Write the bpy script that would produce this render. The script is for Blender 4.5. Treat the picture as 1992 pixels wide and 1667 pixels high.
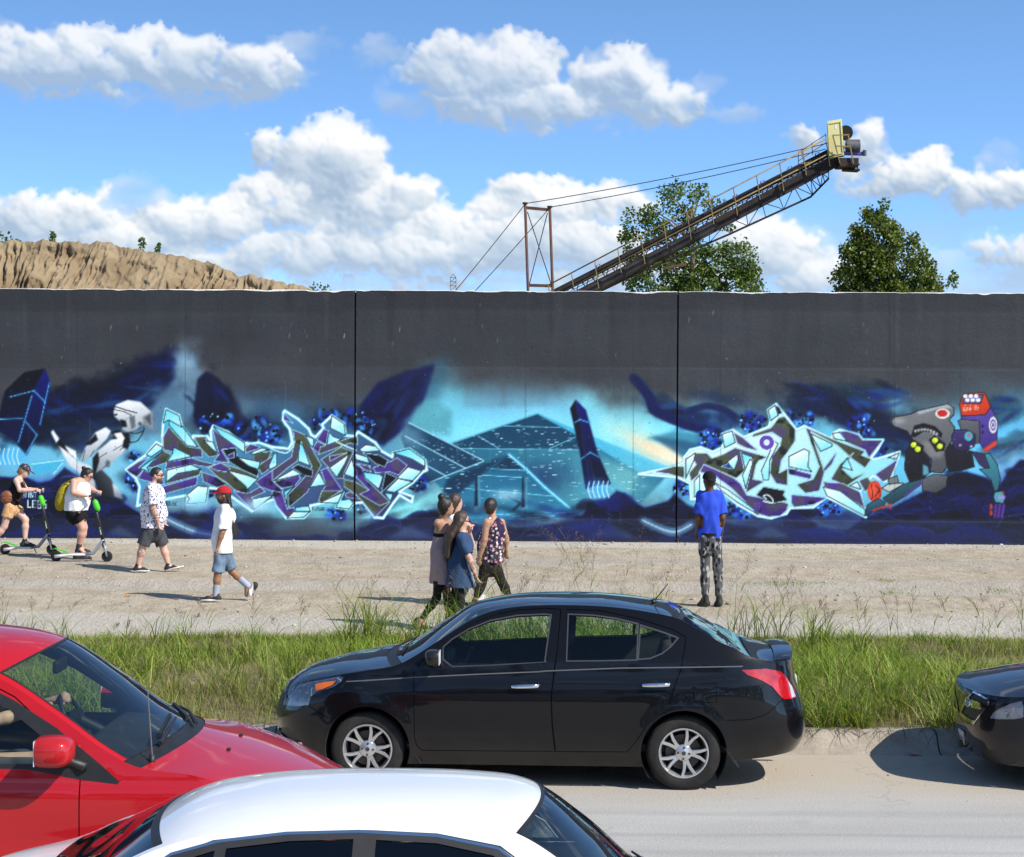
import bpy, bmesh, math, random
import numpy as np
from mathutils import Vector, Matrix
from mathutils.geometry import delaunay_2d_cdt
scene = bpy.context.scene
for o in list(bpy.data.objects):
 bpy.data.objects.remove(o)
COL = scene.collection
# --- camera
FPX = 4000.0
CAM_H = 3.4
PITCH = math.atan(104.5 / FPX)
ROLL = math.radians(0.31)
cam_data = bpy.data.cameras.new('camera')
cam_data.sensor_width = 36.0
cam_data.lens = 36.0 * FPX / 1992.0
cam_data.clip_end = 6000.0
cam_data.clip_start = 0.2
cam = bpy.data.objects.new('camera', cam_data)
COL.objects.link(cam)
CAM_M = Matrix.Rotation(math.pi / 2 - PITCH, 4, 'X') @ Matrix.Rotation(ROLL, 4, 'Z')
CAM_M = Matrix.Translation((0, 0, CAM_H)) @ CAM_M
cam.matrix_world = CAM_M
scene.camera = cam
_R = np.array(CAM_M.to_3x3())
# --- light
SUN_DIR = Vector((1.6, -1.15, 1.80)).normalized()
sun_elev = math.asin(SUN_DIR.z)
sun_az = math.atan2(SUN_DIR.x, SUN_DIR.y)
sd = bpy.data.lights.new('sun', 'SUN')
sd.energy = 4.2
sd.angle = math.radians(0.53)
sd.color = (1.0, 0.955, 0.88)
sun = bpy.data.objects.new('sun', sd)
COL.objects.link(sun)
sun.rotation_euler = SUN_DIR.to_track_quat('Z', 'Y').to_euler()
sun.location = (20, -15, 25)
scene.view_settings.view_transform = 'Standard'
scene.view_settings.look = 'None'
scene.view_settings.exposure = 0.46
scene.view_settings.gamma = 1.0
scene.view_settings.use_curve_mapping = False
scene.cycles.max_bounces = 6
scene.cycles.diffuse_bounces = 3
scene.cycles.transparent_max_bounces = 24
scene.cycles.caustics_reflective = False
scene.cycles.caustics_refractive = False
# --- world: sky with cumulus clouds
class NG:
 def __init__(self, tree):
  self.t = tree
 def n(self, kind, **kw):
  nd = self.t.nodes.new(kind)
  for k, v in kw.items():
   setattr(nd, k, v)
  return nd
 def link(self, a, b):
  self.t.links.new(a, b)
 def put(self, sock, v):
  if isinstance(v, bpy.types.NodeSocket):
   self.t.links.new(v, sock)
  else:
   sock.default_value = v
 def m(self, op, a, b=0.0, c=0.0, clamp=False):
  nd = self.n('ShaderNodeMath', operation=op, use_clamp=clamp)
  self.put(nd.inputs[0], a)
  self.put(nd.inputs[1], b)
  self.put(nd.inputs[2], c)
  return nd.outputs[0]
 def v(self, op, a, b=(0, 0, 0), c=(0, 0, 0), s=1.0):
  nd = self.n('ShaderNodeVectorMath', operation=op)
  self.put(nd.inputs[0], a)
  self.put(nd.inputs[1], b)
  self.put(nd.inputs[2], c)
  if op == 'SCALE':
   self.put(nd.inputs[3], s)
  return nd.outputs[1] if op in ('DOT_PRODUCT', 'LENGTH', 'DISTANCE') else nd.outputs[0]
 def noise(self, vec, scale, detail=4.0, rough=0.55, color=False, dim='3D', lac=2.0, dist=0.0):
  nd = self.n('ShaderNodeTexNoise', noise_dimensions=dim)
  self.put(nd.inputs['Vector'], vec)
  nd.inputs['Scale'].default_value = scale
  nd.inputs['Detail'].default_value = detail
  nd.inputs['Roughness'].default_value = rough
  nd.inputs['Lacunarity'].default_value = lac
  nd.inputs['Distortion'].default_value = dist
  return nd.outputs[1 if color else 0]
 def ramp(self, fac, stops, interp='LINEAR'):
  nd = self.n('ShaderNodeValToRGB')
  nd.color_ramp.interpolation = interp
  el = nd.color_ramp.elements
  el[0].position, el[0].color = stops[0][0], (*stops[0][1][:3], 1)
  el[1].position, el[1].color = stops[-1][0], (*stops[-1][1][:3], 1)
  for p, c in stops[1:-1]:
   e = el.new(p)
   e.color = (*c[:3], 1)
  self.put(nd.inputs[0], fac)
  return nd.outputs[0]
 def mix(self, fac, a, b, blend='MIX'):
  nd = self.n('ShaderNodeMix', data_type='RGBA', blend_type=blend)
  self.put(nd.inputs[0], fac)
  for i, c in ((6, a), (7, b)):
   if isinstance(c, bpy.types.NodeSocket):
    self.link(c, nd.inputs[i])
   else:
    nd.inputs[i].default_value = (*c[:3], 1)
  return nd.outputs[2]
 def sep(self, vec):
  nd = self.n('ShaderNodeSeparateXYZ')
  self.put(nd.inputs[0], vec)
  return nd.outputs
 def comb(self, x, y, z):
  nd = self.n('ShaderNodeCombineXYZ')
  for i, a in enumerate((x, y, z)):
   self.put(nd.inputs[i], a)
  return nd.outputs[0]
 def sstep(self, x, lo, hi):
  nd = self.n('ShaderNodeMapRange', interpolation_type='SMOOTHSTEP')
  self.put(nd.inputs[0], x)
  self.put(nd.inputs[1], lo)
  self.put(nd.inputs[2], hi)
  return nd.outputs[0]
world = bpy.data.worlds.new('World')
scene.world = world
world.use_nodes = True
wt = world.node_tree
wt.nodes.clear()
g = NG(wt)
tc = g.n('ShaderNodeTexCoord')
D = g.v('NORMALIZE', tc.outputs['Generated'])
dx, dy, dz = g.sep(D)
sky = g.n('ShaderNodeTexSky', sky_type='NISHITA', sun_disc=False)
sky.sun_elevation = sun_elev
sky.sun_rotation = sun_az
sky.altitude = 100.0
sky.air_density = 1.0
sky.dust_density = 0.6
sky.ozone_density = 2.2
zz = g.m('MULTIPLY_ADD', g.m('MAXIMUM', dz, 0.0), 2.2, 0.16)
g.link(g.v('NORMALIZE', g.comb(dx, dy, zz)), sky.inputs[0])
glow = g.m('MULTIPLY_ADD', g.m('POWER', g.m('SUBTRACT', 1.0, g.m('MAXIMUM', dz, 0.0)), 3.0), 1.35, 1.05)
skycol = g.mix(1.0, sky.outputs[0], g.comb(g.m('MULTIPLY', glow, 0.98), g.m('MULTIPLY', glow, 1.24), g.m('MULTIPLY', glow, 1.40)), 'MULTIPLY')
az = g.m('ARCTAN2', dx, dy)
el_ = g.m('ARCSINE', dz)
P0 = g.comb(g.m('MULTIPLY', az, 4.0), g.m('MULTIPLY', el_, 4.0), 0.0)
gen = g.noise(g.v('MULTIPLY', P0, (0.9, 2.0, 1)), 1.6, 3.0, .55)
away = g.sstep(g.m('ABSOLUTE', g.sep(P0)[0]), 1.15, 1.6)
high = g.sstep(g.sep(P0)[1], 0.85, 1.1)
low = g.m('SUBTRACT', 1.0, g.sstep(g.sep(P0)[1], 1.6, 3.4))
where = g.m('MULTIPLY', g.m('MAXIMUM', away, high), low)
gen = g.m('MULTIPLY', g.m('SUBTRACT', g.m('MULTIPLY', gen, 4.0), 2.1), where)
mask = g.m('MULTIPLY', g.sstep(gen, 0.0, 0.8), g.m('MULTIPLY', g.sstep(dz, 0.0, 0.05), 0.9))
final = g.mix(mask, skycol, (8.6, 9.2, 9.8))
bg = g.n('ShaderNodeBackground')
g.link(final, bg.inputs[0])
bg.inputs[1].default_value = 0.075
out = g.n('ShaderNodeOutputWorld')
g.link(bg.outputs[0], out.inputs[0])
world.cycles.sampling_method = 'NONE'
# --- geometry helpers
def ray(px, py):
 d = np.array([(px - 996.0) / FPX, -(py - 833.5) / FPX, -1.0])
 return _R @ d
def at(px, py, Y):
 d = ray(px, py)
 k = Y / d[1]
 return Vector((d[0] * k, Y, CAM_H + d[2] * k))
def at_z(px, py, z):
 d = ray(px, py)
 k = (z - CAM_H) / d[2]
 return Vector((d[0] * k, d[1] * k, z))
def project(P):
 q = _R.T @ (np.asarray(P, float) - np.array([0, 0, CAM_H]))
 return 996.0 + FPX * q[0] / -q[2], 833.5 - FPX * q[1] / -q[2]
def link(o, parent=None):
 COL.objects.link(o)
 if parent is not None:
  o.parent = parent
 return o
def mesh_obj(name, verts, faces, mat=None, parent=None, smooth=False):
 me = bpy.data.meshes.new(name)
 if isinstance(verts, np.ndarray):
  verts = verts.tolist()
 me.from_pydata(verts, [], faces if isinstance(faces, list) else faces.tolist())
 if smooth:
  me.polygons.foreach_set('use_smooth', [True] * len(me.polygons))
 mats = mat if isinstance(mat, (list, tuple)) else [mat]
 for m_ in mats:
  if m_ is not None:
   me.materials.append(m_)
 me.update()
 return link(bpy.data.objects.new(name, me), parent)
def fast_mesh(name, V, quads=None, tris=None, mat=None, parent=None, smooth=True, colors=None):
 me = bpy.data.meshes.new(name)
 V = np.ascontiguousarray(V, dtype=np.float32)
 nq = 0 if quads is None else len(quads)
 nt = 0 if tris is None else len(tris)
 me.vertices.add(len(V))
 me.vertices.foreach_set('co', V.ravel())
 idx, starts = [], []
 if nq:
  idx.append(np.asarray(quads, np.int32).ravel())
  starts.append(np.arange(nq, dtype=np.int32) * 4)
 if nt:
  idx.append(np.asarray(tris, np.int32).ravel())
  starts.append(np.arange(nt, dtype=np.int32) * 3 + nq * 4)
 idx = np.concatenate(idx)
 me.loops.add(len(idx))
 me.loops.foreach_set('vertex_index', idx)
 me.polygons.add(nq + nt)
 me.polygons.foreach_set('loop_start', np.concatenate(starts))
 me.update(calc_edges=True)
 if smooth:
  me.polygons.foreach_set('use_smooth', np.ones(nq + nt, bool))
 if colors is not None:
  a = me.color_attributes.new('Col', 'FLOAT_COLOR', 'POINT')
  c4 = np.ones((len(V), 4), np.float32)
  c4[:, :3] = colors
  a.data.foreach_set('color', c4.ravel())
 for m_ in (mat if isinstance(mat, (list, tuple)) else [mat]):
  if m_ is not None:
   me.materials.append(m_)
 me.validate()
 return link(bpy.data.objects.new(name, me), parent)
def empty(name, loc=(0, 0, 0), rz=0.0):
 o = bpy.data.objects.new(name, None)
 o.empty_display_size = 0.2
 COL.objects.link(o)
 o.location = loc
 o.rotation_euler = (0, 0, rz)
 return o
def tag(o, label=None, cat=None, group=None, kind=None):
 if label:
  o['label'] = label
 if cat:
  o['category'] = cat
 if group:
  o['group'] = group
 if kind:
  o['kind'] = kind
 return o
class MB:
 def __init__(self):
  self.V, self.F = [], []
 def add(self, vs, fs):
  b = len(self.V)
  self.V += [tuple(v) for v in vs]
  self.F += [tuple(b + i for i in f) for f in fs]
  return self
 def box(self, lo, hi):
  (x0, y0, z0), (x1, y1, z1) = lo, hi
  vs = [(x0, y0, z0), (x1, y0, z0), (x1, y1, z0), (x0, y1, z0), (x0, y0, z1), (x1, y0, z1), (x1, y1, z1), (x0, y1, z1)]
  return self.add(vs, [(0, 3, 2, 1), (4, 5, 6, 7), (0, 1, 5, 4), (1, 2, 6, 5), (2, 3, 7, 6), (3, 0, 4, 7)])
 def hull8(self, vs):
  return self.add(vs, [(0, 3, 2, 1), (4, 5, 6, 7), (0, 1, 5, 4), (1, 2, 6, 5), (2, 3, 7, 6), (3, 0, 4, 7)])
 def bar(self, a, b, w, h=None, up=(0, 0, 1)):
  a, b = Vector(a), Vector(b)
  h = h or w
  d = (b - a).normalized()
  u = Vector(up)
  s = d.cross(u)
  if s.length < 1e-4:
   s = d.cross(Vector((1, 0, 0)))
  s.normalize()
  u = s.cross(d)
  vs = []
  for p in (a, b):
   for i, j in ((-1, -1), (1, -1), (1, 1), (-1, 1)):
    vs.append(p + s * (w / 2 * i) + u * (h / 2 * j))
  return self.add(vs, [(0, 1, 2, 3), (7, 6, 5, 4), (0, 4, 5, 1), (1, 5, 6, 2), (2, 6, 7, 3), (3, 7, 4, 0)])
 def tube(self, pts, r, n=8, cap=True):
  pts = [Vector(p) for p in pts]
  rs = r if isinstance(r, (list, tuple)) else [r] * len(pts)
  b = len(self.V)
  prev = None
  for i, p in enumerate(pts):
   d = (pts[min(i + 1, len(pts) - 1)] - pts[max(i - 1, 0)]).normalized()
   if prev is None:
    s = d.orthogonal().normalized()
   else:
    s = (prev - d * prev.dot(d))
    s = s.normalized() if s.length > 1e-6 else d.orthogonal().normalized()
   prev = s
   t = d.cross(s)
   for k in range(n):
    a = 2 * math.pi * k / n
    self.V.append(tuple(p + (s * math.cos(a) + t * math.sin(a)) * rs[i]))
  for i in range(len(pts) - 1):
   for k in range(n):
    k2 = (k + 1) % n
    self.F.append((b + i * n + k, b + i * n + k2, b + (i + 1) * n + k2, b + (i + 1) * n + k))
  if cap:
   self.F.append(tuple(b + k for k in reversed(range(n))))
   e = b + (len(pts) - 1) * n
   self.F.append(tuple(e + k for k in range(n)))
  return self
 def lathe(self, prof, c, axis='Y', n=24, closed=False):
  b = len(self.V)
  c = Vector(c)
  for k in range(n):
   a = 2 * math.pi * k / n
   ca, sa = math.cos(a), math.sin(a)
   for r, h in prof:
    if axis == 'Y':
     v = (r * ca, h, r * sa)
    elif axis == 'Z':
     v = (r * ca, r * sa, h)
    else:
     v = (h, r * ca, r * sa)
    self.V.append(tuple(c + Vector(v)))
  m_ = len(prof)
  for k in range(n):
   k2 = (k + 1) % n
   for i in range(m_ - 1 + (1 if closed else 0)):
    j = (i + 1) % m_
    self.F.append((b + k * m_ + i, b + k * m_ + j, b + k2 * m_ + j, b + k2 * m_ + i))
  return self
 def prism(self, poly, y0, y1, f=lambda x, y, z: (x, y, z)):
  b = len(self.V)
  n = len(poly)
  for y in (y0, y1):
   for x, z in poly:
    self.V.append(tuple(f(x, y, z)))
  self.F.append(tuple(range(b, b + n)))
  self.F.append(tuple(reversed(range(b + n, b + 2 * n))))
  for i in range(n):
   j = (i + 1) % n
   self.F.append((b + i, b + n + i, b + n + j, b + j))
  return self
 def build(self, name, mat, parent=None, smooth=False, bevel=0.0, auto=None):
  o = mesh_obj(name, self.V, self.F, mat, parent, smooth)
  bm = bmesh.new()
  bm.from_mesh(o.data)
  bmesh.ops.recalc_face_normals(bm, faces=bm.faces)
  bm.to_mesh(o.data)
  bm.free()
  if auto is not None:
   o.data.set_sharp_from_angle(angle=math.radians(auto))
  if bevel:
   md = o.modifiers.new('bevel', 'BEVEL')
   md.width = bevel
   md.segments = 2
   md.limit_method = 'ANGLE'
   md.angle_limit = math.radians(35)
   md.harden_normals = False
  return o
def lerp(a, b, t):
 return a + (b - a) * t
def interp(xs, ys):
 xs = np.asarray(xs, float)
 ys = np.asarray(ys, float)
 m_ = np.gradient(ys, xs)
 d = np.diff(ys) / np.diff(xs)
 for i in range(len(xs)):
  lo = d[max(i - 1, 0)]
  hi = d[min(i, len(d) - 1)]
  if lo * hi <= 0:
   m_[i] = 0
  else:
   m_[i] = math.copysign(min(abs(m_[i]), 2.5 * min(abs(lo), abs(hi))), lo)
 def f(x):
  x = np.asarray(x, float)
  xc = np.clip(x, xs[0], xs[-1])
  i = np.clip(np.searchsorted(xs, xc) - 1, 0, len(xs) - 2)
  h = xs[i + 1] - xs[i]
  t = (xc - xs[i]) / h
  t2, t3 = t * t, t * t * t
  return ((2 * t3 - 3 * t2 + 1) * ys[i] + (t3 - 2 * t2 + t) * h * m_[i]
    + (-2 * t3 + 3 * t2) * ys[i + 1] + (t3 - t2) * h * m_[i + 1])
 return f
def smooth_closed(pts, n=6):
 P = np.asarray(pts, float)
 out_ = []
 k = len(P)
 for i in range(k):
  p0, p1, p2, p3 = P[i - 1], P[i], P[(i + 1) % k], P[(i + 2) % k]
  for j in range(n):
   t = j / n
   out_.append(0.5 * ((2 * p1) + (-p0 + p2) * t + (2 * p0 - 5 * p1 + 4 * p2 - p3) * t * t + (-p0 + 3 * p1 - 3 * p2 + p3) * t ** 3))
 return np.array(out_)
def smooth_open(pts, n=6):
 P = np.asarray(pts, float)
 out_ = []
 k = len(P)
 for i in range(k - 1):
  p0, p1, p2, p3 = P[max(i - 1, 0)], P[i], P[i + 1], P[min(i + 2, k - 1)]
  for j in range(n):
   t = j / n
   out_.append(0.5 * ((2 * p1) + (-p0 + p2) * t + (2 * p0 - 5 * p1 + 4 * p2 - p3) * t * t + (-p0 + 3 * p1 - 3 * p2 + p3) * t ** 3))
 out_.append(P[-1])
 return np.array(out_)
def s2l(c):
 c = np.asarray(c, float) / 255.0
 return np.where(c <= 0.04045, c / 12.92, ((c + 0.055) / 1.055) ** 2.4)
_NT = np.random.default_rng(11).random((16, 256, 256)).astype(np.float32)
def vnoise(x, y, seed=0):
 x = np.asarray(x, float)
 y = np.asarray(y, float)
 xi, yi = np.floor(x).astype(np.int64), np.floor(y).astype(np.int64)
 fx, fy = x - xi, y - yi
 fx, fy = fx * fx * (3 - 2 * fx), fy * fy * (3 - 2 * fy)
 T = _NT[seed % 16]
 def h(a, b):
  return T[a & 255, b & 255]
 return (h(xi, yi) * (1 - fx) + h(xi + 1, yi) * fx) * (1 - fy) + (h(xi, yi + 1) * (1 - fx) + h(xi + 1, yi + 1) * fx) * fy
def fbm(x, y, oct_=4, seed=0, gain=0.5):
 a, s, t = 1.0, 0.0, 0.0
 for o_ in range(oct_):
  s = s + a * vnoise(np.asarray(x) * 2 ** o_, np.asarray(y) * 2 ** o_, seed + o_ * 7)
  t += a
  a *= gain
 return s / t
# --- materials
MATS = {}
def pmat(name, col, rough=0.6, metal=0.0, var=0.0, vscale=6.0, bump=0.0, bscale=40.0, coat=0.0, spec=0.5, col2=None, attr=False, rvar=0.0, emit=None):
 if name in MATS:
  return MATS[name]
 m_ = bpy.data.materials.new(name)
 m_.use_nodes = True
 q = NG(m_.node_tree)
 b = m_.node_tree.nodes['Principled BSDF']
 b.inputs['Roughness'].default_value = rough
 b.inputs['Metallic'].default_value = metal
 b.inputs['Specular IOR Level'].default_value = spec
 b.inputs['Coat Weight'].default_value = coat
 b.inputs['Coat Roughness'].default_value = 0.03
 t = q.n('ShaderNodeTexCoord')
 if attr:
  an = q.n('ShaderNodeVertexColor')
  an.layer_name = 'Col'
  base = an.outputs[0]
 else:
  base = None
 if var > 0 or col2 is not None:
  nz = q.noise(t.outputs['Object'], vscale, 5.0, .6)
  c2 = col2 if col2 is not None else tuple(min(1, c * (1 + var)) for c in col)
  c1 = col if col2 is not None else tuple(c * (1 - var) for c in col)
  fac = q.sstep(nz, 0.32, 0.68)
  if attr:
   base = q.mix(1.0, base, q.mix(fac, (1 - var,) * 3, (1 + var * .6,) * 3), 'MULTIPLY')
  else:
   base = q.mix(fac, c1, c2)
 if base is None:
  b.inputs['Base Color'].default_value = (*col, 1)
 else:
  q.link(base, b.inputs['Base Color'])
 if rvar > 0:
  nr = q.noise(t.outputs['Object'], vscale * 2.3, 4.0, .6)
  q.link(q.m('MULTIPLY_ADD', nr, rvar, rough - rvar / 2), b.inputs['Roughness'])
 if bump > 0:
  nb = q.noise(t.outputs['Object'], bscale, 4.0, .6)
  bn = q.n('ShaderNodeBump')
  bn.inputs['Strength'].default_value = 1.0
  bn.inputs['Distance'].default_value = bump
  q.link(nb, bn.inputs['Height'])
  q.link(bn.outputs[0], b.inputs['Normal'])
 if emit:
  b.inputs['Emission Color'].default_value = (*emit[0], 1)
  b.inputs['Emission Strength'].default_value = emit[1]
 MATS[name] = m_
 return m_
# --- cumulus clouds: a far sheet in the sky in front
CLOUDS = [           
 (110, 120, 190, 75, 1.0), (300, 125, 170, 70, 1.0), (480, 145, 130, 62, .95), (20, 90, 90, 50, .55),
 (590, 85, 75, 40, .42), (740, 105, 50, 45, .45), (800, 190, 60, 60, .55),
 (860, 130, 60, 80, .8), (970, 140, 130, 85, 1.15), (1010, 205, 190, 55, .9), (1200, 150, 95, 75, 1.1), (1270, 200, 130, 48, .85),
 (1430, 220, 48, 26, .5), (1365, 160, 40, 28, .3),
 (650, 325, 120, 105, 1.35), (560, 390, 110, 75, 1.1), (730, 400, 130, 70, 1.15), (510, 290, 30, 40, .7),
 (420, 430, 110, 60, 1.0), (330, 440, 70, 50, .8), (60, 430, 110, 60, 1.0), (170, 420, 80, 60, 1.0), (250, 400, 100, 60, .55), (270, 470, 170, 50, .8),
 (650, 500, 260, 55, .85), (860, 500, 230, 60, .9), (1050, 400, 130, 60, 1.0), (1020, 470, 190, 70, .95), (1180, 400, 90, 50, .7), (1140, 490, 140, 60, .75),
 (1500, 490, 105, 60, 1.0), (1580, 540, 80, 50, .8), (1560, 270, 32, 34, .6), (1690, 275, 45, 50, .75), (1750, 345, 120, 45, .75),
 (1810, 325, 60, 45, .95), (1920, 375, 130, 48, .8), (1850, 520, 90, 40, .5), (1960, 490, 80, 40, .62), (1940, 310, 40, 30, .35),
 (900, 560, 700, 30, .5), (130, 480, 210, 45, .7), (420, 520, 200, 40, .7), (760, 450, 190, 60, .8), (1250, 540, 200, 40, .6), (1440, 440, 60, 40, .4), (380, 175, 150, 40, .55), (200, 180, 160, 30, .5), (1090, 235, 150, 30, .5),
]
def box_blur(a, k):
 for ax in (0, 1):
  pad = [(k + 1, k) if i == ax else (0, 0) for i in (0, 1)]
  c = np.cumsum(np.pad(a, pad, mode='edge'), axis=ax)
  n_ = a.shape[ax]
  a = (np.take(c, np.arange(2 * k + 1, 2 * k + 1 + n_), ax) - np.take(c, np.arange(0, n_), ax)) / (2 * k + 1)
 return a
def make_cloud_sheet(step=2.4):
 xs = np.arange(-140, 2133, step)
 ys = np.arange(-60, 640, step)
 Xp, Yp = np.meshgrid(xs, ys, indexing='ij')
 wx = (fbm(Xp / 60, Yp / 52, 4, 1, .6) - .5) * 66 + (fbm(Xp / 13, Yp / 13, 4, 2, .7) - .5) * 26
 wy = (fbm(Xp / 60, Yp / 52, 4, 5, .6) - .5) * 54 + (fbm(Xp / 13, Yp / 13, 4, 6, .7) - .5) * 26
 rr = random.Random(21)
 H = np.full(Xp.shape, -60.0)
 B = np.zeros(Xp.shape)
 SH = np.zeros(Xp.shape)
 for cx, cy, rx, ry, w in CLOUDS:
  dyy = (Yp + wy - cy) / ry
  body = 1 - (((Xp + wx - cx) / (rx * 1.12)) ** 2 + np.where(dyy > 0, dyy * 1.0, dyy * .95) ** 2)
  nb = np.clip(body * 1.5, 0, 1) * min(1, w)
  SH = np.where(nb > B, np.clip(.5 - dyy * .5, 0, 1), SH)
  B = np.maximum(B, nb)
  if w < .6:
   continue
  n_ = int((int(rx * ry / 95) + 8) * (.6 if cy < 260 else 1))
  for _ in range(n_):
   a, q = rr.uniform(0, 6.283), math.sqrt(rr.random())
   px, py = cx + rx * q * math.cos(a), cy + ry * q * math.sin(a) * .92
   r = (10 + 26 * rr.random() ** 2.2) * (1.15 - .5 * q) * (ry / 62.0) ** .5 * (1.0 if py < cy else .9)
   zc = 34 * w * (1 - q * q) + rr.uniform(-7, 7)
   i0, i1 = np.searchsorted(xs, (px - r - 32, px + r + 32))
   j0, j1 = np.searchsorted(ys, (py - r - 32, py + r + 32))
   sl = (slice(i0, i1), slice(j0, j1))
   d2 = (Xp[sl] + wx[sl] - px) ** 2 + (Yp[sl] + wy[sl] - py) ** 2
   h = zc + np.sqrt(np.clip(r * r - d2, 0, None)) - np.where(d2 > r * r, 900, 0)
   H[sl] = np.maximum(H[sl], h)
 solid = (H > -50).astype(float)
 Hs = box_blur(np.where(H > -50, H, -12), 1)
 gx = np.gradient(Hs, axis=0) / step
 gy = np.gradient(Hs, axis=1) / step
 gx, gy = np.clip(gx, -1.6, 1.6), np.clip(gy, -1.6, 1.6)
 nz = 1 / np.sqrt(1 + gx * gx + gy * gy)
 lam = (-gx * .50 + gy * .66 + .62) * nz
 Hb = box_blur(Hs, 9)
 gX = np.clip(np.gradient(Hb, axis=0) / step, -1, 1)
 gY = np.clip(np.gradient(Hb, axis=1) / step, -1, 1)
 lamb = -gX * .5 + gY * .8
 solid = box_blur(solid, 1)
 lit = .27 + .27 * np.clip(lam, -.3, 1) * solid + .34 * lamb + .56 * (SH - .42)
 lit += (fbm(Xp / 130, Yp / 80, 3, 14) - .5) * .5 - .07 * (Yp < 260)
 lit = np.clip(box_blur(lit, 1), 0, 1)
 stops = [0.0, .25, .5, .72, .9]
 cols = np.array([[.40, .51, .66], [.52, .63, .755], [.70, .775, .85], [.90, .925, .955], [1.03, 1.03, 1.03]])
 col = np.stack([np.interp(lit, stops, cols[:, i]) for i in range(3)], -1)
 far = np.clip((Yp - 400) / 200, 0, 1)[..., None] * .32
 col = col * (1 - far) + np.array([.62, .76, .92]) * far
 al = np.maximum(solid * np.clip(.35 + B * 1.4, 0, 1) * .97, np.clip(B * 1.25, 0, .9) * np.clip(.75 + (fbm(Xp / 70, Yp / 34, 4, 12) - .5) * 2.2, 0, 1))
 al = np.clip(box_blur(al, 1), 0, .97) * (1 - .14 * np.clip((280 - Yp) / 80, 0, 1))
 al *= np.clip(.16 + SH * 2.0 + B * .35, 0, 1)
 veil = np.clip((Yp - 400) / 130, 0, 1) * np.clip(.30 + (fbm(Xp / 190, Yp / 60, 4, 15) - .42) * 2.6, 0, .8)
 al = np.maximum(al, veil)
 return xs, ys, Xp, Yp, col, al
def build_clouds():
 R = 2600.0
 xs, ys, Xp, Yp, col, al = make_cloud_sheet()
 edge = np.minimum(np.clip((Xp + 138) / 60, 0, 1), np.clip((2131 - Xp) / 60, 0, 1)) * np.clip((Yp + 58) / 40, 0, 1)
 al = al * edge
 nx, ny = Xp.shape
 D_ = np.stack([(Xp - 996) / FPX, -(Yp - 833.5) / FPX, -np.ones_like(Xp)], -1) @ _R.T
 D_ /= np.linalg.norm(D_, axis=-1, keepdims=True)
 V = (D_ * R + np.array([0, 0, CAM_H])).reshape(-1, 3)
 i = np.arange((nx - 1) * (ny - 1))
 a = (i // (ny - 1)) * ny + i % (ny - 1)
 Q = np.stack([a, a + ny, a + ny + 1, a + 1], -1)
 af = al.ravel()
 keep = af[Q].max(1) > .012
 Q = Q[keep]
 used, inv = np.unique(Q, return_inverse=True)
 Q = inv.reshape(-1, 4)
 V = V[used]
 m_ = bpy.data.materials.new('cloud')
 m_.use_nodes = True
 m_.cycles.emission_sampling = 'NONE'
 q = NG(m_.node_tree)
 m_.node_tree.nodes.clear()
 an = q.n('ShaderNodeVertexColor')
 an.layer_name = 'Col'
 em = q.n('ShaderNodeEmission')
 q.link(an.outputs[0], em.inputs[0])
 em.inputs[1].default_value = CLOUD_GAIN
 tr = q.n('ShaderNodeBsdfTransparent')
 mx = q.n('ShaderNodeMixShader')
 q.link(an.outputs[1], mx.inputs[0])
 q.link(tr.outputs[0], mx.inputs[1])
 q.link(em.outputs[0], mx.inputs[2])
 o_ = q.n('ShaderNodeOutputMaterial')
 q.link(mx.outputs[0], o_.inputs[0])
 o = fast_mesh('sky', V, quads=Q, mat=m_, colors=col.reshape(-1, 3)[used])
 at_ = o.data.color_attributes['Col']
 c4 = np.empty((len(V), 4), np.float32)
 c4[:, :3] = col.reshape(-1, 3)[used]
 c4[:, 3] = af[used]
 at_.data.foreach_set('color', c4.ravel())
 tag(o, 'white cumulus clouds drifting across the blue sky', kind='structure')
CLOUD_GAIN = 0.74
build_clouds()
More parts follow.
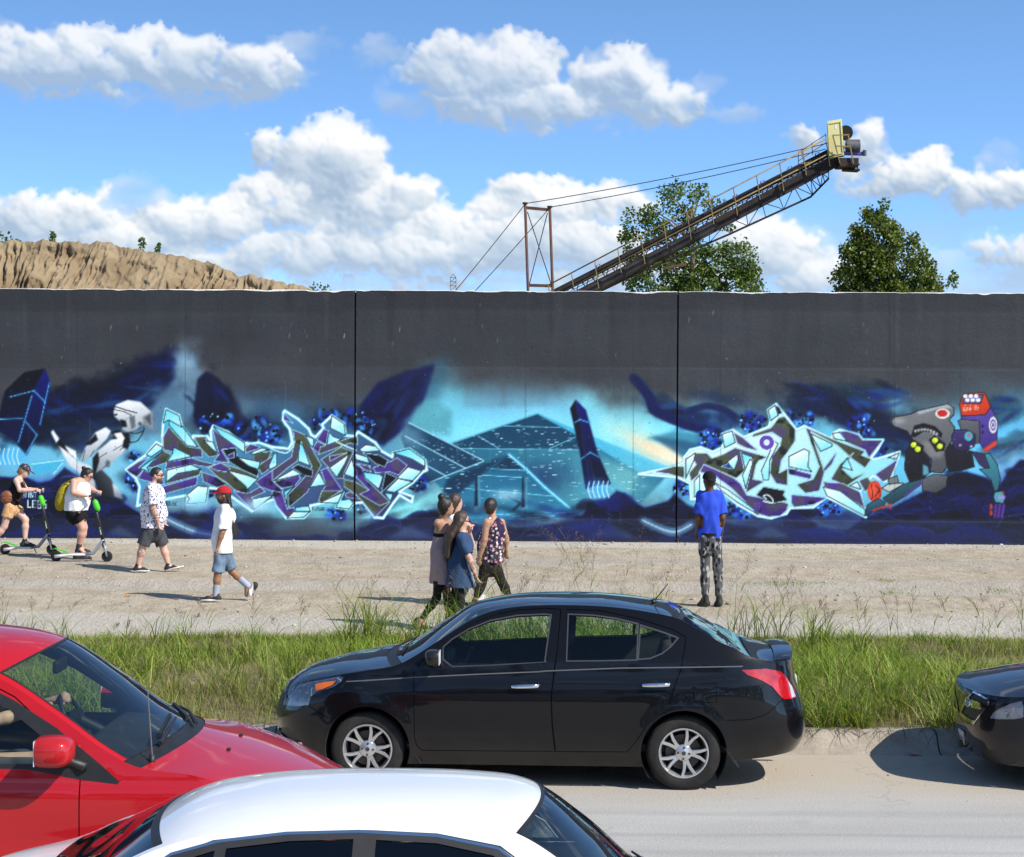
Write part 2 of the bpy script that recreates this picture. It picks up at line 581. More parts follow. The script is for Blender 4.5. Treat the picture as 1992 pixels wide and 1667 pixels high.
# --- ground, road, kerb, verge, gravel lot
LOT_Z = 0.12
KERB_Y = at_z(1700, 1464, 0.0).y
VERGE_Y = at_z(900, 1247, LOT_Z).y
WALL_Y = at_z(996, 1054, LOT_Z).y
def ground_mat(name, build):
 m_ = bpy.data.materials.new(name)
 m_.use_nodes = True
 q = NG(m_.node_tree)
 b = m_.node_tree.nodes['Principled BSDF']
 b.inputs['Roughness'].default_value = 0.92
 b.inputs['Specular IOR Level'].default_value = 0.25
 geo = q.n('ShaderNodeNewGeometry')
 col, h, dist = build(q, geo.outputs['Position'])
 q.link(col, b.inputs['Base Color'])
 bn = q.n('ShaderNodeBump')
 bn.inputs['Strength'].default_value = 1.0
 bn.inputs['Distance'].default_value = dist
 q.link(h, bn.inputs['Height'])
 q.link(bn.outputs[0], b.inputs['Normal'])
 return m_
def _road(q, P):
 x, y, z = q.sep(P)
 big = q.noise(q.v('MULTIPLY', P, (.25, .8, 1)), 1.0, 4, .6)
 fine = q.noise(P, 38.0, 4, .7)
 spk = q.noise(P, 120.0, 2, .6)
 col = q.mix(q.sstep(big, .3, .7), (.37, .355, .33), (.45, .44, .415))
 col = q.mix(q.m('MULTIPLY', q.sstep(fine, .35, .7), .45), col, (.50, .485, .455))
 col = q.mix(q.m('MULTIPLY', q.sstep(spk, .62, .75), .5), col, (.22, .21, .20))
 wy = q.m('MULTIPLY_ADD', q.noise(q.v('MULTIPLY', P, (.5, 1.5, 1)), 1.2, 4, .6), 1.6, y)
 d = q.sstep(wy, KERB_Y - 2.0, KERB_Y - .2)
 col = q.mix(q.m('MULTIPLY', d, .85), col, (.46, .385, .29))
 for yc, w, a in ((15.15, .12, .38), (15.9, .16, .3), (14.6, .12, .3)):
  n_ = q.m('MULTIPLY_ADD', q.noise(q.v('MULTIPLY', P, (.35, 2, 1)), 1.5, 3, .6), .28, q.m('SUBTRACT', y, yc + .14))
  t = q.m('SUBTRACT', 1.0, q.sstep(q.m('ABSOLUTE', n_), 0.0, w))
  col = q.mix(q.m('MULTIPLY', t, a), col, (.27, .265, .26))
 vo = q.n('ShaderNodeTexVoronoi', feature='DISTANCE_TO_EDGE')
 q.put(vo.inputs['Vector'], q.v('ADD', P, q.v('SCALE', q.noise(P, 1.6, 4, .6, True), s=.9)))
 vo.inputs['Scale'].default_value = .33
 crack = q.m('MULTIPLY', q.sstep(vo.outputs['Distance'], .008, .002), q.sstep(big, .46, .56))
 col = q.mix(q.m('MULTIPLY', crack, .22), col, (.16, .15, .14))
 blot = q.sstep(q.noise(P, 1.3, 4, .65), .60, .74)
 col = q.mix(q.m('MULTIPLY', blot, .25), col, (.24, .225, .21))
 h = q.m('ADD', fine, q.m('MULTIPLY', spk, .5))
 return col, h, .006
def _lot(q, P):
 x, y, z = q.sep(P)
 S = q.v('MULTIPLY', P, (.22, .75, 1))
 big = q.noise(S, 1.0, 5, .6)
 mid = q.noise(q.v('MULTIPLY', P, (1, .55, 1)), 2.6, 5, .7)
 fine = q.noise(q.v('MULTIPLY', P, (1, .4, 1)), 24.0, 4, .75)
 vo = q.n('ShaderNodeTexVoronoi')
 q.put(vo.inputs['Vector'], q.v('MULTIPLY', P, (1, .75, 1)))
 vo.inputs['Scale'].default_value = 17.0
 col = q.mix(q.sstep(mid, .3, .7), (.40, .325, .23), (.56, .475, .36))
 yw = q.m('MULTIPLY_ADD', q.m('SUBTRACT', big, .5), 2.6, y)
 for yc, w, c, a in ((VERGE_Y + 1.6, 1.7, (.545, .50, .425), .8), (VERGE_Y + 6.6, .8, (.45, .415, .36), .55), (WALL_Y - 4.4, .55, (.42, .385, .335), .6), (WALL_Y - .7, .9, (.60, .56, .48), .7)):
  t = q.m('SUBTRACT', 1.0, q.sstep(q.m('ABSOLUTE', q.m('SUBTRACT', yw, yc)), w * .45, w))
  col = q.mix(q.m('MULTIPLY', t, a), col, c)
 col = q.mix(q.m('MULTIPLY', q.sstep(fine, .5, .75), .5), col, (.60, .55, .46))
 col = q.mix(q.m('MULTIPLY', q.sstep(fine, .48, .26), .6), col, (.22, .185, .145))
 peb = q.sstep(vo.outputs['Distance'], .16, .05)
 sel = q.sstep(q.sep(vo.outputs['Color'])[0], .72, .76)
 pebc = q.mix(q.sep(vo.outputs['Color'])[1], (.16, .145, .13), (.62, .58, .52))
 col = q.mix(q.m('MULTIPLY', q.m('MULTIPLY', peb, sel), .8), col, pebc)
 h = q.m('ADD', q.m('MULTIPLY', fine, .9), q.m('ADD', q.m('MULTIPLY', mid, 1.6), q.m('MULTIPLY', peb, .6)))
 return col, h, .05
def _soil(q, P):
 n_ = q.noise(P, 3.0, 5, .65)
 f_ = q.noise(P, 30.0, 4, .7)
 col = q.mix(q.sstep(n_, .3, .7), (.13, .10, .06), (.24, .20, .12))
 col = q.mix(q.m('MULTIPLY', q.sstep(f_, .4, .7), .5), col, (.20, .21, .07))
 return col, f_, .02
def _kerb(q, P):
 n_ = q.noise(q.v('MULTIPLY', P, (1, 1, 3)), 2.4, 5, .65)
 f_ = q.noise(P, 45.0, 4, .7)
 col = q.mix(q.sstep(n_, .32, .68), (.30, .255, .20), (.45, .40, .33))
 col = q.mix(q.m('MULTIPLY', q.sstep(f_, .5, .72), .5), col, (.20, .17, .135))
 st_ = q.noise(q.v('MULTIPLY', P, (1, .2, .3)), 3.5, 4, .6)
 col = q.mix(q.m('MULTIPLY', q.sstep(st_, .55, .75), .55), col, (.13, .11, .085))
 fx = q.m('ABSOLUTE', q.m('SUBTRACT', q.m('FRACT', q.m('MULTIPLY_ADD', q.sep(P)[0], .333, .21)), .5))
 col = q.mix(q.sstep(fx, .0035, .0015), col, (.05, .045, .04))
 return col, f_, .008
def _far(q, P):
 n_ = q.noise(P, .05, 5, .6)
 f_ = q.noise(P, 2.0, 4, .7)
 col = q.mix(q.sstep(n_, .35, .65), (.11, .12, .05), (.26, .22, .14))
 return col, f_, .05
M_ROAD = ground_mat('road_concrete', _road)
M_LOT = ground_mat('lot_gravel', _lot)
M_SOIL = ground_mat('verge_soil', _soil)
M_KERB = ground_mat('kerb_concrete', _kerb)
M_FAR = ground_mat('far_ground', _far)
def sheet(name, x0, x1, y0, y1, nx, ny, zf, mat):
 xs, ys = np.linspace(x0, x1, nx), np.linspace(y0, y1, ny)
 Xg, Yg = np.meshgrid(xs, ys, indexing='ij')
 Zg = zf(Xg, Yg)
 V = np.stack([Xg, Yg, Zg], -1).reshape(-1, 3)
 i = np.arange((nx - 1) * (ny - 1))
 a = (i // (ny - 1)) * ny + i % (ny - 1)
 Q = np.stack([a, a + ny, a + ny + 1, a + 1], -1)
 return fast_mesh(name, V, quads=Q, mat=mat)
def verge_z(x, y):
 t = np.clip((y - KERB_Y - .3) / 1.2, 0, 1)
 far = np.clip((VERGE_Y - y) / 1.0, 0, 1)
 return .13 + (.16 + (fbm(x * .6, y * .6, 3, 4) - .5) * .22) * t * (t * (3 - 2 * t)) * far * .8 + (far - 1) * .02
def lot_z(x, y):
 return LOT_Z + (fbm(x * .25, y * .6, 3, 8) - .5) * .05 - .04 * np.exp(-((y - VERGE_Y - 6.2) / .5) ** 2) + .03 * np.exp(-((y - VERGE_Y - 7.2) / .5) ** 2)
tag(sheet('ground', -1500, 1500, -300, 3000, 12, 12, lambda x, y: x * 0 - .06, M_FAR), kind='structure')
tag(sheet('road', -45, 45, -6, KERB_Y + .02, 40, 30, lambda x, y: x * 0 + (fbm(x * .3, y * .3, 2, 2) - .5) * .012, M_ROAD), kind='structure')
tag(sheet('verge', -30, 30, KERB_Y + .3, VERGE_Y + .35, 240, 40, verge_z, M_SOIL), kind='structure')
tag(sheet('gravel_lot', -45, 45, VERGE_Y - .2, WALL_Y + 2.4, 360, 90, lot_z, M_LOT), kind='structure')
kp = [(-.30, -.02), (-.06, .015), (.0, .05), (.05, .12), (.12, .165), (.2, .178), (.34, .176), (.36, .05)]
V, F = [], []
xs = np.arange(-30, 30.01, .25)
for x in xs:
 for k, (dy, z) in enumerate(kp):
  j = (float(vnoise(x * 1.7, k * 3.1, 5)) - .5) * .022
  V.append((x, KERB_Y + dy + j, z + j * .35))
n = len(kp)
for i in range(len(xs) - 1):
 for k in range(n - 1):
  F.append((i * n + k, (i + 1) * n + k, (i + 1) * n + k + 1, i * n + k + 1))
tag(mesh_obj('kerb', V, F, M_KERB, smooth=True), kind='structure')
rs = np.random.default_rng(5)
ICO = [(0, 0, 1), (.894, 0, .447), (.276, .851, .447), (-.724, .526, .447), (-.724, -.526, .447), (.276, -.851, .447),
  (.724, .526, -.447), (-.276, .851, -.447), (-.894, 0, -.447), (-.276, -.851, -.447), (.724, -.526, -.447), (0, 0, -1)]
ICF = [(0, 1, 2), (0, 2, 3), (0, 3, 4), (0, 4, 5), (0, 5, 1), (1, 6, 2), (2, 7, 3), (3, 8, 4), (4, 9, 5), (5, 10, 1),
  (6, 7, 2), (7, 8, 3), (8, 9, 4), (9, 10, 5), (10, 6, 1), (11, 7, 6), (11, 8, 7), (11, 9, 8), (11, 10, 9), (11, 6, 10)]
ICO = np.array(ICO)
ICF = np.array(ICF)
N = 2600
px_ = rs.uniform(-16, 16, N)
py_ = np.where(rs.random(N) < .86, rs.uniform(VERGE_Y, WALL_Y - .1, N), rs.uniform(KERB_Y - 2.2, KERB_Y - .05, N))
foot = rs.random(N) < .22
py_ = np.where(foot, WALL_Y - .025 * px_ - np.abs(rs.normal(0, .35, N)) - .05, py_)
sz = np.clip(rs.lognormal(-4.65, .5, N), .005, .045)
sz = np.where(py_ < KERB_Y, sz * .5, sz)
pz_ = np.where(py_ < KERB_Y, 0.0, lot_z(px_, py_))
J = 1 + rs.uniform(-.35, .35, (N, 12, 1))
VV = ICO[None] * J * sz[:, None, None] * np.array([1.2, 1.0, .62]) + np.stack([px_, py_, pz_ + sz * .3], -1)[:, None, :]
FF = (ICF[None] + (np.arange(N) * 12)[:, None, None]).reshape(-1, 3)
tone = rs.choice(3, N, p=[.45, .35, .2])
cc = np.array([[.42, .37, .30], [.20, .18, .155], [.50, .46, .40]])[tone] * rs.uniform(.75, 1.2, (N, 1))
M_STONE = pmat('stone', (.4, .36, .3), .9, attr=True, var=.15, vscale=60)
tag(fast_mesh('gravel', VV.reshape(-1, 3), tris=FF, mat=M_STONE, smooth=False, colors=np.repeat(cc, 12, 0)),
 'loose stones and grit scattered over the lot', 'gravel', kind='stuff')
# --- unseen tree belt added behind the camera to darken car reflections
def tree_bank():
 r_ = np.random.default_rng(17)
 N = 5200
 x = r_.uniform(-70, 70, N)
 y = -34 - r_.random(N) * 8
 top = 7.5 + 4.0 * fbm(x * .12, x * 0, 3, 4)
 z = r_.random(N) ** .8 * top
 s = r_.uniform(.7, 1.5, N)
 d = r_.normal(size=(N, 3))
 d /= np.linalg.norm(d, axis=1, keepdims=True)
 e = np.cross(d, r_.normal(size=(N, 3)))
 e /= np.linalg.norm(e, axis=1, keepdims=True)
 P = np.stack([x, y, z], -1)
 V = np.stack([P - d * s[:, None] * .6, P + e * s[:, None] * .5, P + d * s[:, None] * .6, P - e * s[:, None] * .5], 1).reshape(-1, 3)
 Q = np.arange(N * 4).reshape(-1, 4)
 o = fast_mesh('tree_bank', V, quads=Q, mat=pmat('bank_leaf', (.035, .06, .018), .8, var=.4, vscale=.6), smooth=False)
 tag(o, 'added belt of dark trees behind the viewpoint that darkens car reflections', 'trees', kind='stuff')
tree_bank()
# --- the painting on the wall (photo pixels -> wall)
class Canvas:
 def __init__(self, x0, y0, x1, y1):
  self.x0, self.y0 = x0, y0
  self.w, self.h = x1 - x0, y1 - y0
  self.a = np.zeros((self.h, self.w, 3))
  self.Y, self.X = np.mgrid[y0:y1, x0:x1].astype(float)
  self.X += .5
  self.Y += .5
 def blend(self, sl, mask, col):
  sub = self.a[sl]
  c = np.asarray(col, float)
  if c.ndim == 1:
   c = c[None, None, :]
  sub += (c - sub) * np.clip(mask, 0, 1)[..., None]
 def box(self, xa, ya, xb, yb):
  i0, i1 = max(0, int(ya - self.y0)), min(self.h, int(yb - self.y0) + 1)
  j0, j1 = max(0, int(xa - self.x0)), min(self.w, int(xb - self.x0) + 1)
  return (slice(i0, max(i0, i1)), slice(j0, max(j0, j1)))
 def cover(self, P, sl, soft=0.0):
  X, Y = self.X[sl], self.Y[sl]
  m = np.zeros(X.shape)
  offs = [(-.25, -.25), (.25, -.25), (-.25, .25), (.25, .25)]
  for ox, oy in offs:
   ins = np.zeros(X.shape, bool)
   x, y = X + ox, Y + oy
   for (xa, ya), (xb, yb) in zip(P, np.roll(P, -1, axis=0)):
    if ya == yb:
     continue
    c = ((ya > y) != (yb > y)) & (x < (xb - xa) * (y - ya) / (yb - ya) + xa)
    ins ^= c
   m += ins
  m /= 4
  if soft > 0:
   k = max(1, int(soft))
   for _ in range(2):
    for ax in (0, 1):
     c = np.cumsum(np.pad(m, [(k + 1, k) if a == ax else (0, 0) for a in (0, 1)], mode='edge'), axis=ax)
     m = (np.take(c, range(2 * k + 1, c.shape[ax]), ax) - np.take(c, range(0, c.shape[ax] - 2 * k - 1), ax)) / (2 * k + 1)
  return m
 def poly(self, P, col, alpha=1.0, soft=0.0, grad=None, noise=0.0, curve=False):
  P = smooth_closed(P) if curve else np.asarray(P, float)
  pad = soft * 2.2 + 2
  sl = self.box(P[:, 0].min() - pad, P[:, 1].min() - pad, P[:, 0].max() + pad, P[:, 1].max() + pad)
  if self.X[sl].size == 0:
   return
  m = self.cover(P, sl, soft) * alpha
  c = np.asarray(col, float)
  if grad is not None:
   c2, gx, gy = grad
   d = self.X[sl] * gx + self.Y[sl] * gy
   pd = P[:, 0] * gx + P[:, 1] * gy
   t = np.clip((d - pd.min()) / max(1e-6, pd.max() - pd.min()), 0, 1)[..., None]
   c = c + (np.asarray(c2, float) - c) * t
  if noise > 0:
   n = fbm(self.X[sl] / 18, self.Y[sl] / 18, 3, 5) - .5
   m = np.clip(m * (1 + noise * 2 * n), 0, 1)
  self.blend(sl, m, c)
 def line(self, P, width, col, alpha=1.0, soft=0.6, curve=False, closed=False):
  P = np.asarray(P, float)
  if curve:
   P = smooth_closed(P) if closed else smooth_open(P)
  if closed:
   P = np.vstack([P, P[:1]])
  r = width / 2
  for (xa, ya), (xb, yb) in zip(P[:-1], P[1:]):
   pad = r + soft * 2 + 1
   sl = self.box(min(xa, xb) - pad, min(ya, yb) - pad, max(xa, xb) + pad, max(ya, yb) + pad)
   X, Y = self.X[sl], self.Y[sl]
   if X.size == 0:
    continue
   ux, uy = xb - xa, yb - ya
   L = ux * ux + uy * uy + 1e-9
   t = np.clip(((X - xa) * ux + (Y - ya) * uy) / L, 0, 1)
   d = np.hypot(X - xa - t * ux, Y - ya - t * uy)
   self.blend(sl, np.clip((r - d) / max(soft, .3) + .5, 0, 1) * alpha, col)
 def blob(self, cx, cy, rx, ry, col, alpha=1.0, ang=0.0, noise=0.0, hard=1.0, seed=1, nscale=22.0):
  k_ = 1.9 if hard < 1.2 else 1.6
  ex = k_ * math.hypot(rx * math.cos(ang), ry * math.sin(ang)) * (1 + noise * .5)
  ey = k_ * math.hypot(rx * math.sin(ang), ry * math.cos(ang)) * (1 + noise * .5)
  sl = self.box(cx - ex, cy - ey, cx + ex, cy + ey)
  X, Y = self.X[sl], self.Y[sl]
  if X.size == 0:
   return
  ca, sa = math.cos(ang), math.sin(ang)
  u = ((X - cx) * ca + (Y - cy) * sa) / rx
  v = (-(X - cx) * sa + (Y - cy) * ca) / ry
  r = np.hypot(u, v)
  if noise:
   r = r + noise * (fbm(X / nscale, Y / nscale, 4, seed) - .5) * 2
  m = np.exp(-(np.maximum(r, 0) ** (2 * hard))) * alpha
  self.blend(sl, np.clip(m * 1.04 - .04 * alpha, 0, 1), col)
 def disc(self, cx, cy, r, col, alpha=1.0, ry=None):
  t = np.linspace(0, 2 * math.pi, 18, endpoint=False)
  self.poly(np.c_[cx + r * np.cos(t), cy + (ry or r) * np.sin(t)], col, alpha)
def paint_mural():
 C = Canvas(-70, 556, 2062, 1076)
 X, Y = C.X, C.Y
 GREY = np.array([80, 82, 87.])
 n1 = fbm(X / 160, Y / 60, 4, 3)
 C.a[:] = GREY + (n1[..., None] - .5) * 14
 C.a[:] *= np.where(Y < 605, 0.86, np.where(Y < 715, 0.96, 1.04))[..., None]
 C.a[:] *= (1 + (fbm(X / 24.0, Y / 160, 3, 1) - .5) * 0.10)[..., None]
 NAVY, BLUE, TEAL, PALE, ICE = (14, 30, 70), (24, 50, 130), (60, 128, 150), (128, 196, 208), (205, 240, 248)
 for cx, cy, rx, ry, c, a in [
   (330, 905, 330, 95, (95, 160, 178), .95), (90, 900, 190, 75, (90, 150, 172), .9), (640, 950, 260, 70, (95, 165, 185), .9), (760, 990, 160, 50, (120, 200, 220), .8),
   (920, 860, 190, 80, (112, 176, 190), .95), (1080, 850, 240, 75, (112, 178, 190), .9), (1230, 880, 190, 90, (118, 184, 190), .95), (1010, 800, 150, 50, (100, 160, 185), .6),
   (1450, 930, 240, 110, (98, 168, 190), .95), (1650, 905, 260, 105, (92, 164, 184), .95), (1880, 900, 200, 110, (88, 155, 182), .9), (1975, 840, 110, 70, (80, 150, 180), .8),
   (620, 860, 180, 70, (50, 110, 140), .7), (480, 800, 120, 45, (45, 78, 110), .55), (860, 790, 60, 70, (95, 165, 180), .7)]:
  c = tuple(min(255, v * 1.26 + 16) for v in c)
  C.blob(cx, cy, rx, ry, c, a, 0, .35, 1.3, seed=int(cx) % 91, nscale=60)
 C.blob(1275, 878, 80, 30, (250, 226, 190), .95, .45, .25, 1.0)
 C.blob(1308, 893, 42, 18, (255, 240, 214), .9, .4, .2)
 def nebula(cx, cy, rx, ry, an, c, a):
  C.blob(cx, cy, rx, ry, tuple(v * .62 for v in c), a, an, .5, 3.0, seed=int(cx) % 37, nscale=38)
  rn = random.Random(int(cx * 7 + cy))
  for _ in range(int(rx * ry / 420) + 3):
   u, v = rn.uniform(-.8, .8), rn.uniform(-.7, .7)
   px, py = cx + u * rx * math.cos(an) - v * ry * math.sin(an), cy + u * rx * math.sin(an) + v * ry * math.cos(an)
   C.blob(px, py, rn.uniform(14, 44), rn.uniform(3, 8), rn.choice([(28, 56, 146), (20, 40, 112), (44, 100, 150), (14, 22, 56), (10, 18, 44), (40, 84, 156)]), rn.uniform(.35, .7), an + rn.uniform(-.5, .5), .5, 1.5, seed=int(px) % 50, nscale=14)
 for cx, cy, rx, ry, an, c, a in [
   (200, 785, 190, 62, -.28, NAVY, .95), (300, 740, 70, 55, -.5, (26, 36, 108), .9), (120, 820, 120, 50, .1, (24, 38, 92), .85), (230, 775, 120, 26, -.3, BLUE, .5),
   (330, 720, 28, 40, .2, (24, 34, 116), .8), (180, 830, 90, 18, -.1, (40, 90, 130), .5), (255, 815, 90, 16, -.25, (44, 92, 140), .55), (95, 850, 110, 22, .1, (20, 60, 100), .6)]:
  nebula(cx, cy, rx, ry, an, c, a)
 C.poly([(345, 690), (372, 690), (395, 745), (392, 800), (330, 840), (275, 850), (268, 806), (300, 790), (318, 762), (342, 735)], (112, 148, 172), .95, 5, noise=.3)
 C.blob(362, 712, 26, 40, (150, 182, 200), .9, .1, .5)
 C.blob(330, 790, 40, 34, (104, 146, 172), .8, .5, .4)
 C.poly([(384, 738), (402, 722), (424, 735), (446, 760), (462, 790), (486, 822), (470, 850), (400, 860), (376, 810)], (20, 28, 66), .97, 2)
 nebula(425, 795, 34, 44, .9, (26, 38, 96), .8)
 C.blob(478, 795, 20, 30, (120, 146, 160), .6, .4, .5)
 C.poly([(700, 790), (735, 745), (790, 722), (846, 708), (838, 740), (820, 790), (790, 832), (745, 868), (700, 850)], (20, 28, 92), .95, 3, noise=.3)
 nebula(765, 775, 60, 36, -.6, (26, 38, 120), .8)
 nebula(735, 835, 34, 24, -.6, (18, 24, 70), .8)
 C.blob(845, 745, 18, 50, (60, 120, 150), .5, .4, .4)
 C.poly([(812, 790), (840, 775), (880, 800), (878, 850), (820, 838), (788, 822)], (110, 182, 194), .9, 5, noise=.4)
 C.poly([(1228, 728), (1252, 740), (1275, 775), (1317, 795), (1400, 800), (1470, 810), (1420, 838), (1370, 838), (1317, 822), (1268, 800), (1250, 768)], (34, 70, 120), .9, 5, noise=.4)
 nebula(1310, 800, 70, 22, .35, (34, 70, 130), .6)
 C.line([(1232, 735), (1262, 770), (1272, 796), (1300, 812), (1345, 830), (1400, 842)], 16, (20, 34, 96), .8, 6, curve=True)
 C.line([(1340, 800), (1375, 790), (1410, 798), (1430, 812)], 12, (24, 44, 100), .7, 6, curve=True)
 C.blob(1400, 775, 60, 14, (30, 48, 90), .6, .2, .5)
 C.poly([(1255, 852), (1317, 838), (1420, 850), (1440, 880), (1350, 880), (1300, 862)], (70, 148, 172), .8, 3)
 C.poly([(1268, 850), (1330, 856), (1390, 872), (1380, 900), (1330, 890)], (52, 104, 136), .8, 3)
 for cx, cy, rx, ry, an, c, a in [
   (1640, 790, 130, 36, .15, (28, 62, 112), .85), (1700, 830, 110, 34, .45, (24, 48, 100), .85), (1580, 765, 60, 18, .2, (26, 52, 110), .7),
   (1790, 860, 60, 40, .5, (22, 40, 92), .8), (1690, 760, 70, 20, .1, (34, 92, 128), .55), (1940, 800, 50, 30, -.2, (40, 110, 140), .6), (1970, 870, 60, 24, -.3, (40, 86, 120), .6)]:
  nebula(cx, cy, rx, ry, an, c, a)
 C.line([(1556, 783), (1600, 795), (1650, 815), (1680, 832), (1720, 842), (1765, 852)], 10, (20, 36, 88), .75, 5, curve=True)
 C.blob(1985, 905, 60, 40, (150, 200, 220), .8, 0, .4)
 # ---- pyramids
 DK = (26, 82, 112)
 C.line([(870, 866), (1045, 803), (1200, 868), (1315, 918)], 26, (150, 222, 236), .38, 16)
 C.blob(1080, 985, 90, 30, (150, 226, 240), .8, 0, .3)
 C.poly([(880, 862), (1045, 806), (1305, 918), (1240, 985), (1120, 1005), (890, 985), (840, 930)], (46, 120, 150), .85, 2)
 C.poly([(880, 862), (1045, 805), (1125, 850), (1135, 875), (900, 874)], DK, .92, .8)
 C.poly([(1045, 805), (1310, 912), (1245, 921), (1125, 848)], (84, 190, 222), .9, 1.5, grad=((120, 214, 236), 1, 0))
 C.poly([(900, 874), (1135, 875), (1245, 921), (1210, 985), (1100, 985), (990, 885), (900, 960)], (46, 116, 142), .8, 5, grad=((110, 184, 196), 1, .3), noise=.2)
 C.blob(1200, 950, 60, 50, (130, 196, 200), .85, 0, .3)
 C.blob(1060, 925, 50, 28, (34, 60, 110), .6, 0, .4)
 C.poly([(790, 822), (942, 895), (836, 938), (800, 905), (780, 850)], (52, 100, 128), .95, 1, grad=((30, 84, 116), 1, 0))
 C.poly([(800, 825), (942, 896), (905, 910), (788, 850)], (30, 78, 108), .9, .8)
 C.blob(800, 850, 30, 22, (130, 170, 190), .7, .4, .5)
 for a, b in [((795, 822), (941, 896)), ((788, 848), (906, 911)), ((826, 903), (868, 926)), ((941, 897), (836, 938))]:
  C.line([a, b], 2.0, (180, 230, 245), .95, 1.0)
 C.poly([(989, 884), (1105, 985), (1060, 1000), (900, 1000), (862, 985)], (38, 110, 146), .9, 2, grad=((70, 150, 176), 0, 1))
 C.poly([(870, 930), (985, 885), (890, 962), (860, 965)], (20, 60, 92), .85, 3)
 C.poly([(989, 884), (1020, 912), (955, 914)], (22, 64, 94), .9, 2)
 C.line([(990, 884), (1023, 912), (1060, 948), (1108, 988)], 7, (80, 196, 236), .8, 4)
 C.line([(990, 884), (1023, 912), (1060, 948), (1108, 988)], 2.5, (190, 240, 252), .95, 1.5)
 for a, b in [((955, 912), (1022, 915)), ((938, 924), (1028, 930)), ((905, 950), (1075, 965)), ((980, 829), (1090, 831)), ((898, 873), (1128, 875)), ((930, 848), (970, 872)), ((1068, 873), (1120, 850))]:
  C.line([a, b], 1.5, (150, 224, 244), .9, .9)
 C.line([(880, 862), (1045, 805)], 2, (120, 190, 214), .7, 1.2)
 rnd = random.Random(4)
 for _ in range(330):
  u, v = rnd.random(), rnd.random()
  px, py = 850 + 400 * u, 815 + 165 * v
  if py < 862 - (px - 880) * .33 and px < 1045:
   continue
  if px > 1045 and py < 808 + (px - 1045) * .45:
   continue
  C.line([(px, py), (px + rnd.uniform(1, 8), py + rnd.uniform(-.3, .3))], rnd.uniform(.8, 1.8), (200, 238, 246), rnd.uniform(.5, .95), .6)
 for _ in range(60):
  px, py = rnd.uniform(800, 920), rnd.uniform(835, 900)
  C.line([(px, py), (px + rnd.uniform(1, 4), py + rnd.uniform(0, 2))], 1.2, (190, 230, 240), .7, .6)
 for x0, yb in ((929, 985), (1020, 988)):
  C.poly([(x0 - 4, 930), (x0, 924), (x0 + 1, yb), (x0 - 6, yb)], (14, 44, 70), 1, .5)
  C.poly([(x0, 924), (x0 + 5, 932), (x0 + 6, yb), (x0 + 1, yb)], (96, 160, 186), 1, .5)
  C.poly([(x0 - 6, yb), (x0 + 6, yb - 2), (x0 + 12, yb + 14), (x0 - 8, yb + 12)], (120, 176, 198), .9, .8)
 C.poly([(986, 963), (1012, 976), (1010, 980), (988, 968)], (40, 70, 100), 1, .5)
 C.poly([(1012, 976), (990, 998), (996, 999), (1015, 980)], (30, 56, 84), 1, .5)
 C.blob(985, 962, 30, 12, (190, 226, 240), .7, 0, .4)
 C.poly([(880, 1000), (940, 994), (1130, 990), (1140, 1010), (1060, 1026), (950, 1026), (900, 1015)], (70, 170, 205), .95, 3)
 for i in range(46):
  px, py = rnd.uniform(900, 1120), rnd.uniform(996, 1022)
  C.line([(px, py), (px + rnd.uniform(8, 34), py + rnd.uniform(-1, 1))], 1.6, (205, 240, 250) if i % 2 else (40, 110, 150), .75, .9)
 C.line([(1000, 1022), (1060, 1016), (1130, 1002), (1145, 985)], 8, (170, 230, 245), .8, 4, curve=True)
 # ---- hills along the bottom
 hills = [(-70, 930), (-20, 925), (20, 930), (45, 926), (75, 940), (100, 935), (126, 910), (150, 925), (176, 965), (215, 962), (250, 985), (275, 1000), (320, 1000), (350, 998), (365, 992), (395, 990),
    (425, 1002), (440, 1020), (470, 1016), (500, 1030), (530, 1046), (600, 1050), (680, 1050), (700, 1028), (725, 1018), (745, 1005), (770, 1012), (800, 1008), (840, 995), (870, 1000), (900, 1020),
    (930, 1028), (975, 1022), (1000, 1028), (1040, 1026), (1075, 1020), (1110, 1016), (1138, 1000), (1142, 978), (1180, 972), (1200, 955), (1215, 960), (1235, 978), (1255, 988), (1300, 975), (1312, 962), (1340, 985),
    (1370, 1002), (1390, 1010), (1420, 1020), (1450, 1024), (1480, 1042), (1520, 1020), (1545, 992), (1558, 990), (1575, 1010), (1600, 1035), (1640, 1038), (1680, 1008), (1720, 995), (1760, 975), (1790, 960), (1830, 935),
    (1860, 920), (1880, 918), (1920, 930), (1945, 945), (1960, 920), (1985, 895), (2062, 890), (2062, 1080), (-70, 1080)]
 C.poly(hills, (13, 17, 42), 1.0, 1.2)
 C.line(hills[1:-3], 5, (34, 52, 150), .35, 5)
 for i in range(60):
  px = rnd.uniform(-60, 2050)
  py = rnd.uniform(985, 1055)
  C.blob(px, py, rnd.uniform(30, 90), rnd.uniform(6, 18), rnd.choice([(26, 38, 112), (30, 44, 130), (10, 14, 38), (14, 20, 56), (10, 14, 34)]), .5, rnd.uniform(-.4, .3), .4, 1.4, seed=i, nscale=18)
 for cx, cy, rx, ry in [(1830, 975, 70, 34), (1920, 980, 60, 40), (1760, 1000, 60, 20), (60, 945, 50, 20), (135, 935, 40, 18), (230, 980, 50, 16), (1190, 985, 45, 20), (400, 1010, 60, 16), (1980, 935, 50, 40)]:
  C.blob(cx, cy, rx, ry, (30, 48, 160), .34, -.2, .5, 1.3, seed=int(cx), nscale=16)
 hx_, hy_ = [h_[0] for h_ in hills[:-2]], [h_[1] for h_ in hills[:-2]]
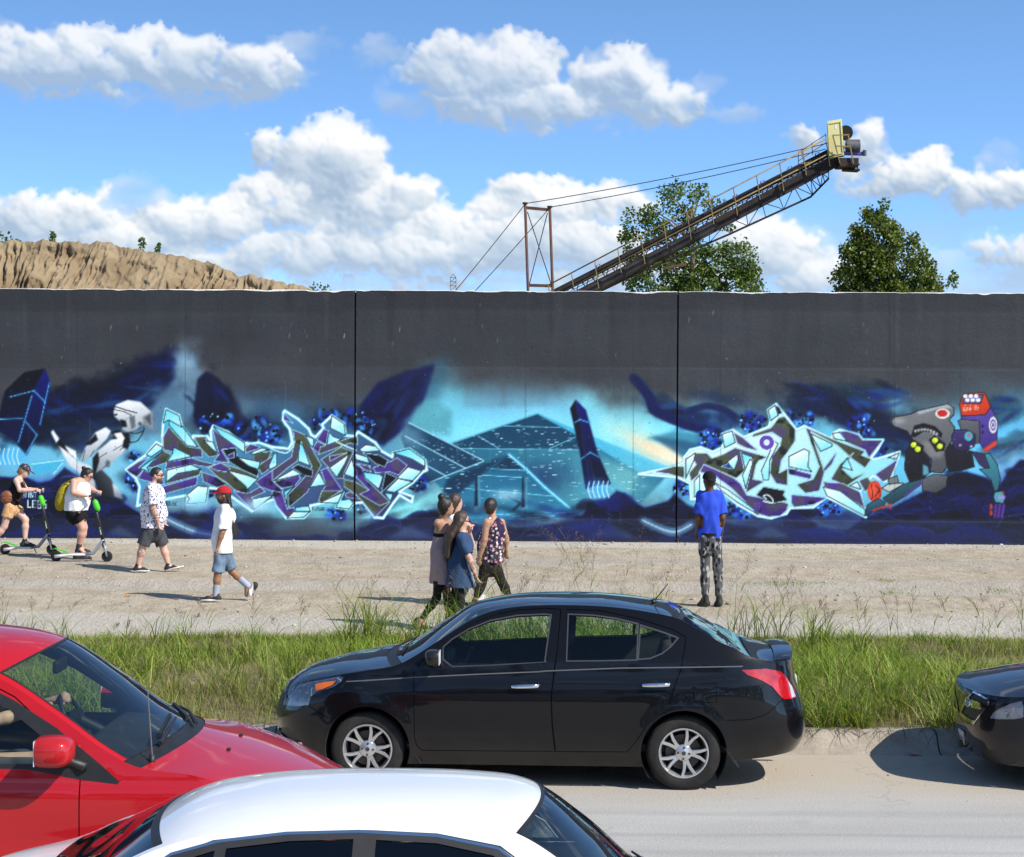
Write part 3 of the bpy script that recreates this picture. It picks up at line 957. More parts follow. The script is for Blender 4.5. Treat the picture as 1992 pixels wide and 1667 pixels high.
 for i in range(330):
  px = rnd.uniform(-60, 2050)
  y0_ = float(np.interp(px, hx_, hy_))
  py = y0_ + 6 + (1056 - y0_) * rnd.random() ** 1.2
  r = rnd.uniform(7, 24)
  t_ = np.linspace(-math.pi * .95, -math.pi * .05, 9) + rnd.uniform(-.3, .3)
  wob = 1 + .18 * np.sin(t_ * 3 + rnd.uniform(0, 6))
  arc = np.c_[px + r * 1.5 * wob * np.cos(t_), py + r * .75 * wob * np.sin(t_)]
  C.poly(np.vstack([arc, [(px + r * 1.2, py + 4), (px - r * 1.2, py + 4)]]), rnd.choice([(9, 12, 30), (13, 18, 46), (18, 26, 70), (26, 38, 110)]), .6, 2)
  C.line(arc, 2.2, rnd.choice([(36, 54, 160), (30, 44, 130), (70, 110, 180), (44, 66, 170)]), rnd.uniform(.2, .55), 2)
 m = (1 / (1 + np.exp(-(Y - 1006 - 0.002 * X) * 1.2)))
 dust = np.array([72, 80, 104.])
 C.a[:] += (dust - C.a) * (m * (.34 + .2 * fbm(X / 70, Y / 20, 3, 9)))[..., None]
 for p in ([(290, 1000), (320, 1008), (350, 1022), (380, 1034), (420, 1042)], [(1250, 1012), (1290, 1030), (1317, 1034), (1345, 1020)]):
  C.line(p, 14, (110, 150, 180), .5, 8, curve=True)
  C.line(p, 3, (190, 220, 235), .7, 2, curve=True)
 for cx, w in ((235, 34), (800, 46), (1190, 50), (455, 20), (1500, 40)):
  C.poly([(cx - w, 1046), (cx - w * .3, 1026), (cx, 1022), (cx + w * .5, 1034), (cx + w, 1048)], (104, 130, 160), .5, 4)
 for p in ([(150, 1020), (200, 1030), (250, 1046)], [(400, 1015), (440, 1024), (480, 1044)], [(1560, 1030), (1610, 1026), (1650, 1040)], [(1700, 1040), (1750, 1022), (1800, 1030), (1840, 1046)], [(1840, 1040), (1880, 1020), (1930, 1030)], [(1080, 1030), (1130, 1018), (1180, 1014)], [(20, 1035), (60, 1022), (110, 1040)]):
  x0_, x1_ = p[0][0], p[-1][0]
  C.poly([(x0_ - 30, 1052)] + p + [(x1_ + 40, 1054), (x1_, 1064), (x0_, 1064)], (36, 54, 150), .55, 3, grad=((44, 50, 84), 0, 1), curve=True)
 # ---- monoliths
 def mono(face, side, lines, glow):
  C.poly(face, (8, 12, 30), 1, 1, grad=((16, 30, 92), .3, 1))
  C.poly(side, (22, 34, 130), 1, 1, grad=((10, 14, 50), 0, 1))
  for l_ in lines:
   C.line(l_, 5, (40, 150, 220), .4, 5)
   C.line(l_, 1.2, (150, 226, 248), .8, .8)
  C.blob(glow[0], glow[1], 28, 18, (90, 190, 240), .9, 0, .4)
  for k in range(5):
   xx = glow[0] - 18 + 9 * k
   C.line([(xx, glow[1] - 16), (xx - 3, glow[1]), (xx + 2, glow[1] + 16)], 2, (210, 244, 255), .8, 1.2, curve=True)
 mono([(-8, 830), (10, 760), (48, 724), (88, 717), (62, 768), (36, 862), (0, 840)], [(88, 717), (97, 742), (96, 765), (78, 830), (52, 886), (34, 866), (62, 768)],
   [[(20, 772), (66, 760), (88, 782)], [(-20, 816), (44, 814)], [(50, 820), (72, 846), (50, 884)], [(96, 745), (78, 826)], [(62, 770), (36, 860)]], (18, 888))
 mono([(1109, 795), (1120, 777), (1124, 800), (1160, 945), (1139, 952), (1128, 880)], [(1120, 777), (1140, 798), (1146, 820), (1162, 880), (1189, 942), (1160, 945), (1122, 800)],
   [[(1118, 822), (1128, 816), (1146, 822)], [(1130, 893), (1148, 880), (1165, 889)]], (1165, 952))
 C.line([(1131, 845), (1150, 945)], 3, (30, 60, 140), .6, 2)
 # ---- white robot
 def c1(pts):
  return [(x / 3.984, 680 + y / 3.984) for x, y in pts]
 WH, BK = (248, 250, 250), (22, 26, 34)
 C.blob(185, 905, 60, 60, (190, 214, 222), .35)
 C.poly(c1([(395, 640), (410, 620), (460, 690), (440, 730)]), WH, 1, .6)
 C.poly(c1([(440, 720), (470, 700), (500, 740), (580, 830), (540, 850), (470, 780)]), BK, 1, .6)
 C.poly(c1([(450, 740), (520, 790), (610, 870), (700, 900), (730, 960), (740, 1090), (700, 1050), (600, 940), (540, 900)]), WH, 1, .6, grad=((180, 190, 198), 0, 1))
 C.poly(c1([(500, 740), (590, 790), (600, 850), (540, 810)]), WH, 1, .6)
 for k in range(5):
  C.line(c1([(590 + k * 12, 800 - k * 6), (620 + k * 12, 850 - k * 12)]), 1.2, BK, .8, .6)
 C.poly(c1([(660, 760), (740, 640), (820, 600), (860, 630), (830, 690), (760, 760), (700, 830), (650, 870), (620, 860)]), WH, 1, .7, grad=((170, 178, 186), 0, 1))
 C.poly(c1([(660, 740), (720, 680), (740, 650), (760, 700), (700, 740)]), BK, 1, .8)
 C.poly(c1([(720, 900), (740, 800), (860, 700), (960, 680), (1000, 720), (960, 800), (880, 860), (800, 930), (760, 960)]), WH, 1, .7, grad=((150, 160, 170), 0, 1))
 C.poly(c1([(720, 840), (760, 790), (770, 860), (740, 960), (760, 1040), (720, 1000)]), BK, 1, 1)
 C.poly(c1([(860, 690), (930, 650), (1000, 640), (1010, 720), (990, 770), (950, 760), (960, 690)]), BK, 1, .8)
 C.poly(c1([(860, 640), (920, 620), (960, 650), (900, 690)]), BK, 1, .8)
 C.poly(c1([(880, 650), (940, 640), (970, 690), (930, 720)]), WH, 1, .8)
 C.poly(c1([(880, 480), (900, 425), (990, 390), (1090, 405), (1140, 450), (1180, 490), (1175, 560), (1100, 580), (1060, 620), (990, 640), (950, 620), (935, 560), (890, 520)]), WH, 1, .7, grad=((176, 184, 190), .2, 1))
 C.poly(c1([(1105, 520), (1180, 480), (1190, 625), (1110, 580)]), (150, 158, 164), 1, .6)
 C.poly(c1([(1120, 530), (1165, 500), (1170, 590)]), (96, 104, 112), 1, .6)
 C.poly(c1([(930, 540), (975, 550), (985, 600), (940, 600)]), BK, 1, 1)
 C.line(c1([(890, 440), (980, 470), (1060, 490)]), 2.2, (60, 66, 74), 1, .8)
 C.line(c1([(885, 465), (960, 480), (1020, 510)]), 1.8, (60, 66, 74), .9, .8)
 C.disc(*c1([(900, 505)])[0], 2.5, BK)
 C.poly(c1([(1000, 520), (1045, 510), (1050, 600), (1020, 620)]), (120, 128, 136), 1, .6)
 C.disc(*c1([(1085, 575)])[0], 4, (110, 116, 122))
 for l_ in ([(1010, 640), (1050, 650), (1110, 630), (1115, 600)], [(1005, 720), (1060, 710), (1100, 660), (1120, 615)]):
  C.line(c1(l_), 2, (46, 60, 74), 1, .7, curve=True)
 C.poly(c1([(730, 960), (790, 930), (860, 1000), (890, 1060), (880, 1150), (780, 1130), (740, 1040)]), (30, 34, 42), 1, 1, grad=((90, 96, 104), .6, -.4))
 C.poly(c1([(870, 1030), (920, 1080), (955, 1160), (890, 1140)]), WH, 1, .8, grad=((130, 138, 148), 0, 1))
 C.disc(*c1([(835, 885)])[0], 5, (130, 138, 146), ry=8)
 for l_ in ([(750, 850), (830, 800)], [(800, 920), (850, 870)], [(640, 860), (660, 780)], [(700, 830), (730, 780)], [(880, 780), (950, 740)], [(930, 780), (960, 750)]):
  C.line(c1(l_), 1.4, (70, 76, 84), .9, .7)
 C.poly([(60, 902), (124, 894), (118, 912), (70, 925)], (90, 190, 222), .9, 2)
 C.line([(62, 903), (124, 895)], 2, (190, 240, 250), .95, 1)
 C.line([(104, 922), (122, 900)], 2, (190, 240, 250), .9, 1)
 # ---- lettering, first piece
 P_, O_, K_, W_, CY = (104, 78, 164), (104, 112, 88), (30, 32, 46), (240, 250, 252), (122, 222, 240)
 COLS = {'P': (P_, (80, 58, 132)), 'O': (O_, (70, 76, 66)), 'K': (K_, (20, 22, 32)), 'W': (W_, (150, 230, 244)), 'C': (CY, (206, 246, 252)), 'B': ((40, 100, 200), (20, 40, 110))}
 def splash(cx, cy, r, n, dots=True, seed=0):
  rr = random.Random(seed + int(cx))
  for _ in range(n):
   a, d = rr.uniform(0, 6.28), r * math.sqrt(rr.random())
   C.blob(cx + d * math.cos(a), cy + d * .7 * math.sin(a), rr.uniform(4, 11), rr.uniform(3, 8), rr.choice([(30, 70, 190), (60, 130, 225), (100, 190, 245), (40, 60, 170), (20, 30, 100)]), .85, rr.uniform(0, 3), .3, 1.5, nscale=8)
  if dots:
   for _ in range(n):
    a, d = rr.uniform(0, 6.28), r * math.sqrt(rr.random())
    C.disc(cx + d * math.cos(a), cy + d * .75 * math.sin(a), rr.uniform(1.2, 4.2), (10, 14, 26))
  for _ in range(n // 3):
   a, d = rr.uniform(0, 6.28), r * math.sqrt(rr.random())
   C.disc(cx + d * math.cos(a), cy + d * .7 * math.sin(a), rr.uniform(1, 2.4), (150, 215, 250))
 for cx, cy, r, n in [(420, 822, 34, 16), (500, 838, 38, 20), (525, 850, 26, 14), (640, 820, 36, 20), (690, 815, 26, 12), (715, 830, 22, 10), (258, 930, 18, 12), (270, 945, 16, 10), (262, 890, 14, 8), (412, 955, 14, 8), (655, 998, 16, 9), (705, 985, 16, 8), (812, 940, 22, 10)]:
  C.blob(cx, cy, r * 1.2, r * .8, (14, 20, 50), .75, 0, .4)
  splash(cx, cy, r, n)
 def piece(sil, facets, f, base, owid=2.6):
  S = f(sil)
  C.line(S, 6, (60, 140, 170), .25, 5, closed=True)
  C.poly(S, base[0], 1, .6, grad=(base[1], .6, .8))
  C.line(S, 6, CY, .95, 1.5, closed=True)
  C.line(S, owid + .8, (236, 250, 253), 1, .8, closed=True)
  for code, pts in sorted(facets, key=lambda q: q[0] in 'WC'):
   ca, cb = COLS[code[0]]
   Pp = f(pts)
   gx, gy = (.3, 1) if code[0] in 'PO' else (.5, 1)
   C.poly(Pp, ca, 1, .5, grad=(cb, gx, gy))
   if code[0] in 'PO':
    A = np.asarray(Pp)
    cx, cy = A.mean(0)
    sx, sy = A.std(0) * .7 + 1
    tmp = O_ if code[0] == 'P' else P_
    sl = C.box(A[:, 0].min() - 1, A[:, 1].min() - 1, A[:, 0].max() + 1, A[:, 1].max() + 1)
    mk = C.cover(A, sl, 0)
    nz = fbm(C.X[sl] / 20, C.Y[sl] / 20, 2, int(cx) % 50)
    C.blend(sl, mk * np.clip((nz - .54) * 5, 0, .5), tmp)
    C.blend(sl, mk * np.clip((.33 - nz) * 6, 0, .7), (24, 26, 34))
    nh = vnoise(C.X[sl] / 5 + C.Y[sl] / 9, C.Y[sl] / 5, int(cy) % 40)
    C.blend(sl, mk * np.clip((nh - .8) * 3, 0, .35), (120, 96, 176) if code[0] == 'P' else (122, 130, 96))
   edge = (26, 30, 40) if code[0] in 'WC' else (196, 242, 250)
   C.line(Pp, 1.7 if code[0] in 'WC' else 1.5, edge, .9 if code[0] in 'WC' else .75, .6, closed=True)
 def c2(pts):
  return [(230 + x / 6.225, 770 + y / 6.225) for x, y in pts]
 SIL1 = [(95, 890), (230, 790), (330, 720), (460, 560), (540, 600), (535, 480), (545, 330), (580, 160), (735, 235), (775, 380), (900, 530), (910, 485), (1080, 490), (1130, 560), (1120, 430), (1150, 365), (1330, 440),
   (1420, 510), (1520, 570), (1620, 580), (1700, 565), (1867, 620), (2067, 640), (2107, 560), (2077, 400), (2027, 340), (1997, 290), (2002, 200), (2017, 180), (2177, 280), (2307, 400), (2337, 470), (2387, 500),
   (2487, 390), (2467, 350), (2587, 240), (2737, 340), (2752, 480), (2867, 490), (2907, 435), (3117, 570), (3177, 660), (3317, 740), (3327, 690), (3527, 640), (3717, 780), (3737, 900), (3687, 920), (3567, 1050),
   (3407, 1160), (3567, 1220), (3557, 1290), (3407, 1200), (3337, 1290), (3207, 1480), (3107, 1470), (2967, 1290), (2847, 1300), (2797, 1370), (2637, 1350), (2697, 1240), (2467, 1300), (2327, 1330), (2327, 1400),
   (2247, 1475), (2037, 1480), (1917, 1330), (1897, 1250), (1780, 1290), (1620, 1395), (1400, 1240), (1240, 1130), (1090, 1110), (1060, 1290), (830, 1310), (850, 1200), (530, 1260), (230, 1330), (260, 1100), (215, 1000)]
 c3 = 1867
 F1 = [('P', [(100, 895), (240, 800), (380, 740), (250, 870), (300, 900), (225, 985), (140, 930)]), ('W', [(340, 710), (460, 580), (535, 620), (530, 650), (400, 740)]),
   ('C', [(260, 880), (530, 680), (545, 665), (450, 760), (350, 870), (390, 960), (330, 900)]), ('O', [(350, 870), (545, 665), (640, 710), (580, 810), (400, 870)]),
   ('O', [(545, 600), (545, 500), (610, 370), (830, 610), (1010, 640), (1020, 740), (900, 740), (670, 680), (545, 650)]), ('C', [(610, 290), (745, 330), (900, 530), (960, 620), (830, 600), (620, 360)]),
   ('C', [(545, 330), (580, 165), (735, 240), (770, 380), (610, 290)]), ('C', [(670, 620), (850, 710), (900, 730), (590, 800), (660, 690)]),
   ('P', [(590, 800), (890, 750), (1000, 790), (1180, 830), (1080, 860), (880, 830), (570, 890)]), ('P', [(240, 1000), (310, 890), (400, 960), (540, 1020), (560, 1080), (300, 1020)]),
   ('W', [(590, 900), (880, 830), (1010, 890), (720, 940), (580, 1045)]), ('O', [(580, 1045), (720, 940), (1010, 885), (980, 960), (600, 1060)]),
   ('P', [(530, 1100), (960, 975), (950, 1080), (530, 1195)]), ('W', [(830, 1200), (960, 1090), (1090, 1100), (1060, 1290), (830, 1310), (860, 1240)]),
   ('P', [(1010, 920), (1190, 980), (1290, 1050), (1350, 1060), (1200, 1110), (1030, 1040)]), ('O', [(1200, 980), (1090, 870), (1240, 810), (1480, 890), (1690, 980), (1640, 1040), (1560, 1120), (1590, 1220), (1400, 1130), (1300, 1040)]),
   ('P', [(1110, 860), (1240, 810), (1360, 880), (1300, 920), (1180, 900)]), ('W', [(1320, 900), (1560, 960), (1690, 1010), (1650, 1050), (1570, 1130), (1590, 1180), (1540, 1090)]),
   ('O', [(920, 500), (1080, 490), (1050, 540), (1220, 720), (1100, 740), (1000, 640)]), ('W', [(1040, 540), (1150, 560), (1210, 700), (1130, 640)]),
   ('P', [(1140, 390), (1230, 470), (1440, 630), (1250, 650), (1340, 810), (1160, 790), (1220, 710)]), ('C', [(1150, 365), (1330, 445), (1530, 570), (1530, 690), (1240, 480)]),
   ('K', [(1260, 650), (1430, 625), (1440, 740), (1700, 900), (1690, 980), (1490, 890), (1350, 800)]), ('P', [(1330, 720), (1410, 680), (1400, 750), (1330, 760)]),
   ('W', [(1440, 740), (1720, 800), (1700, 890), (1580, 850)]), ('P', [(1540, 640), (1600, 580), (1720, 620), (1700, 640), (1540, 690)]), ('W', [(1600, 690), (1740, 630), (1830, 650), (1640, 710)]),
   ('O', [(1640, 700), (1860, 670), (1800, 800), (1640, 800)]), ('C', [(1890, 690), (1920, 700), (1920, 850), (1840, 890), (1820, 860)]), ('O', [(1720, 830), (1880, 720), (1820, 890), (1740, 950), (1700, 870)]),
   ('P', [(1660, 1040), (1900, 880), (1992, 830), (1992, 900), (1880, 1040), (1992, 1140), (1992, 1200), (1720, 1100)]),
   ('P', [(1600, 1170), (1720, 1100), (1780, 1160), (1620, 1230), (1630, 1390), (1440, 1200), (1400, 1150), (1550, 1180)]), ('W', [(1620, 1250), (1880, 1200), (1780, 1280), (1640, 1380)])]
 G1 = [('O', [(250, 410), (390, 470), (590, 840), (420, 1170), (200, 1350), (190, 1200), (380, 1000), (480, 860), (350, 560), (300, 790), (190, 870), (0, 1030), (0, 900), (230, 740), (270, 560)]),
   ('C', [(330, 570), (370, 600), (460, 850), (310, 790)]), ('K', [(240, 870), (310, 830), (490, 900), (480, 980), (380, 960)]), ('W', [(10, 1030), (250, 890), (390, 970), (320, 960), (110, 1010)]),
   ('P', [(20, 1040), (320, 960), (340, 1000), (270, 1090), (110, 1120)]), ('C', [(140, 1160), (270, 1090), (180, 1190), (170, 1310)]),
   ('P', [(0, 1150), (120, 1170), (180, 1370), (260, 1350), (270, 1400), (180, 1480), (50, 1330), (0, 1200)]), ('C', [(280, 1350), (440, 1330), (460, 1400), (270, 1400)]), ('W', [(260, 1400), (460, 1400), (380, 1470), (180, 1480)]),
   ('W', [(400, 480), (500, 520), (500, 620), (460, 600)]), ('P', [(540, 530), (620, 400), (680, 420), (650, 590)]), ('W', [(720, 240), (870, 340), (885, 480), (700, 390)]), ('C', [(680, 470), (840, 530), (660, 600)]),
   ('P', [(140, 210), (250, 330), (135, 290)]), ('P', [(490, 640), (540, 550), (640, 590), (570, 700)]), ('O', [(580, 620), (1000, 490), (1030, 500), (1030, 590), (940, 570), (830, 610), (560, 710)]),
   ('O', [(590, 770), (830, 620), (980, 680), (870, 930), (860, 1000), (780, 1000), (680, 870)]), ('W', [(690, 870), (930, 700), (880, 820), (780, 990)]), ('P', [(690, 730), (900, 690), (700, 790)]),
   ('P', [(590, 900), (660, 870), (850, 1150), (640, 1190), (600, 1160), (650, 1080)]), ('W', [(450, 1110), (560, 920), (650, 1080), (560, 1090)]), ('O', [(560, 1270), (600, 1150), (830, 1150), (600, 1290)]), ('W', [(580, 1290), (870, 1160), (820, 1290), (760, 1300)]),
   ('C', [(860, 1150), (890, 1160), (840, 1260), (940, 1250), (980, 1300), (930, 1370), (770, 1350)]), ('P', [(880, 1190), (940, 1160), (1090, 1250), (900, 1230)]), ('W', [(870, 950), (960, 760), (1010, 940), (1010, 1000)]),
   ('O', [(870, 1010), (1000, 1040), (1420, 1290), (1240, 1470), (1100, 1290), (1000, 1180), (870, 1100)]), ('P', [(960, 790), (1090, 880), (1120, 1000), (1420, 1280), (1300, 1330), (1060, 1190), (1170, 1140), (1020, 990)]),
   ('C', [(1100, 920), (1300, 950), (1340, 980), (1290, 1130), (1120, 990)]), ('P', [(1220, 870), (1440, 790), (1510, 750), (1630, 840), (1530, 960), (1420, 920), (1250, 930)]),
   ('W', [(1530, 970), (1640, 860), (1810, 910), (1700, 1030), (1510, 1000)]), ('C', [(1460, 690), (1660, 640), (1850, 780), (1850, 860), (1680, 760)]), ('P', [(1470, 690), (1660, 645), (1680, 750)]), ('W', [(1050, 650), (1130, 590), (1250, 610), (1310, 670), (1090, 680)]),
   ('K', [(1100, 690), (1300, 720), (1400, 780), (1360, 860), (1250, 820)]), ('W', [(990, 690), (1150, 740), (1180, 820), (1010, 770)]), ('P', [(1030, 820), (1180, 850), (1190, 920), (1110, 890)]),
   ('W', [(1370, 1150), (1520, 1000), (1700, 1040), (1480, 1170)]), ('K', [(1370, 930), (1510, 990), (1320, 1170)]), ('C', [(1350, 1170), (1460, 1190), (1430, 1280)])]
 F1 += [(k, [(x + c3, y) for x, y in p]) for k, p in G1]
 piece(SIL1, F1, c2, ((96, 196, 222), (70, 66, 112)))
 C.line(c2([(1540, 600), (1640, 570), (1760, 590), (1900, 660), (2030, 690), (2100, 640), (2120, 560), (2090, 420)]), 2.2, (200, 244, 250), 1, .7, curve=True)
 C.line(c2([(2560, 470), (2640, 550), (2760, 610), (2880, 660)]), 2.4, (215, 248, 252), 1, .7, curve=True)
 C.blob(*c2([(1720, 1330)])[0], 36, 14, (190, 228, 244), .8, 0, .5)
 C.blob(*c2([(900, 1330)])[0], 60, 16, (170, 220, 240), .75, 0, .5)
 C.blob(*c2([(3000, 1400)])[0], 22, 12, (180, 220, 240), .5, .5, .5)
 # ---- lettering, second piece
 def c5(pts):
  return [(1220 + x / 4.903, 720 + y / 4.903) for x, y in pts]
 def c6(pts):
  return [(1500 + x / 4.0488, 720 + y / 4.0488) for x, y in pts]
 for cx, cy, r, n in [(1385, 858, 22, 16), (1378, 842, 16, 8), (1465, 822, 26, 18), (1556, 816, 28, 20), (1675, 830, 30, 20), (1705, 880, 24, 16), (1332, 950, 24, 18), (1440, 990, 26, 18), (1612, 986, 26, 18), (1545, 830, 18, 10)]:
  C.blob(cx, cy, r * 1.1, r * .8, (18, 34, 90), .5, 0, .4)
  splash(cx, cy, r, n, True, 7)
 def k65(pts):
  return [((1500 + x / 4.0488 - 1220) * 4.903, y / 4.0488 * 4.903) for x, y in pts]
 SIL2 = [(110, 990), (450, 920), (545, 880), (545, 830), (600, 760), (700, 735), (815, 780), (900, 740), (930, 690), (905, 610), (1010, 570), (1110, 640), (1350, 540), (1370, 480), (1345, 380), (1420, 325), (1490, 410), (1610, 560)] + \
  k65([(200, 470), (260, 440), (480, 540), (480, 500), (540, 470), (690, 510), (720, 550), (880, 550), (840, 620), (780, 700), (830, 700), (1010, 645), (1000, 700), (940, 860), (890, 880), (800, 830), (700, 950), (745, 1155), (600, 1080), (440, 1000), (330, 1080), (150, 1085), (120, 1130), (0, 1165)]) + \
  [(1250, 1390), (1050, 1280), (850, 1110), (720, 1230), (610, 1230), (600, 1080), (480, 1020)]
 F2 = [('O', [(260, 970), (450, 915), (545, 920), (545, 1030), (400, 990)]), ('W', [(560, 850), (650, 790), (640, 850), (600, 940), (560, 1030)]),
   ('O', [(640, 790), (760, 790), (810, 840), (920, 800), (1030, 740), (1340, 830), (1260, 860), (1230, 900), (1200, 1040), (1310, 1060), (1130, 1170), (1180, 950), (1200, 850), (1080, 780), (1120, 960), (1040, 1030), (740, 900), (690, 960), (680, 1000), (610, 1060), (590, 980), (660, 900), (630, 850)]),
   ('W', [(920, 900), (1050, 800), (1060, 850), (1020, 960), (960, 880)]), ('B', [(900, 920), (980, 880), (990, 940)]),
   ('P', [(690, 970), (730, 900), (850, 950), (1020, 1030), (1080, 1080), (1140, 1190), (1540, 1270), (1520, 1340), (1460, 1390), (1350, 1400), (1250, 1370), (1160, 1290), (1000, 1130), (840, 1010)]),
   ('W', [(830, 1070), (960, 1140), (1200, 1320), (1250, 1380), (1050, 1260), (900, 1150)]), ('W', [(640, 1060), (690, 1000), (690, 1180), (640, 1210)]), ('P', [(1010, 590), (1100, 640), (1180, 710), (1250, 770), (1130, 740), (1050, 700), (1030, 640)]), ('W', [(905, 610), (1000, 580), (1030, 690), (930, 740)]),
   ('O', [(1200, 610), (1370, 550), (1450, 450), (1500, 440), (1600, 560), (1600, 680), (1530, 780), (1470, 860), (1450, 980), (1530, 940), (1530, 1100), (1420, 1080), (1360, 980), (1380, 820), (1460, 720), (1470, 650), (1380, 590), (1190, 640)]),
   ('W', [(1345, 380), (1410, 335), (1440, 430), (1370, 480)]), ('K', [(1410, 335), (1450, 350), (1480, 410), (1440, 425)]), ('W', [(1280, 960), (1340, 830), (1400, 680), (1440, 700), (1360, 860), (1350, 1050), (1300, 1050)]), ('C', [(1090, 790), (1200, 830), (1130, 960)]),
   ('W', [(1100, 1000), (1170, 850), (1200, 870), (1130, 1130)]), ('K', [(1230, 1190), (1300, 1110), (1510, 1150), (1490, 1190), (1530, 1240), (1390, 1270), (1240, 1200)])]
 G2 = [('W', [(140, 680), (260, 620), (300, 640), (290, 760), (320, 800), (140, 760)]), ('B', [(150, 690), (190, 680), (195, 740), (155, 740)]),
   ('O', [(270, 450), (500, 550), (740, 640), (710, 670), (790, 700), (740, 770), (640, 700), (520, 590), (310, 480), (420, 800), (380, 950), (270, 970), (200, 900), (330, 860), (380, 760)]),
   ('O', [(470, 860), (540, 740), (650, 650), (560, 780), (640, 850), (760, 800), (600, 910)]), ('P', [(540, 480), (600, 480), (690, 510), (720, 550), (880, 550), (770, 690), (740, 630), (600, 570)]),
   ('P', [(130, 770), (320, 820), (310, 860), (140, 820)]), ('W', [(480, 500), (540, 490), (600, 560), (500, 540)]), ('W', [(310, 500), (480, 580), (480, 600), (390, 640)]), ('P', [(410, 780), (480, 690), (520, 640), (480, 740), (420, 800)]),
   ('C', [(550, 760), (600, 690), (640, 790)]), ('P', [(820, 820), (1000, 700), (940, 850), (880, 880)]), ('P', [(410, 880), (560, 890), (700, 960), (740, 1090), (560, 970), (420, 920)]), ('W', [(410, 920), (540, 950), (740, 1100), (740, 1150), (440, 990)]),
   ('P', [(160, 980), (400, 1000), (440, 1010), (330, 1060), (180, 1080), (160, 1050)]), ('W', [(620, 910), (680, 880), (710, 940)]), ('W', [(920, 690), (1010, 650), (990, 700)]), ('O', [(690, 870), (760, 840), (800, 900), (740, 960)])]
 F2 += [(k, k65(p)) for k, p in G2]
 piece(SIL2, F2, c5, ((236, 248, 250), (150, 226, 240)))
 cx, cy = c5([(1330, 690)])[0]
 t = np.linspace(0, 6.283, 20)
 C.line(np.c_[cx + 10 * np.cos(t), cy + 10 * np.sin(t)], 11, (226, 246, 250), 1, .8)
 C.line(np.c_[cx + 10 * np.cos(t), cy + 10 * np.sin(t)], 8, (122, 88, 186), 1, .8)
 C.line(c5([(1330, 1230), (1300, 1200), (1340, 1190), (1385, 1230), (1380, 1265), (1300, 1250)]), 2, (225, 248, 252), 1, .7, curve=True)
 for k in range(10):
  C.disc(*c5([(1215 + (k % 3) * 22, 1275 + (k // 3) * 24)])[0], 1.5, (130, 96, 190))
  C.disc(*c6([(150 + (k % 5) * 14, 785 + (k // 5) * 14)])[0], 1.1, (60, 40, 104))
  C.disc(*c6([(770 + (k % 4) * 16, 570 + (k // 4) * 14)])[0], 1.1, (60, 40, 104))
 # ---- shark-headed figure
 def lined(pts, col, col2=None, w=1.6):
  C.poly(pts, col, 1, .6, grad=None if col2 is None else (col2, .3, 1))
  C.line(pts, w, (24, 26, 34), .95, .6, closed=True)
 DKB = (46, 46, 62)
 lined(c6([(1060, 640), (1110, 560), (1200, 600), (1240, 700), (1260, 800), (1200, 850), (1090, 880), (1050, 780)]), DKB, (30, 30, 42))
 C.poly(c6([(1195, 740), (1235, 760), (1245, 820), (1195, 830)]), (120, 186, 204), .9, 1)
 lined(c6([(1370, 560), (1450, 600), (1580, 640), (1600, 760), (1500, 790), (1400, 800), (1370, 720)]), DKB, (34, 34, 48))
 lined(c6([(1190, 860), (1280, 820), (1390, 830), (1380, 920), (1300, 970), (1190, 950)]), (120, 122, 126), (84, 86, 92))
 lined(c6([(950, 400), (970, 370), (1100, 345), (1150, 320), (1390, 265), (1440, 300), (1440, 350), (1400, 390), (1445, 450), (1420, 560), (1370, 640), (1385, 760), (1350, 810), (1255, 800), (1260, 700), (1180, 620), (1110, 540), (1070, 480), (960, 440)]), (138, 140, 142), (96, 98, 104), 2)
 C.poly(c6([(1150, 325), (1390, 268), (1435, 300), (1330, 300), (1160, 350)]), (196, 200, 202), .8, 1.5)
 C.blob(*c6([(1000, 400)])[0], 14, 7, (176, 178, 180), .8)
 C.disc(*c6([(1350, 342)])[0], 14, (226, 228, 226), ry=10)
 C.disc(*c6([(1348, 340)])[0], 10, (206, 52, 40), ry=7)
 lined(c6([(1105, 520), (1130, 440), (1200, 420), (1290, 445), (1345, 500), (1335, 530), (1290, 490), (1200, 480), (1130, 525)]), (22, 24, 32))
 for k in range(8):
  a = c6([(1125 + k * 24, 470 - 22 * math.sin(k * .45) + k * 3), (1137 + k * 24, 500 - 22 * math.sin(k * .45) + k * 3), (1149 + k * 24, 470 - 22 * math.sin(k * .45) + k * 3)])
  C.poly(a, (240, 240, 236), 1, .4)
 C.poly(c6([(1180, 560), (1330, 560), (1360, 640), (1340, 690), (1250, 690)]), (156, 156, 154), .7, 3)
 for q in ([(1090, 580), (1130, 555), (1200, 600), (1190, 650), (1140, 645)], [(1245, 550), (1290, 515), (1370, 580), (1360, 630), (1300, 640)]):
  lined(c6(q), (40, 44, 40))
 for x_, y_ in ((1122, 588), (1155, 622), (1290, 553), (1328, 600)):
  C.disc(*c6([(x_, y_)])[0], 5.6, (208, 226, 54))
  C.disc(*c6([(x_ + 8, y_ - 6)])[0], 3, (240, 246, 130))
 lined(c6([(1500, 355), (1700, 320), (1730, 290), (1785, 400), (1775, 570), (1690, 640), (1640, 570), (1500, 480)]), (112, 92, 178), (80, 62, 140))
 lined(c6([(1470, 400), (1500, 385), (1640, 400), (1645, 570), (1600, 580), (1510, 500)]), (122, 124, 130), (92, 94, 102))
 lined(c6([(1482, 270), (1520, 188), (1680, 175), (1730, 290), (1690, 350), (1500, 362)]), (232, 96, 52), (200, 70, 40))
 lined(c6([(1505, 262), (1530, 200), (1672, 192), (1650, 262)]), (116, 104, 158))
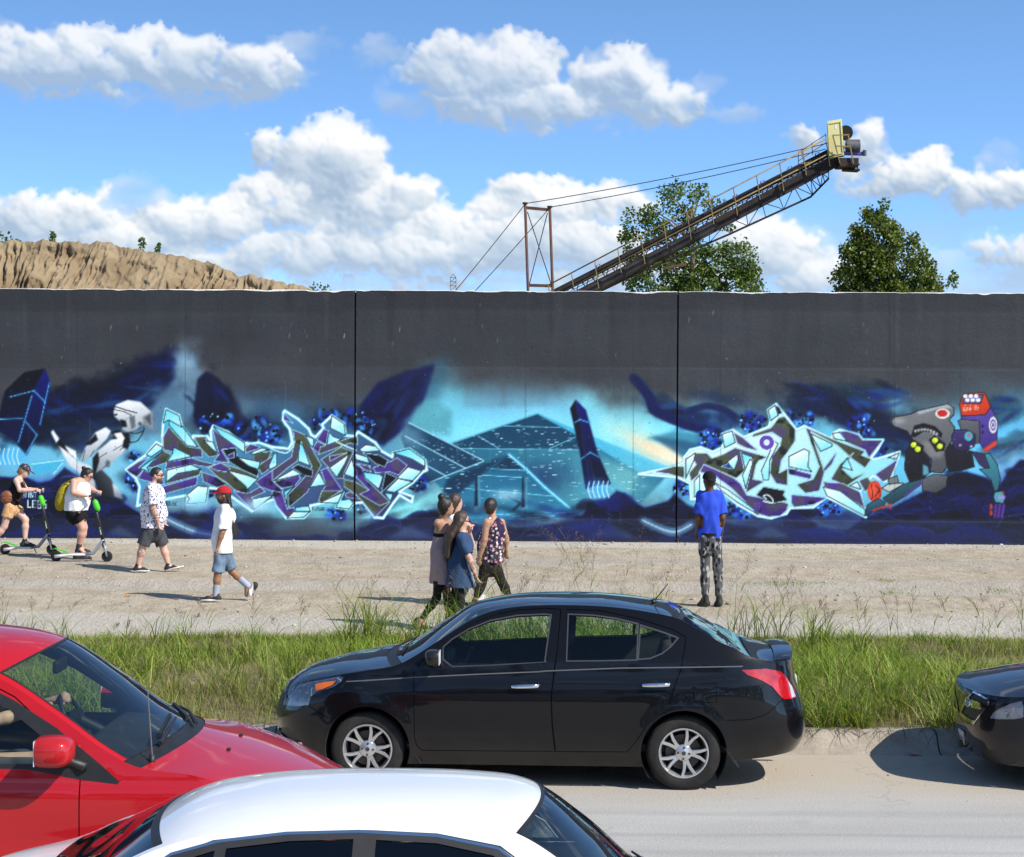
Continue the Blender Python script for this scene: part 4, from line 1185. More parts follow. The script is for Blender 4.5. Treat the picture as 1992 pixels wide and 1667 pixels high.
 for k in range(6):
  C.disc(*c6([(1530 + (k % 3) * 42 + (k // 3 == 0) * 16, 205 + (1 - k // 3) * 30 if k < 3 else 205)])[0], 4.4, (236, 238, 248), ry=3.8)
 seg = {'B': 'M0 0L0 2M0 0L.8 .2L.8 .8L0 1L.9 1.2L.9 1.9L0 2', 'O': 'M0 0L.9 0L.9 2L0 2L0 0', 'T': 'M0 0L1 0M.5 0L.5 2', 'U': 'M0 0L0 2L.9 2L.9 0', '-': 'M0 1L.7 1', '1': 'M.4 0L.4 2', '0': 'M0 0L.9 0L.9 2L0 2L0 0',
   '3': 'M0 0L.9 0L.9 2L0 2M.2 1L.9 1', 'S': 'M.9 0L0 0L0 1L.9 1L.9 2L0 2', 'I': 'M.4 0L.4 2', 'N': 'M0 2L0 0L.9 2L.9 0', 'L': 'M0 0L0 2L.9 2', 'E': 'M.9 0L0 0L0 2L.9 2M0 1L.7 1', 'G': 'M.9 0L0 0L0 2L.9 2L.9 1L.5 1',
   'R': 'M0 2L0 0L.9 0L.9 1L0 1L.9 2', 'V': 'M0 0L.45 2L.9 0', 'K': 'M0 0L0 2M.9 0L0 1L.9 2', 'F': 'M.9 0L0 0L0 2M0 1L.7 1', 'A': 'M0 2L.45 0L.9 2M.2 1.3L.7 1.3', 'D': 'M0 0L.7 .2L.9 1L.7 1.8L0 2L0 0', 'Z': 'M0 0L.9 0L0 2L.9 2'}
 def write(txt, x, y, s, col, w=1.2, slope=0.0, adv=1.35, alpha=1.0):
  for i, ch in enumerate(txt):
   if ch in seg:
    for sub in seg[ch].split('M')[1:]:
     pts = [tuple(map(float, q.split())) for q in sub.split('L')]
     C.line([(x + i * s * adv + a * s, y + b * s + slope * i * s) for a, b in pts], w, col, alpha, .6)
 write('BOTU-103', *c6([(1512, 296)])[0], 2.9, (246, 226, 210), 1.0, -.12)
 for k in range(3):
  C.poly(c6([(1520 + k * 40, 282), (1530 + k * 40, 268), (1540 + k * 40, 282)]), (250, 214, 190), 1, .4)
 for rr, cc in ((13, (226, 226, 222)), (9, (112, 92, 178)), (6, (226, 226, 222)), (3.5, (112, 92, 178))):
  C.disc(*c6([(1748, 432)])[0], rr * .62, cc, ry=rr * 1.25)
 C.poly(c6([(1665, 625), (1775, 550), (1775, 590), (1690, 645)]), (226, 84, 48), 1, .5)
 for y_ in (440, 490):
  C.disc(*c6([(1665, y_)])[0], 3, (50, 50, 60))
 lined(c6([(1420, 520), (1450, 470), (1540, 470), (1610, 510), (1600, 600), (1510, 645), (1440, 620)]), (86, 72, 130), (58, 46, 94))
 C.disc(*c6([(1555, 520)])[0], 8, (96, 186, 210), ry=9)
 C.poly(c6([(1538, 510), (1568, 502), (1570, 535)]), (232, 110, 50), 1, .4)
 for x_, y_ in ((1490, 590), (1575, 600)):
  C.disc(*c6([(x_, y_)])[0], 2.4, (200, 190, 220))
 lined(c6([(1580, 640), (1680, 660), (1740, 760), (1700, 790), (1640, 740)]), (72, 64, 104))
 lined(c6([(1680, 660), (1720, 655), (1780, 740), (1805, 860), (1790, 940), (1760, 960), (1730, 860), (1640, 780), (1720, 770)]), (86, 158, 172), (58, 118, 134))
 lined(c6([(1760, 960), (1820, 950), (1845, 1000), (1830, 1050), (1765, 1040), (1750, 1000)]), (100, 170, 182))
 C.poly(c6([(1790, 990), (1845, 990), (1840, 1015), (1785, 1015)]), (176, 150, 220), 1, .5)
 for k in range(5):
  C.poly(c6([(1765 + k * 16, 1050), (1779 + k * 16, 1050), (1770 + k * 14, 1165), (1752 + k * 14, 1165)]), (126, 84, 176) if k % 2 == 0 else (66, 40, 110), 1, .6)
 for y_ in (1050, 1100):
  C.poly(c6([(1722, y_), (1740, y_ + 5), (1745, y_ + 40), (1722, y_ + 50)]), (222, 84, 44), 1, .6)
 C.poly(c6([(1815, 975), (1828, 950), (1836, 978)]), (226, 96, 50), 1, .5)
 lined(c6([(880, 1010), (1040, 900), (1180, 860), (1180, 900), (1040, 1000), (940, 1060)]), (64, 110, 122), (44, 78, 92))
 C.line(c6([(1060, 990), (1190, 880)]), 4, (104, 70, 150), 1, .8)
 lined(c6([(870, 930), (930, 890), (1040, 890), (1040, 900), (930, 960)]), (200, 206, 204))
 lined(c6([(920, 860), (990, 830), (1005, 885), (930, 900)]), (130, 142, 142))
 C.disc(*c6([(815, 955)])[0], 14, (216, 84, 56), ry=21)
 C.blob(*c6([(800, 940)])[0], 7, 12, (246, 130, 100), .7)
 for l_ in ([(790, 900), (800, 980), (790, 1020)], [(820, 910), (850, 940), (815, 1000)], [(850, 930), (860, 1000)]):
  C.line(c6(l_), 1.6, (70, 24, 30), .9, .6, curve=True)
 lined(c6([(740, 1140), (760, 1060), (840, 1010), (900, 1040), (880, 1090), (800, 1110), (760, 1150)]), (62, 128, 140), (50, 60, 100))
 C.line(c6([(800, 1105), (880, 1080), (940, 1060), (940, 1090)]), 4, (210, 84, 60), .8, 3)
 # ---- small tags
 write('SIINT', 42, 957, 5.2, (205, 236, 244), 1.5, .04, 1.15)
 write('LEGS', 54, 973, 7.0, (215, 240, 246), 1.8, .06, 1.4)
 write('ROVEK', 321, 976, 3.6, (40, 52, 66), 1.2, 0.02, 1.35)
 write('FUTURE', 608, 987, 3.0, (52, 66, 90), 1.0, 0.0, 1.4)
 for bx, by in ((1152, 1002), (1185, 1000), (1205, 998)):
  for k in range(6):
   C.line([(bx + rnd.uniform(-3, 3), by + k * 3.4), (bx + rnd.uniform(-2, 4), by + k * 3.4 + 2)], 1.0, (120, 134, 170), .6, .7)
 for k in range(40):
  px = rnd.uniform(1025, 1052)
  C.line([(px, 1040 + rnd.uniform(-2, 2)), (px + 1.5, 1041)], .9, (90, 110, 150), .5, .6)
 C.poly([(1245, 1053), (1265, 1052), (1264, 1056), (1246, 1057)], (190, 120, 110), .7, 1)
 # ---- wear: dusty grain, drips, flecks
 C.a[:] *= (1 + (fbm(X / 2.2, Y / 2.2, 2, 31) - .5) * .05)[..., None]
 for _ in range(520):
  px, py = rnd.uniform(-60, 2050), rnd.triangular(572, 1050, 640)
  C.disc(px, py, rnd.uniform(.5, 1.3), rnd.choice([(200, 196, 190), (150, 140, 130), (30, 30, 34), (170, 150, 140)]), rnd.uniform(.3, .8))
 for _ in range(70):
  px, w_ = rnd.uniform(-60, 2050), rnd.uniform(3, 16)
  C.line([(px, 562), (px + rnd.uniform(-4, 4), 575 + rnd.random() ** 2 * 150)], w_, rnd.choice([(46, 48, 52), (60, 62, 66), (104, 104, 106)]), rnd.uniform(.08, .26), w_ * .6)
 for _ in range(26):
  px, py = rnd.uniform(-40, 2000), rnd.uniform(570, 760)
  w_, h_ = rnd.uniform(40, 190), rnd.uniform(14, 60)
  C.poly([(px, py), (px + w_, py + 3), (px + w_, py + h_), (px, py + h_)], rnd.choice([(62, 64, 70), (92, 92, 96), (70, 74, 82)]), .16, 4)
 for sx_ in (150, 360, 1022, 1232, 1402, 1740, 1868):
  C.line([(sx_, 565), (sx_, 1050)], 1.4, (50, 54, 60), .35, 1)
 for _ in range(26):
  px, py = rnd.uniform(0, 1990), rnd.uniform(690, 900)
  C.line([(px, py), (px, py + rnd.uniform(20, 90))], .8, (190, 200, 210), .22, .8)
 v = np.clip(C.a / 255.0, 0, 1)
 C.a[:] = 255 * np.clip(v ** 1.30 * 1.07, 0, 1)
 m = np.clip((Y - (1046 + .0045 * X)) / 14, 0, 1) * (.25 + .6 * fbm(X / 14, Y / 10, 3, 8))
 C.a[:] += (np.array([150, 144, 132.]) - C.a) * m[..., None]
 return C
# --- concrete wall with the mural
WALL_SLOPE = -0.0246
def wall_pt(px, py, off=0.0):
 d = ray(px, py)
 k = (WALL_Y + off) / (d[1] - WALL_SLOPE * d[0])
 return d[0] * k, d[1] * k, CAM_H + d[2] * k
def wall_mat():
 m_ = bpy.data.materials.new('painted_concrete')
 m_.use_nodes = True
 q = NG(m_.node_tree)
 b = m_.node_tree.nodes['Principled BSDF']
 b.inputs['Roughness'].default_value = .55
 b.inputs['Specular IOR Level'].default_value = .3
 an = q.n('ShaderNodeVertexColor')
 an.layer_name = 'Col'
 geo = q.n('ShaderNodeNewGeometry')
 P = geo.outputs['Position']
 fine = q.noise(P, 60, 3, .6)
 col = q.mix(1.0, an.outputs[0], q.mix(q.sstep(fine, .3, .7), (.93, .93, .93), (1.06, 1.06, 1.06)), 'MULTIPLY')
 n1 = q.noise(P, 9.0, 5, .7)
 n2 = q.noise(P, 1.2, 2, .5)
 chip = q.m('MULTIPLY', q.sstep(n1, .705, .73), q.sstep(n2, .46, .56))
 col = q.mix(q.m('MULTIPLY', chip, .55), col, (.30, .27, .25))
 q.link(col, b.inputs['Base Color'])
 bn = q.n('ShaderNodeBump')
 bn.inputs['Strength'].default_value = 1
 bn.inputs['Distance'].default_value = .006
 q.link(q.m('ADD', fine, q.noise(P, 8, 3, .6)), bn.inputs['Height'])
 q.link(bn.outputs[0], b.inputs['Normal'])
 return m_
M_WALL = wall_mat()
M_RAWCON = pmat('raw_concrete', (.52, .50, .47), .85, var=.2, vscale=3, bump=.006, bscale=30)
M_CHIP = pmat('pale_chipped_concrete', (.72, .70, .66), .9, var=.2, vscale=8, bump=.006, bscale=40)
CV = paint_mural()
wall_root = empty('mural_wall', (0, WALL_Y, LOT_Z))
tag(wall_root, 'long dark grey concrete wall painted with a blue graffiti mural', 'wall')
TOP_Z = wall_pt(996, 566.0)[2]
THICK = .45
XL, XR = -40.0, 40.0
BASE_Z = LOT_Z - .15
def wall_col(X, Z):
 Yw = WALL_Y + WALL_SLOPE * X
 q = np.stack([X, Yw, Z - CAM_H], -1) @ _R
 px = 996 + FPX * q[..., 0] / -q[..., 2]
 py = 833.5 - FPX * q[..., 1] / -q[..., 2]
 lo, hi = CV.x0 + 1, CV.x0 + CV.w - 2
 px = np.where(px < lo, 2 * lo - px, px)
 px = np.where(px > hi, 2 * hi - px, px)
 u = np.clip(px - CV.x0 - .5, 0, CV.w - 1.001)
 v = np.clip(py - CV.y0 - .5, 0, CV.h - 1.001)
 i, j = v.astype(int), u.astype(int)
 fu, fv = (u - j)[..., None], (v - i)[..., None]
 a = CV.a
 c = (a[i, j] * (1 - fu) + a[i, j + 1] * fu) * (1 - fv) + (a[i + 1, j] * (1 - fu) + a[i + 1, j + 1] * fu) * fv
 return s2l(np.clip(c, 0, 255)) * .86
def wall_panel(x0, x1):
 dx = 1.85 / FPX * WALL_Y
 dense_l, dense_r = wall_pt(-45, 900)[0], wall_pt(2037, 900)[0]
 xs = [x0]
 while xs[-1] < x1:
  step = dx if dense_l < xs[-1] + dx and xs[-1] < dense_r else .12
  xs.append(xs[-1] + step)
 xs = np.array(xs)
 xs = xs[xs < x1 - dx * .4]
 xs = np.append(xs, x1)
 zmid = wall_pt(996, 690)[2]
 zs = np.concatenate([np.arange(BASE_Z, zmid, dx), np.arange(zmid, TOP_Z - .02, .07), [TOP_Z]])
 nx, nz = len(xs), len(zs)
 Xg, Zg = np.meshgrid(xs, zs, indexing='ij')
 Zt = Zg.copy()
 Zt[:, -1] -= np.clip(fbm(xs * 3.1, xs * 0, 4, 3) - .5, 0, 1) * .07
 Yg = WALL_Y + WALL_SLOPE * Xg
 z1, z2, z3 = wall_pt(996, 605)[2], wall_pt(996, 715)[2], wall_pt(996, 1008)[2]
 Yg = Yg - np.where(Zg > z1, .0, np.where(Zg > z2, .004, np.where(Zg > z3, .007, .014)))
 V = np.stack([Xg, Yg, Zt], -1).reshape(-1, 3)
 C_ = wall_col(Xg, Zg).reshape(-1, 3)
 i = np.arange((nx - 1) * (nz - 1))
 a = (i // (nz - 1)) * nz + i % (nz - 1)
 Q = np.stack([a, a + nz, a + nz + 1, a + 1], -1)
 b0 = len(V)
 back = []
 for x in (x0, x1):
  for z in (BASE_Z, TOP_Z - .012):
   back.append((x, WALL_Y + WALL_SLOPE * x + THICK, z))
 V = np.vstack([V, back])
 C_ = np.vstack([C_, [[.40, .385, .36]] * 4])
 l0, l1 = 0, nz - 1
 r0, r1 = (nx - 1) * nz, nx * nz - 1
 extra = [(b0, b0 + 1, b0 + 3, b0 + 2), (l0, l1, b0 + 1, b0), (r0, b0 + 2, b0 + 3, r1)]
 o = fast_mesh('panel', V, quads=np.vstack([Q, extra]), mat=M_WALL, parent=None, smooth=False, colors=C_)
 o.parent = wall_root
 o.matrix_parent_inverse = wall_root.matrix_world.inverted()
 n = max(8, int((x1 - x0) / .05))
 X = np.linspace(x0, x1, n)
 drop = np.clip(fbm(X * 3.1, X * 0, 4, 3) - .5, 0, 1) * .07
 w_ = .002 + .022 * np.clip(fbm(X * 1.1, X * 0 + 3, 4, 9) - .40, 0, 1) * 3 * (vnoise(X * 6, X * 0, 2) * .6 + .4)
 vs, fs = [], []
 for k in range(n):
  y = WALL_Y + WALL_SLOPE * X[k]
  zt = TOP_Z - drop[k]
  vs += [(X[k], y - .006, zt - w_[k]), (X[k], y - .009, zt - w_[k] * .3), (X[k], y + .01, zt + .007), (X[k], y + THICK, zt + .004)]
 for k in range(n - 1):
  for j in range(3):
   fs.append((k * 4 + j, (k + 1) * 4 + j, (k + 1) * 4 + j + 1, k * 4 + j + 1))
 c = mesh_obj('chipped_crest', vs, fs, M_CHIP, o, smooth=False)
 return o
bpy.context.view_layer.update()
J1, J2 = wall_pt(690.5, 800)[0], wall_pt(1317.5, 800)[0]
GAP = .017
for a, b in ((XL, J1 - GAP), (J1 + GAP, J2 - GAP), (J2 + GAP, XR)):
 wall_panel(a, b)
M_JOINT = pmat('joint_filler', (.015, .015, .017), .8)
for xj in (J1, J2):
 y = WALL_Y + WALL_SLOPE * xj
 o = MB().box((xj - GAP * .98, y + .10, BASE_Z), (xj + GAP * .98, y + .3, TOP_Z - .05)).build('joint_filler', M_JOINT, None)
 o.parent = wall_root
 o.matrix_parent_inverse = wall_root.matrix_world.inverted()
# --- behind the wall: sand heap, trees, conveyor
def sand_heap():
 Yr = 82.0
 ridge_px = [(-260, 520), (-150, 492), (-60, 478), (0, 474), (40, 470), (110, 468), (150, 470), (200, 471), (240, 480), (262, 487), (300, 488), (345, 497), (385, 505), (420, 518), (450, 529), (490, 537), (530, 546), (562, 549), (600, 562), (680, 585)]
 pts = [at(a, b, Yr) for a, b in ridge_px]
 zf = interp([p.x for p in pts], [p.z for p in pts])
 x0, x1 = pts[0].x, pts[-1].x
 nx, nv = 520, 130
 xs = np.linspace(x0, x1, nx)
 vs = np.concatenate([np.linspace(-.35, 0, 12, endpoint=False), np.linspace(0, 1, nv) ** 1.25])
 X, Vv = np.meshgrid(xs, vs, indexing='ij')
 Zr = zf(X) + (fbm(X * 2.3, X * 0, 4, 3) - .5) * .28
 drop = np.clip(Vv, 0, 1) * 8.0
 back = np.clip(-Vv, 0, 1) * 14
 Z = Zr - drop - back
 Y = Yr - np.clip(Vv, 0, 1) * 10.5 + back * 1.6
 warp_ = (fbm(X * .5, drop * .35, 3, 6) - .5) * 1.6
 lean = drop * .16 * np.sin(X * .35)
 g1 = 1 - np.abs(2 * fbm((X + warp_ + lean) * 3.6, drop * .7, 2, 2) - 1)
 g2 = 1 - np.abs(2 * fbm((X + warp_ * .7 + lean) * 8.0, drop * 1.2, 2, 9) - 1)
 slide = np.clip((fbm(X * .38 + drop * .42, drop * .05 + 2.0, 2, 12) - .50) * 6, 0, 1)
 rough_ = np.clip(fbm(X * .9, drop * 1.1, 3, 13) * 2.2 - .35, .15, 1.3)
 bench = np.sin((drop + (fbm(X * .8, X * 0, 3, 1) - .5) * 2.2) * 4.2)
 depth = (np.clip(g1 - .45, 0, 1) * 1.15 + np.clip(g2 - .5, 0, 1) * .5) * (1 - .85 * slide) * rough_ * np.clip(Vv * 26, 0, 1)
 Y = Y + depth * .62 - bench * .09 * (1 - slide) * np.clip(Vv * 10, 0, 1)
 Z = Z - depth * .16 + (fbm(X * 7, drop * 7, 3, 5) - .5) * .14
 Y = Y - (fbm(X * 2.2, drop * 2.6, 4, 15) - .5) * .7 * np.clip(Vv * 20, 0, 1)
 V = np.stack([X, Y, Z], -1).reshape(-1, 3)
 n2 = len(vs)
 i = np.arange((nx - 1) * (n2 - 1))
 a = (i // (n2 - 1)) * n2 + i % (n2 - 1)
 Q = np.stack([a, a + n2, a + n2 + 1, a + 1], -1)
 m_ = pmat('damp_sand', (.21, .15, .088), .95, col2=(.305, .23, .14), vscale=.7, bump=.05, bscale=5, spec=.15)
 o = fast_mesh('sand_heap', V, quads=Q[:, ::-1], mat=m_)
 tag(o, 'big tan sand heap with rain gullies behind the left of the wall', 'sand heap')
sand_heap()
M_BARK = pmat('bark', (.16, .12, .085), .9, var=.3, vscale=3, bump=.03, bscale=12)
def leaf_mat(name, c1, c2):
 m_ = bpy.data.materials.new(name)
 m_.use_nodes = True
 q = NG(m_.node_tree)
 b = m_.node_tree.nodes['Principled BSDF']
 an = q.n('ShaderNodeVertexColor')
 an.layer_name = 'Col'
 col = q.mix(q.sep(an.outputs[0])[0], c1, c2)
 q.link(col, b.inputs['Base Color'])
 b.inputs['Roughness'].default_value = .42
 b.inputs['Specular IOR Level'].default_value = .4
 tl = q.n('ShaderNodeBsdfTranslucent')
 q.link(q.mix(1.0, col, (1.3, 1.35, .55), 'MULTIPLY'), tl.inputs[0])
 ad = q.n('ShaderNodeMixShader')
 ad.inputs[0].default_value = .28
 q.link(b.outputs[0], ad.inputs[1])
 q.link(tl.outputs[0], ad.inputs[2])
 q.link(ad.outputs[0], m_.node_tree.nodes['Material Output'].inputs[0])
 return m_
def leaves(centres, radii, per, size, seed, droop=.3, flat=1.0):
 r_ = np.random.default_rng(seed)
 C_ = np.repeat(np.asarray(centres, float), per, 0)
 Rr = np.repeat(np.asarray(radii, float), per)
 n_ = len(C_)
 d = r_.normal(size=(n_, 3))
 d /= np.linalg.norm(d, axis=1, keepdims=True)
 rad = Rr * r_.random(n_) ** .45
 P = C_ + d * rad[:, None] * np.array([1, 1, flat])
 ax = d + r_.normal(size=(n_, 3)) * .8 + np.array([0, 0, -droop])
 ax /= np.linalg.norm(ax, axis=1, keepdims=True)
 sd_ = np.cross(ax, r_.normal(size=(n_, 3)))
 sd_ /= np.linalg.norm(sd_, axis=1, keepdims=True)
 nn = np.cross(ax, sd_)
 s = size * r_.uniform(.6, 1.25, n_)[:, None]
 V = np.stack([P, P + ax * s * .5 + sd_ * s * .42 + nn * s * .1, P + ax * s * 1.05, P + ax * s * .5 - sd_ * s * .42 + nn * s * .1], 1).reshape(-1, 3)
 k = np.arange(n_)[:, None] * 4
 T = np.concatenate([k + np.array([[0, 1, 2]]), k + np.array([[0, 2, 3]])], 0)
 tone = np.repeat(np.clip(r_.normal(.45, .22, n_) + np.repeat(r_.normal(0, .15, len(centres)), per), 0, 1), 4)
 return V, T, np.stack([tone] * 3, -1)
def tree(name, label, Yt, lobes, base_px, n_clumps, per, size, mat, seed, clump_r=.55, thin=.0):
 rr = random.Random(seed)
 s = Yt / FPX
 top = min(l_[1] - l_[3] for l_ in lobes)
 bx = at(base_px, 700, Yt).x
 root = empty(name, (bx, Yt, 0))
 tag(root, label, 'tree', 'trees behind the wall')
 tot = sum(l_[2] * l_[3] * l_[4] for l_ in lobes)
 cen, rad = [], []
 for cx, cy, rx, ry, dn in lobes:
  for _ in range(int(n_clumps * rx * ry * dn / tot) + 2):
   a, q = rr.uniform(0, 6.283), math.sqrt(rr.random())
   if q < .5 and rr.random() < .45:
    q = .95
   px, py = cx + rx * q * math.cos(a), cy + ry * q * math.sin(a)
   depth = math.sqrt(max(0.05, 1 - q * q)) * rx * s * .9
   p = at(px, py, Yt + rr.uniform(-1, 1) * depth)
   cen.append(tuple(p - Vector((bx, Yt, 0))))
   rad.append(clump_r * rr.uniform(.55, 1.25))
 V, T, col = leaves(cen, rad, per, size, seed)
 fast_mesh('crown', V, tris=T, mat=mat, parent=root, smooth=False, colors=col)
 mb = MB()
 top_z = at(base_px, top, Yt).z
 trunk = [(0, 0, -.1), (.1, 0, top_z * .25), (-.1, .1, top_z * .5), (.05, 0, top_z * .75), (0, 0, top_z * .93)]
 mb.tube(trunk, [.34, .28, .2, .11, .03], 8)
 for i in range(0, len(cen), max(1, len(cen) // 46)):
  c = Vector(cen[i])
  z0 = max(1.0, min(c.z - max(.6, abs(c.x) * .7), top_z * .85))
  a = Vector((0, 0, z0))
  m1 = a.lerp(c, .5) + Vector((0, 0, .25))
  mb.tube([a, m1, c], [.07, .045, .012], 5, False)
 mb.build('trunk', M_BARK, root, True)
 return root
M_LEAF1 = leaf_mat('cottonwood_leaf', (.045, .09, .017), (.19, .255, .05))
M_LEAF2 = leaf_mat('poplar_leaf', (.046, .082, .012), (.20, .24, .042))
tree('leafy_tree', 'loose green tree growing behind the raised conveyor', 112.0,
  [(1335, 385, 52, 26, 1.1), (1300, 425, 55, 30, .8), (1245, 445, 36, 40, .65), (1225, 470, 18, 30, .6), (1270, 490, 50, 36, .9), (1400, 430, 30, 30, .35), (1345, 470, 50, 40, .35),
  (1370, 520, 95, 48, 1.5), (1440, 510, 40, 40, 1.2), (1300, 540, 80, 40, 1.2), (1400, 570, 90, 40, 1.2), (1290, 600, 70, 50, 1), (1380, 640, 80, 50, 1)],
  1345, 340, 54, .17, M_LEAF1, 3, .45)
tree('leafy_tree', 'dense dark green pointed tree at the right behind the wall', 104.0,
  [(1708, 410, 28, 20, 1.5), (1700, 450, 45, 30, 1.5), (1725, 480, 60, 40, 1.5), (1690, 500, 50, 45, 1.4), (1735, 520, 75, 48, 1.5), (1650, 530, 32, 40, 1.0), (1690, 550, 70, 40, 1.5),
  (1775, 545, 55, 40, 1.4), (1830, 545, 30, 32, 1.1), (1735, 600, 100, 50, 1.3), (1735, 660, 80, 50, 1)],
  1735, 330, 66, .165, M_LEAF2, 8, .37)
tree('leafy_tree', 'sunlit tree crown just showing over the left end of the sand heap', 120.0, [(5, 474, 26, 10, 1), (-40, 480, 50, 16, 1), (-20, 520, 60, 40, 1)], -25, 60, 34, .22, leaf_mat('far_leaf', (.05, .10, .02), (.17, .24, .05)), 12, .5)
for k, (px, py, h, lb) in enumerate([(102, 464, 10, 'tiny weed on the highest part of the sand heap'), (277, 480, 17, 'tallest little weed sprouting on the sand heap crest'), (307, 488, 12, 'small weed right of the tallest one on the sand heap')]):
 b = at(px, py + 9, 82.3)
 root = empty('weed', b)
 tag(root, lb, 'weed', 'weeds on the sand heap')
 hh = (h + 8) * 82 / FPX
 MB().tube([(0, 0, -.2), (.02, 0, hh)], [.015, .006], 5).build('stem', M_BARK, root)
 V, T, col = leaves([(0, 0, hh * f) for f in (.35, .55, .75, .95)], [.11, .12, .10, .07], 16, .13, 30 + k)
 fast_mesh('foliage', V, tris=T, mat=M_LEAF1, parent=root, smooth=False, colors=col)
b = at(617, 557, 120.0)
root = empty('bush', (b.x, 120.0, b.z - 1.6))
tag(root, 'faint low bush top just above the wall right of the sand heap', 'bush')
V, T, col = leaves([(dx_, 0, 1.2 + dz_) for dx_, dz_ in ((-.5, 0), (0, .25), (.5, .1), (.2, 0))], [.4] * 4, 40, .16, 55)
fast_mesh('foliage', V, tris=T, mat=M_LEAF1, parent=root, smooth=False, colors=col)
# --- conveyor
M_RUSTY = pmat('dark_rusty_steel', (.016, .012, .011), .7, .3, col2=(.050, .028, .022), vscale=1.6, bump=.01, bscale=12)
M_BELT = pmat('black_belt', (.012, .012, .013), .75, var=.3, vscale=2)
M_GREYSTEEL = pmat('weathered_steel_pipe', (.035, .028, .026), .6, .4, col2=(.085, .07, .062), vscale=1.2)
M_YELLOW = pmat('yellow_rail_paint', (.32, .225, .05), .5, col2=(.17, .10, .045), vscale=2.2)
M_YBOX = pmat('yellow_guard_paint', (.62, .55, .24), .5, var=.12, vscale=1.3)
M_MOTOR = pmat('motor_grey', (.10, .10, .115), .5, .2, var=.15)
M_PURPLE = pmat('purple_steel', (.09, .06, .20), .5, .2, var=.2)
M_ORUST = pmat('orange_rust', (.15, .065, .042), .8, .2, col2=(.08, .04, .03), vscale=2)
YC = 95.0
conv = empty('conveyor', (at(1080, 560, YC).x, YC, 0))
tag(conv, 'long rusty belt conveyor rising to the right above the wall, with a yellow end guard', 'conveyor')
CINV = Vector(conv.location)
def cp(px, py, dy=0.0):
 return at(px, py, YC + dy) - CINV
def line_at(a, b, t, dy=0.0):
 return cp(a[0] + (b[0] - a[0]) * t, a[1] + (b[1] - a[1]) * t, dy)
W_ = 1.25
bt0, bt1 = (930, 646), (1640, 283)
lo0, lo1 = (930, 665), (1618, 315)
pi0, pi1 = (960, 662), (1600, 331)
MB().bar(line_at(bt0, bt1, 0, .2), line_at(bt0, bt1, 1, .2), .08, .34).bar(line_at(bt0, bt1, 0, W_ - .2), line_at(bt0, bt1, 1, W_ - .2), .08, .34) \
 .bar(line_at(bt0, bt1, 0, W_ / 2) + Vector((0, 0, -.1)), line_at(bt0, bt1, 1, W_ / 2) + Vector((0, 0, -.1)), W_ - .3, .06).build('belt', M_BELT, conv)
for dy in (0, W_):
 MB().bar(line_at(lo0, lo1, 0, dy), line_at(lo0, lo1, 1.0, dy), .12, .14).build('lower_chord', M_RUSTY, conv)
 MB().bar(line_at(bt0, bt1, 0, dy) + Vector((0, 0, .02)), line_at(bt0, bt1, 1.0, dy) + Vector((0, 0, .02)), .1, .12).build('upper_chord', M_RUSTY, conv)
 for k in range(36):
  t0, t1 = k / 36, (k + 1) / 36
  a, b = line_at(bt0, bt1, t0, dy), line_at(lo0, lo1, t1, dy)
  c = line_at(bt0, bt1, t1, dy)
  MB().bar(a, b, .05, .05).build('web_member', M_RUSTY, conv)
  MB().bar(b, c, .05, .05).build('web_member', M_RUSTY, conv)
MB().tube([line_at(pi0, pi1, 0, .1), line_at(pi0, pi1, .68, .1)], .27, 14).build('pipe_beam', M_GREYSTEEL, conv, True, auto=40)
MB().bar(line_at(pi0, pi1, .62, .15), line_at(pi0, pi1, 1.05, .15) + Vector((0, 0, .12)), .5, .55).build('head_chute', M_RUSTY, conv)
for k in range(27):
 t = .23 + k * .0285
 p, q_ = line_at(bt0, bt1, t, .05) + Vector((0, 0, -.16)), line_at(bt0, bt1, t, W_ - .05) + Vector((0, 0, -.16))
 MB().tube([p, q_], .075, 8).build('roller', M_MOTOR, conv, True)
for k in range(9):
 t = .33 + k * .075
 b0 = line_at(bt0, bt1, t, -.02)
 MB().tube([b0 + Vector((-.12, 0, -.1)), b0 + Vector((-.1, 0, .22)), b0 + Vector((.05, 0, .3)), b0 + Vector((.1, 0, -.05))], .022, 6).build('belt_hoop', M_ORUST, conv)
hr0, hr1 = (1060, 558), (1612, 267)
mid0, mid1 = (1075, 577), (1612, 299)
MB().tube([line_at(hr0, hr1, 0, -.75), line_at(hr0, hr1, 1, -.75)], .032, 8).build('hand_rail', M_YELLOW, conv, True)
MB().tube([line_at(mid0, mid1, 0, -.75), line_at(mid0, mid1, 1, -.75)], .030, 8).build('mid_rail', M_YELLOW, conv, True)
for k in range(13):
 t = .012 + k * .0815
 a = line_at(hr0, hr1, t, -.75)
 tilt = Vector((.16, 0, -1)).normalized()
 MB().bar(a, a + tilt * (1.12 if k % 2 else 1.28), .07, .04).build('post', M_YELLOW, conv)
wk0, wk1 = (1050, 597), (1625, 300)
MB().bar(line_at(wk0, wk1, 0, -.62), line_at(wk0, wk1, 1, -.62), .16, .03).build('walkway', M_RUSTY, conv)
ch = [(1085, 606), (1240, 532), (1420, 455), (1577, 383), (1612, 347)]
